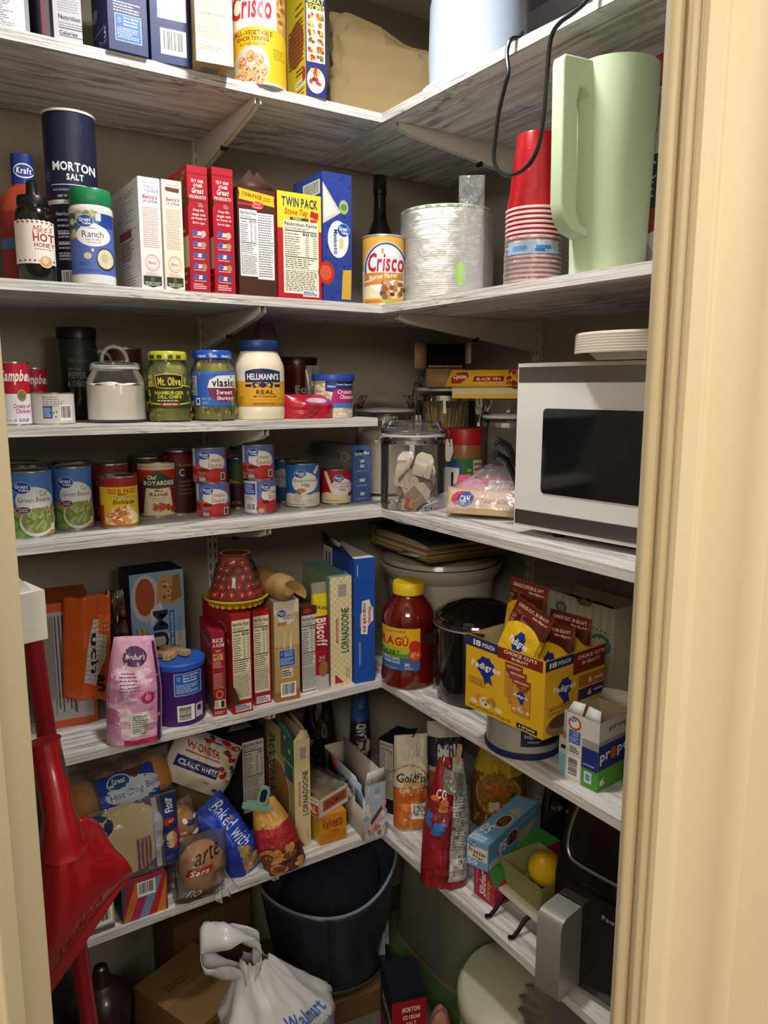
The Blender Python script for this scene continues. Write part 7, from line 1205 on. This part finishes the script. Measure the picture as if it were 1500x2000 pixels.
# green berry basket on a small footed tray, lemon
tx_, ty_, tzz, tw2, td2, th2, ta = (0.9610,1.0027,0.4900,0.1006,0.1300,0.0057,-1.6007)
t = thing('footed_tray', 'small cream rectangular tray on curled black metal feet', 'tray', (tx_, ty_, .487), ta); tw2 = .135
m = B(); q = rrect(-tw2/2, tw2/2, 0, .125, .012, 4); m.prism(q, .004, .010, M('cfc9b4', .35, coat=.3)); m.build('plate', t, bevel=.003)
m = B(); FT_ = M('15120f', .5, .4)
for fx in (-.035, .035): m.tube([(fx, .10, .002), (fx, .03, .001), (fx, -.005, -.004), (fx, -.022, -.022), (fx, -.034, -.030), (fx, -.044, -.026)], .0042, FT_, 8); m.tube([(fx, .10, .002), (fx, .112, -.012), (fx, .120, -.030)], .0042, FT_, 8)
m.tube([(-.035, .06, .001), (.035, .06, .001)], .003, FT_, 8); m.build('foot_frame', t)
BG = M('8a8a5a', .6, vary=.06); Mt = Matrix.Translation((tx_, ty_, .4980)) @ Matrix.Rotation(ta, 4, 'Z')
m = B(); W0, W1, D0, D1, HB = .098, .122, .085, .105, .058; oy = .010
ring = lambda w_, d_, z_: [(-w_/2, oy+(D1-d_)/2, z_), (w_/2, oy+(D1-d_)/2, z_), (w_/2, oy+(D1+d_)/2, z_), (-w_/2, oy+(D1+d_)/2, z_)]
a0, a1, b1, b0 = ring(W0, D0, 0), ring(W1, D1, HB), ring(W1-.005, D1-.005, HB), ring(W0-.005, D0-.005, .004)
m.add(a0+a1+b1+b0, [(3, 2, 1, 0)]+[(i, (i+1) % 4, 4+(i+1) % 4, 4+i) for i in range(4)]+[(4+i, 4+(i+1) % 4, 8+(i+1) % 4, 8+i) for i in range(4)]+[(8+i, 8+(i+1) % 4, 12+(i+1) % 4, 12+i) for i in range(4)]+[(12, 13, 14, 15)], BG); m.box(-W1/2-.0015, W1/2+.0015, oy-.0015, oy+.002, HB-.012, HB-.009, BG); m.box(-W1/2-.0015, -W1/2+.002, oy, oy+D1, HB-.012, HB-.009, BG)
o = m.build('berry_basket'); setp(o, 'olive green ceramic berry basket on the cream footed tray', 'basket'); o.matrix_world = Mt
m = B(); m.lathe([(1e-5, -.046), (.006, -.044), (.012, -.038), (.028, -.022), (.034, 0), (.029, .02), (.014, .036), (.008, .042), (1e-5, .046)], M('d8b020', .4, spec=.5, bump=.15, bs=120), 32); o = m.build('lemon'); setp(o, 'yellow lemon resting in the olive berry basket', 'lemon'); q = Mt @ Vector((.022, .055, .064)); place(o, q, ta, .5, .3)
m = B(); rn = random.Random(9)
for k in range(12): m.ball((rn.uniform(-.03, .01), rn.uniform(.03, .07), rn.uniform(.011, .020)), rn.uniform(.005, .009), M(rn.choice(['a8702c', '5a2a18', 'c0a03c', 'c9c0ac', '8a3424']), .4), 8, 6, 1, 1, .7)
o = m.build('wrapped_sweets'); setp(o, 'small heap of wrapped sweets and trinkets in the bottom of the berry basket', 'sweets', kind='stuff'); o.matrix_world = Mt
# air fryer
x, y, z, w, d, h, a = (0.9386,0.8051,0.4536,0.1443,0.3000,0.3354,-1.3942)
lx, ly = x-w/2*math.cos(a), y-w/2*math.sin(a); w = .285; x, y = lx+w/2*math.cos(a), ly+w/2*math.sin(a); h = .335
t = thing('air_fryer', 'black air fryer with silver drawer handle and trim line, beside the door jamb', 'air fryer', (x, y, z), a); AF = M('0d0d0f', .10, spec=.6, coat=.8)
Rx = Matrix(((0, 0, 1, 0), (1, 0, 0, 0), (0, 1, 0, 0), (0, 0, 0, 1)))
m = B(); m.prism([(.012, 0), (.012, .19), (.018, .215), (.055, h-.012), (.075, h), (d-.03, h), (d, h-.04), (d, .0)], -w/2, w/2, AF, Rx); m.build('housing', t, bevel=.014)
m = B(); m.box(-w/2+.012, w/2-.012, -.006, .03, .012, .185, M('0b0b0d', .07, spec=.6, coat=.8)); p = P(m, Plane((-w/2+.012, -.006, .012), (w-.024, 0, 0), (0, 0, .173)), .0125)
dw = m.build('drawer', t, bevel=.012)
m = B(); p = P(m, Plane((-w/2+.012, -.0062, .012), (w-.024, 0, 0), (0, 0, .173)), .0002); p.T('Power', .36, .87, .495, .925, '9d9fa2'); m.build('lettering', dw)
def pan(u, zz_): k = max(0, min(1, (zz_-.215)/(h-.012-.215))); return Vector((u, .018+.037*k-.003, zz_))
tr = smooth([pan(-w/2+.020, h-.02), pan(-w/2+.014, .285), pan(-w/2+.013, .255), pan(-w/2+.020, .232), pan(-w/2+.045, .222), pan(0, .220), pan(w/2-.02, .220)], 4)
m = B(); m.tube(tr, .0035, M('8d8b88', .3, .9), 8); m.build('trim_line', t)
m = B(); SV = M('b4b3b0', .36, .6)
m.prism([(-.006, .168), (-.052, .168), (-.064, .163), (-.069, .150), (-.069, .022), (-.066, .016), (-.006, .016)], -w/2+.020, -w/2+.068, SV, Rx); m.build('drawer_handle', t, bevel=.004)
# ---------------------------------------------------------------- floor under the shelves
CB = M('6f5434', .8, spec=.15, vary=.08, vs=8)
carton('cardboard_box', 'brown cardboard shipping box on the floor in front of the back wall', 'box', (.497, 1.372, 0, .17, .20, .215, .38), '7a5c38', dict(T=lambda p: (p.R(.0, .46, 1, .54, '866842'), p.L(.2, .62, .6, .72, 2, '4a3820', .4, 3), p.L(.62, .3, .9, .4, 2, '4a3820', .4, 4)), F=lambda p: (p.BAR(.3, .45, .7, .75), p.L(.1, .8, .9, .95, 2, '4a3820', .4, 3))))
carton('cardboard_box', 'darker cardboard box against the back wall behind the first', 'box', (.555, 1.605, 0, .2, .13, .265, .1), '5e472c', dict(T=lambda p: p.L(.1, .3, .5, .5, 2, '3c2c18', .4, 3)))
carton('cardboard_box', 'cardboard box carrying the dark translucent tub', 'box', (.80, 1.395, 0, .24, .24, .060, -.15), '6c5030')
# dark translucent tub with a scooped opening
TK = bpy.data.materials.new('smoky_plastic'); TK.use_nodes = True; b_ = TK.node_tree.nodes['Principled BSDF']; b_.inputs['Base Color'].default_value = lin('2c3440'); b_.inputs['Roughness'].default_value = .22; b_.inputs['Alpha'].default_value = .88; b_.inputs['Coat Weight'].default_value = .3
tx, ty, tz = .822, 1.515, .0605; r, h = .162, .345
t = thing('plastic_tub', 'large dark translucent plastic tub with a slanted scooped opening, in the corner on the floor', 'tub', (tx, ty, tz), toward(tx, ty))
m = B(); n = 64; nv = 16
def tubf(u, v):
    a_ = 2*PI*u; k = .74+.26*v+.02*math.sin(PI*v); cut = h*(.86+.14*math.sin(a_-.35)-.16*max(0, math.cos(a_-.5))**2)
    return Vector((r*k*math.sin(a_)*1.04, -r*k*math.cos(a_)*.9, .012+(cut-.012)*v))
m.grid(tubf, n, nv, TK); m.build('tub_wall', t, solid=.003)
m = B(); m.grid(lambda u, v: tubf(u, 1)*1.0+Vector((-.045*v*math.sin(2*PI*u), .045*v*math.cos(2*PI*u), -.075*v*(1.0+.3*math.cos(2*PI*u)))), n, 5, TK); m.build('inner_rim', t, solid=.002)
m = B(); m.grid(lambda u, v: Vector((r*(.72+.12*v)*1.04*math.sin(2*PI*u), -r*(.72+.12*v)*.9*math.cos(2*PI*u), .002+.026*v)), n, 2, film('c9d2d8', .12, .1)); m.grid(lambda u, v: Vector((r*.72*v*1.04*math.sin(2*PI*u), -r*.72*v*.9*math.cos(2*PI*u), .002)), n, 3, TK); m.build('base_flange', t, solid=.0015)
m = B(); m.tube([tubf(u/64, .999)+Vector((0, 0, .002)) for u in range(65)], .0038, film('9fb0bc', .35, .08), 8); m.build('lip', t)
m = B()
for u in (.18, .22): q = tubf(u, .30); m.box(q.x-.008, q.x+.008, q.y-.006, q.y+.004, q.z-.03, q.z+.03, film('c9d2d8', .3, .1))
m.build('side_clip', t)
# white plastic shopping bag
PB = bpy.data.materials.new('white_bag_plastic'); PB.use_nodes = True; b_ = PB.node_tree.nodes['Principled BSDF']; b_.inputs['Base Color'].default_value = lin('c6c8ca'); b_.inputs['Roughness'].default_value = .3; b_.inputs['Alpha'].default_value = .93; b_.inputs['Coat Weight'].default_value = .2; b_.inputs['Subsurface Weight'].default_value = .0
px_, py_ = .545, 1.225
t = thing('shopping_bag', 'crumpled white plastic shopping bag with blue print and its handles up, on the floor', 'bag', (px_, py_, 0), toward(px_, py_)+.1)
m = B()
def sb(u, v):
    a_ = 2*PI*u; k = (1-.08*v) if v < .74 else (.94-.80*((v-.74)/.26)**.8); nz = noise.ridged_multi_fractal(Vector((math.sin(a_)*1.7, math.cos(a_)*1.7, v*2.6+3)), .9, 2.2, 4, 1, 2)-1.1; pl_ = math.sin(a_*9+v*5)*.05*max(0, v-.4)
    rr = .098*k*(1+.13*nz+pl_)+.012; return Vector((rr*math.sin(a_)*1.05-.05*max(0, v-.7)*2.6, -rr*math.cos(a_)*.8,   .001+.415*v+.012*nz*v))
m.grid(sb, 72, 40, PB); p = P(m, Func(sb, 72, 40), .0012); p.T('Walmart', .03, .74, .17, .79, '3c62a4'); p.T('Buy Fresh', .04, .675, .17, .71, '3c62a4', 'r')
m.build('bag_body', t, ang=70)
m = B()
def hd(u, v): c = smooth([(-.060, -.01, .385), (-.112, -.018, .420), (-.142, -.015, .452), (-.128, -.012, .486), (-.085, -.02, .492), (-.035, -.012, .452), (-.04, 0, .39)], 6); q = c[min(int(v*(len(c)-1)), len(c)-1)]; return q+Vector((.004*math.sin(v*23), .026*(u-.5)*2+.008*math.sin(u*9+v*17), .020*math.sin(u*6+v*9)+.012*noise.noise(Vector((u*3, v*8, 4)))))
m.grid(hd, 10, 36, PB); m.build('handle', t, ang=70, solid=.0006)
# salt box, totes, bins
def salt(p): p.R(0, .0, 1, .90, '9a1420'); p.R(0, .90, 1, 1, '12182c'); p.T('MORTON', .30, .76, .82, .82, 'e0dcd8'); p.T('ICE CREAM', .32, .67, .82, .72, 'e0dcd8'); p.T('SALT', .42, .59, .72, .64, 'e0dcd8'); p.L(.25, .1, .85, .5, 9, 'b8686c', .3, 3)
def saltL(p): p.R(0, 0, 1, .45, '8a121c'); p.R(0, .45, 1, 1, '12182c'); p.T('MORTON', .2, .58, .95, .70, 'b8b8bc', slant=-.08)
carton('salt_box', 'red and navy box of ice cream salt on the floor, between tub and green tote', 'box', (.846, 1.20, 0, .078, .10, .205, -.32), '12182c', dict(F=salt, L=saltL), cols=dict(T='10141f'))
GT = M('55713f', .45, vary=.03)
t = thing('tote_lid', 'large green plastic tote lid lying on the floor under the cloudy clear bin', 'lid', (1.165, 1.385, 0))
m = B(); q = rrect(-.172, .172, -.20, .22, .03); m.prism([(k[0]*.96, k[1]*.97) for k in q], .0, .034, GT); m.build('lid_skirt', t, bevel=.003); m = B(); m.prism(q, .034, .052, GT); m.prism([(k[0]*.90, k[1]*.92) for k in q], .052, .058, GT); m.build('lid_top', t, bevel=.003)
CT = film('b0a898', .30, .25, .1)
t = thing('clear_bin', 'cloudy clear plastic bin standing upside down on its green lid under the right shelf', 'bin', (1.165, 1.395, .0588))
m = B()
def ctub(u, v): k = 1-.14*v; a_ = 2*PI*u; c, s = math.cos(a_), math.sin(a_); return Vector((.145*k*math.copysign(abs(c)**.5, c), .175*k*math.copysign(abs(s)**.5, s), .001+.30*v))
m.grid(ctub, 56, 10, CT); m.grid(lambda u, v: Vector((ctub(u, 1).x*v, ctub(u, 1).y*v, .301)), 56, 3, CT); m.build('bin_wall', t); m = B(); m.tube([ctub(k/56, 0)+Vector((0, 0, .004)) for k in range(57)], .004, CT, 8); m.build('rim', t)
TC = M('b9b89f', .35, coat=.2)
t = thing('trash_can', 'rounded cream-green step trash can under the right shelf', 'trash can', (1.005, 1.045, 0), toward(1.005, 1.045))
m = B(); r = .122; m.lathe([(.9*r, 0), (.93*r, .01), (.97*r, .215), (.97*r, .225)], TC, 56, .95, 1.1); m.build('can_body', t)
m = B(); m.lathe([(1.0*r, .222), (1.02*r, .226), (1.02*r, .248), (.99*r, .258), (.93*r, .265), (.5*r, .272), (1e-5, .273)], TC, 56, .95, 1.1, cap=False); m.build('lid', t)
m = B(); m.lathe([(.98*r, .2165), (1.0*r, .2175), (1.0*r, .2215), (.98*r, .2218)], M('2a2a26', .6), 56, .95, 1.1, cap=False); m.build('seal_band', t)
m = B(); n = 72; r = .095; ST = M('c9c6be', .22, .7)
def flt(u, v): a_ = 2*PI*u; rr = r*v*(1+.05*math.cos(a_*18)*max(0, v-.55)*2); return Vector((rr*math.sin(a_), rr*math.cos(a_), .016*max(0, (v-.6)/.4)**1.4+.003*math.cos(a_*18)*max(0, v-.55)*2))
m.grid(flt, 144, 12, ST); o = m.build('serving_tray', solid=.0012); setp(o, 'silver fluted serving tray lying on the trash can lid', 'tray'); place(o, (1.02, .905, .2775), toward(.98, .94), .02, .0)
def pinkm(u, v): return Vector((.066*(u-.5), .075*(v-.5), .002+.135*math.sin(PI*min(max(u, .02), .98))**.4*math.sin(PI*min(max(v, .02), .98))**.4+.012*noise.noise(Vector((u*5, v*5, 1)))))
m = B(); m.grid(pinkm, 24, 20, M('a06a5c', .6, vary=.5, vs=55)); m.add([pinkm(0, 0), pinkm(1, 0), pinkm(1, 1), pinkm(0, 1)], [(3, 2, 1, 0)], M('a06a5c', .6)); o = m.build('birdseed_bag'); setp(o, 'speckled pink-brown bag on the floor in front of the green tote', 'bag'); place(o, (.925, 1.19, .0), -.6)
# dark brown jug on the floor at the left
BR = M('1f1410', .35, coat=.3, vary=.2, vs=10)
jx, jy = .262, 1.430
t = thing('ceramic_jug', 'dark brown two-tier ceramic jug on the floor behind the red pole', 'jug', (jx, jy, 0), toward(jx, jy))
m = B(); r = .082; m.lathe([(1e-5, 0), (.75*r, 0), (1.0*r, .05), (1.0*r, .14), (.8*r, .19), (.45*r, .215), (.42*r, .225)], BR, 48); m.build('jug_body', t); m = B(); m.lathe([(.42*r, .222), (.62*r, .245), (.66*r, .285), (.5*r, .32), (.25*r, .335), (.16*r, .37), (1e-5, .378)], BR, 48); m.build('lid', t)
m = B(); m.tube(smooth([(.9*r, 0, .13), (1.25*r, 0, .15), (1.3*r, 0, .10), (.98*r, 0, .07)], 5), .007, BR, 8); m.build('handle', t)
LT('lidded_pot', 'grey pot beside the dark brown jug at the left wall', 'pot', (.125, 1.55, 0, .095, .20), [('pot_body', [(.85, 0), (.98, .1), (1, .8), (.98, .86)], M('5a5650', .4, .4), None), ('lid', [(1.02, .86), (1.0, .9), (.5, .97), (.15, 1.0), (1e-5, 1.0)], M('4a4640', .35, .3), None)])
# ---------------------------------------------------------------- by the left door jamb: broom pole with red dustpan, white wall holder
RD = M('8c1219', .22, spec=.5, coat=.35); RP = M('7c1218', .3, coat=.2)
p0 = Vector((0.1434,1.1209,1.1818)); p1 = Vector((0.1903,1.1544,0.4856)); dirn = (p1-p0).normalized(); ptop = p0-dirn*.02; k = ptop.z/-dirn.z; pend = ptop+dirn*(k-.06)
t = thing('broom', 'red broom pole leaning at the left jamb, carrying the dustpan', 'broom', tuple(ptop), 0)
m = B(); m.tube([Vector((0, 0, 0)), pend-ptop], .0135, RP, 20); m.tube([Vector((0, 0, .0))-dirn*.006, Vector((0, 0, 0))+dirn*.03], .0145, M('6f1016', .35), 20); m.build('pole', t)
m = B(); e = pend-ptop; m.box(e.x-.09, e.x+.03, e.y-.02, e.y+.02, e.z-.02, e.z+.02, RP); m.build('broom_head', t, bevel=.006)
m = B(); m.box(e.x-.088, e.x+.028, e.y-.018, e.y+.018, e.z-.055, e.z-.018, M('3a2a22', .9)); m.build('bristles', t)
# dustpan: convex back towards the door; shoulder curve to the straight lip
fc = Vector((0.1678,1.0365,0.8405)); F_ = lambda q, off: Vector(q)-fc+(Vector((fc.x, fc.y, 0)).normalized()*-off)
sh_ = smooth([F_((0.2145,1.0381,0.8603), 0), F_((0.1994,1.0411,0.8998), 0), F_((0.1778,1.0348,0.9239), .006), F_((0.1645,1.0370,0.9150), .012), F_((0.1511,1.0391,0.9048), .016), F_((0.1345,1.0414,0.9017), .012), F_((0.1175,1.0434,0.8914), .004), F_((0.0932,1.0559,0.8419), 0), F_((0.0579,1.0684,0.7640), 0)], 4)
lp_ = [F_((0.2368,1.0435,0.7978), 0), F_((0.0983,1.0655,0.6133), 0)]
lp_[1] = lp_[0]+(lp_[1]-lp_[0])*1.28
t = thing('dustpan', 'glossy red plastic dustpan clipped on the red pole beside the left door jamb', 'dustpan', tuple(fc), 0)
def dp_(u, v):
    q = u*(len(sh_)-1); i = min(int(q), len(sh_)-2); A_ = sh_[i].lerp(sh_[i+1], q-i); Bq = lp_[0].lerp(lp_[1], u); s = A_.lerp(Bq, v)
    bul = .034*math.sin(PI*min(1, v*1.15))**.7*math.sin(PI*(.06+.9*u))**.5 if v < .87 else 0
    bul += .012*math.exp(-((u-.52)/.13)**2)*(1-v)**1.5 + .006*math.exp(-((u-.25)/.08)**2)*max(0, 1-v*1.4)
    if .80 < v < .90: bul *= 1-.55*(v-.80)/.10
    rd = Vector((fc.y, -fc.x, 0)).normalized(); return s+Vector((fc.x, fc.y, 0)).normalized()*-bul+rd*.013*math.sin(PI*v)*(1-u)**3
m = B(); m.grid(dp_, 48, 48, RD); P(m, Func(dp_, 48, 48), .0012).T('LIBMAN', .22, .66, .55, .74, RD, rot=180); m.build('pan', t, solid=.0035, ang=50)
hp = smooth([F_((0.1515,1.0289,0.8994), .012), F_((0.1499,1.0291,0.9343), .018), F_((0.1472,1.0396,0.9745), .016), F_((0.1441,1.0502,1.0076), .014), F_((0.1416,1.0555,1.0353), .014)], 5)
m = B(); m.tube(hp, [.034-.014*min(1, k/6) for k in range(len(hp))], RD, 20, 1.15); m.tube([hp[-1], hp[-1]+(hp[-1]-hp[-2]).normalized()*.002], .0215, M('6f0e14', .4), 20); m.build('handle', t)
q = F_((0.1420,1.0252,1.0117), 0); hh_ = (hp[-1]-hp[8]).normalized(); sd = Vector((math.cos(.1), -math.sin(.1), 0)); m = B(); m.add([q+hh_*.030*math.cos(a_)+sd*(.0065*math.sin(a_)+.012)+Vector((fc.x, fc.y, 0)).normalized()*-.004 for a_ in [2*PI*k/20 for k in range(20)]], [tuple(range(20))], M('2c0609', .6)); m.build('hanging_slot', t)
WP = M('d5d3c8', .35, spec=.4, coat=.15)
wx = Vector((0.1256,1.0324,1.2161)); t = thing('wall_holder', 'white plastic wall-mounted holder with a dark cord, inside the left jamb', 'holder', tuple(wx), toward(wx.x, wx.y)+.35)
m = B(); m.box(-.055, .021, -.018, .045, -.034, .030, WP); m.build('holder_body', t, bevel=.016)
m = B(); m.prism([(-.05, .028), (.010, .028), (-.008, .052), (-.028, .072), (-.05, .074)], -.012, .03, WP, Matrix(((1, 0, 0, 0), (0, 0, 1, 0), (0, 1, 0, 0), (0, 0, 0, 1)))); m.build('upper_bracket', t, bevel=.003)
m = B(); m.tube(smooth([(-.028, -.012, .026), (-.026, -.016, .06), (-.034, -.012, .11), (-.036, -.008, .16)], 4), .006, M('16171c', .6), 8); m.build('cord', t)
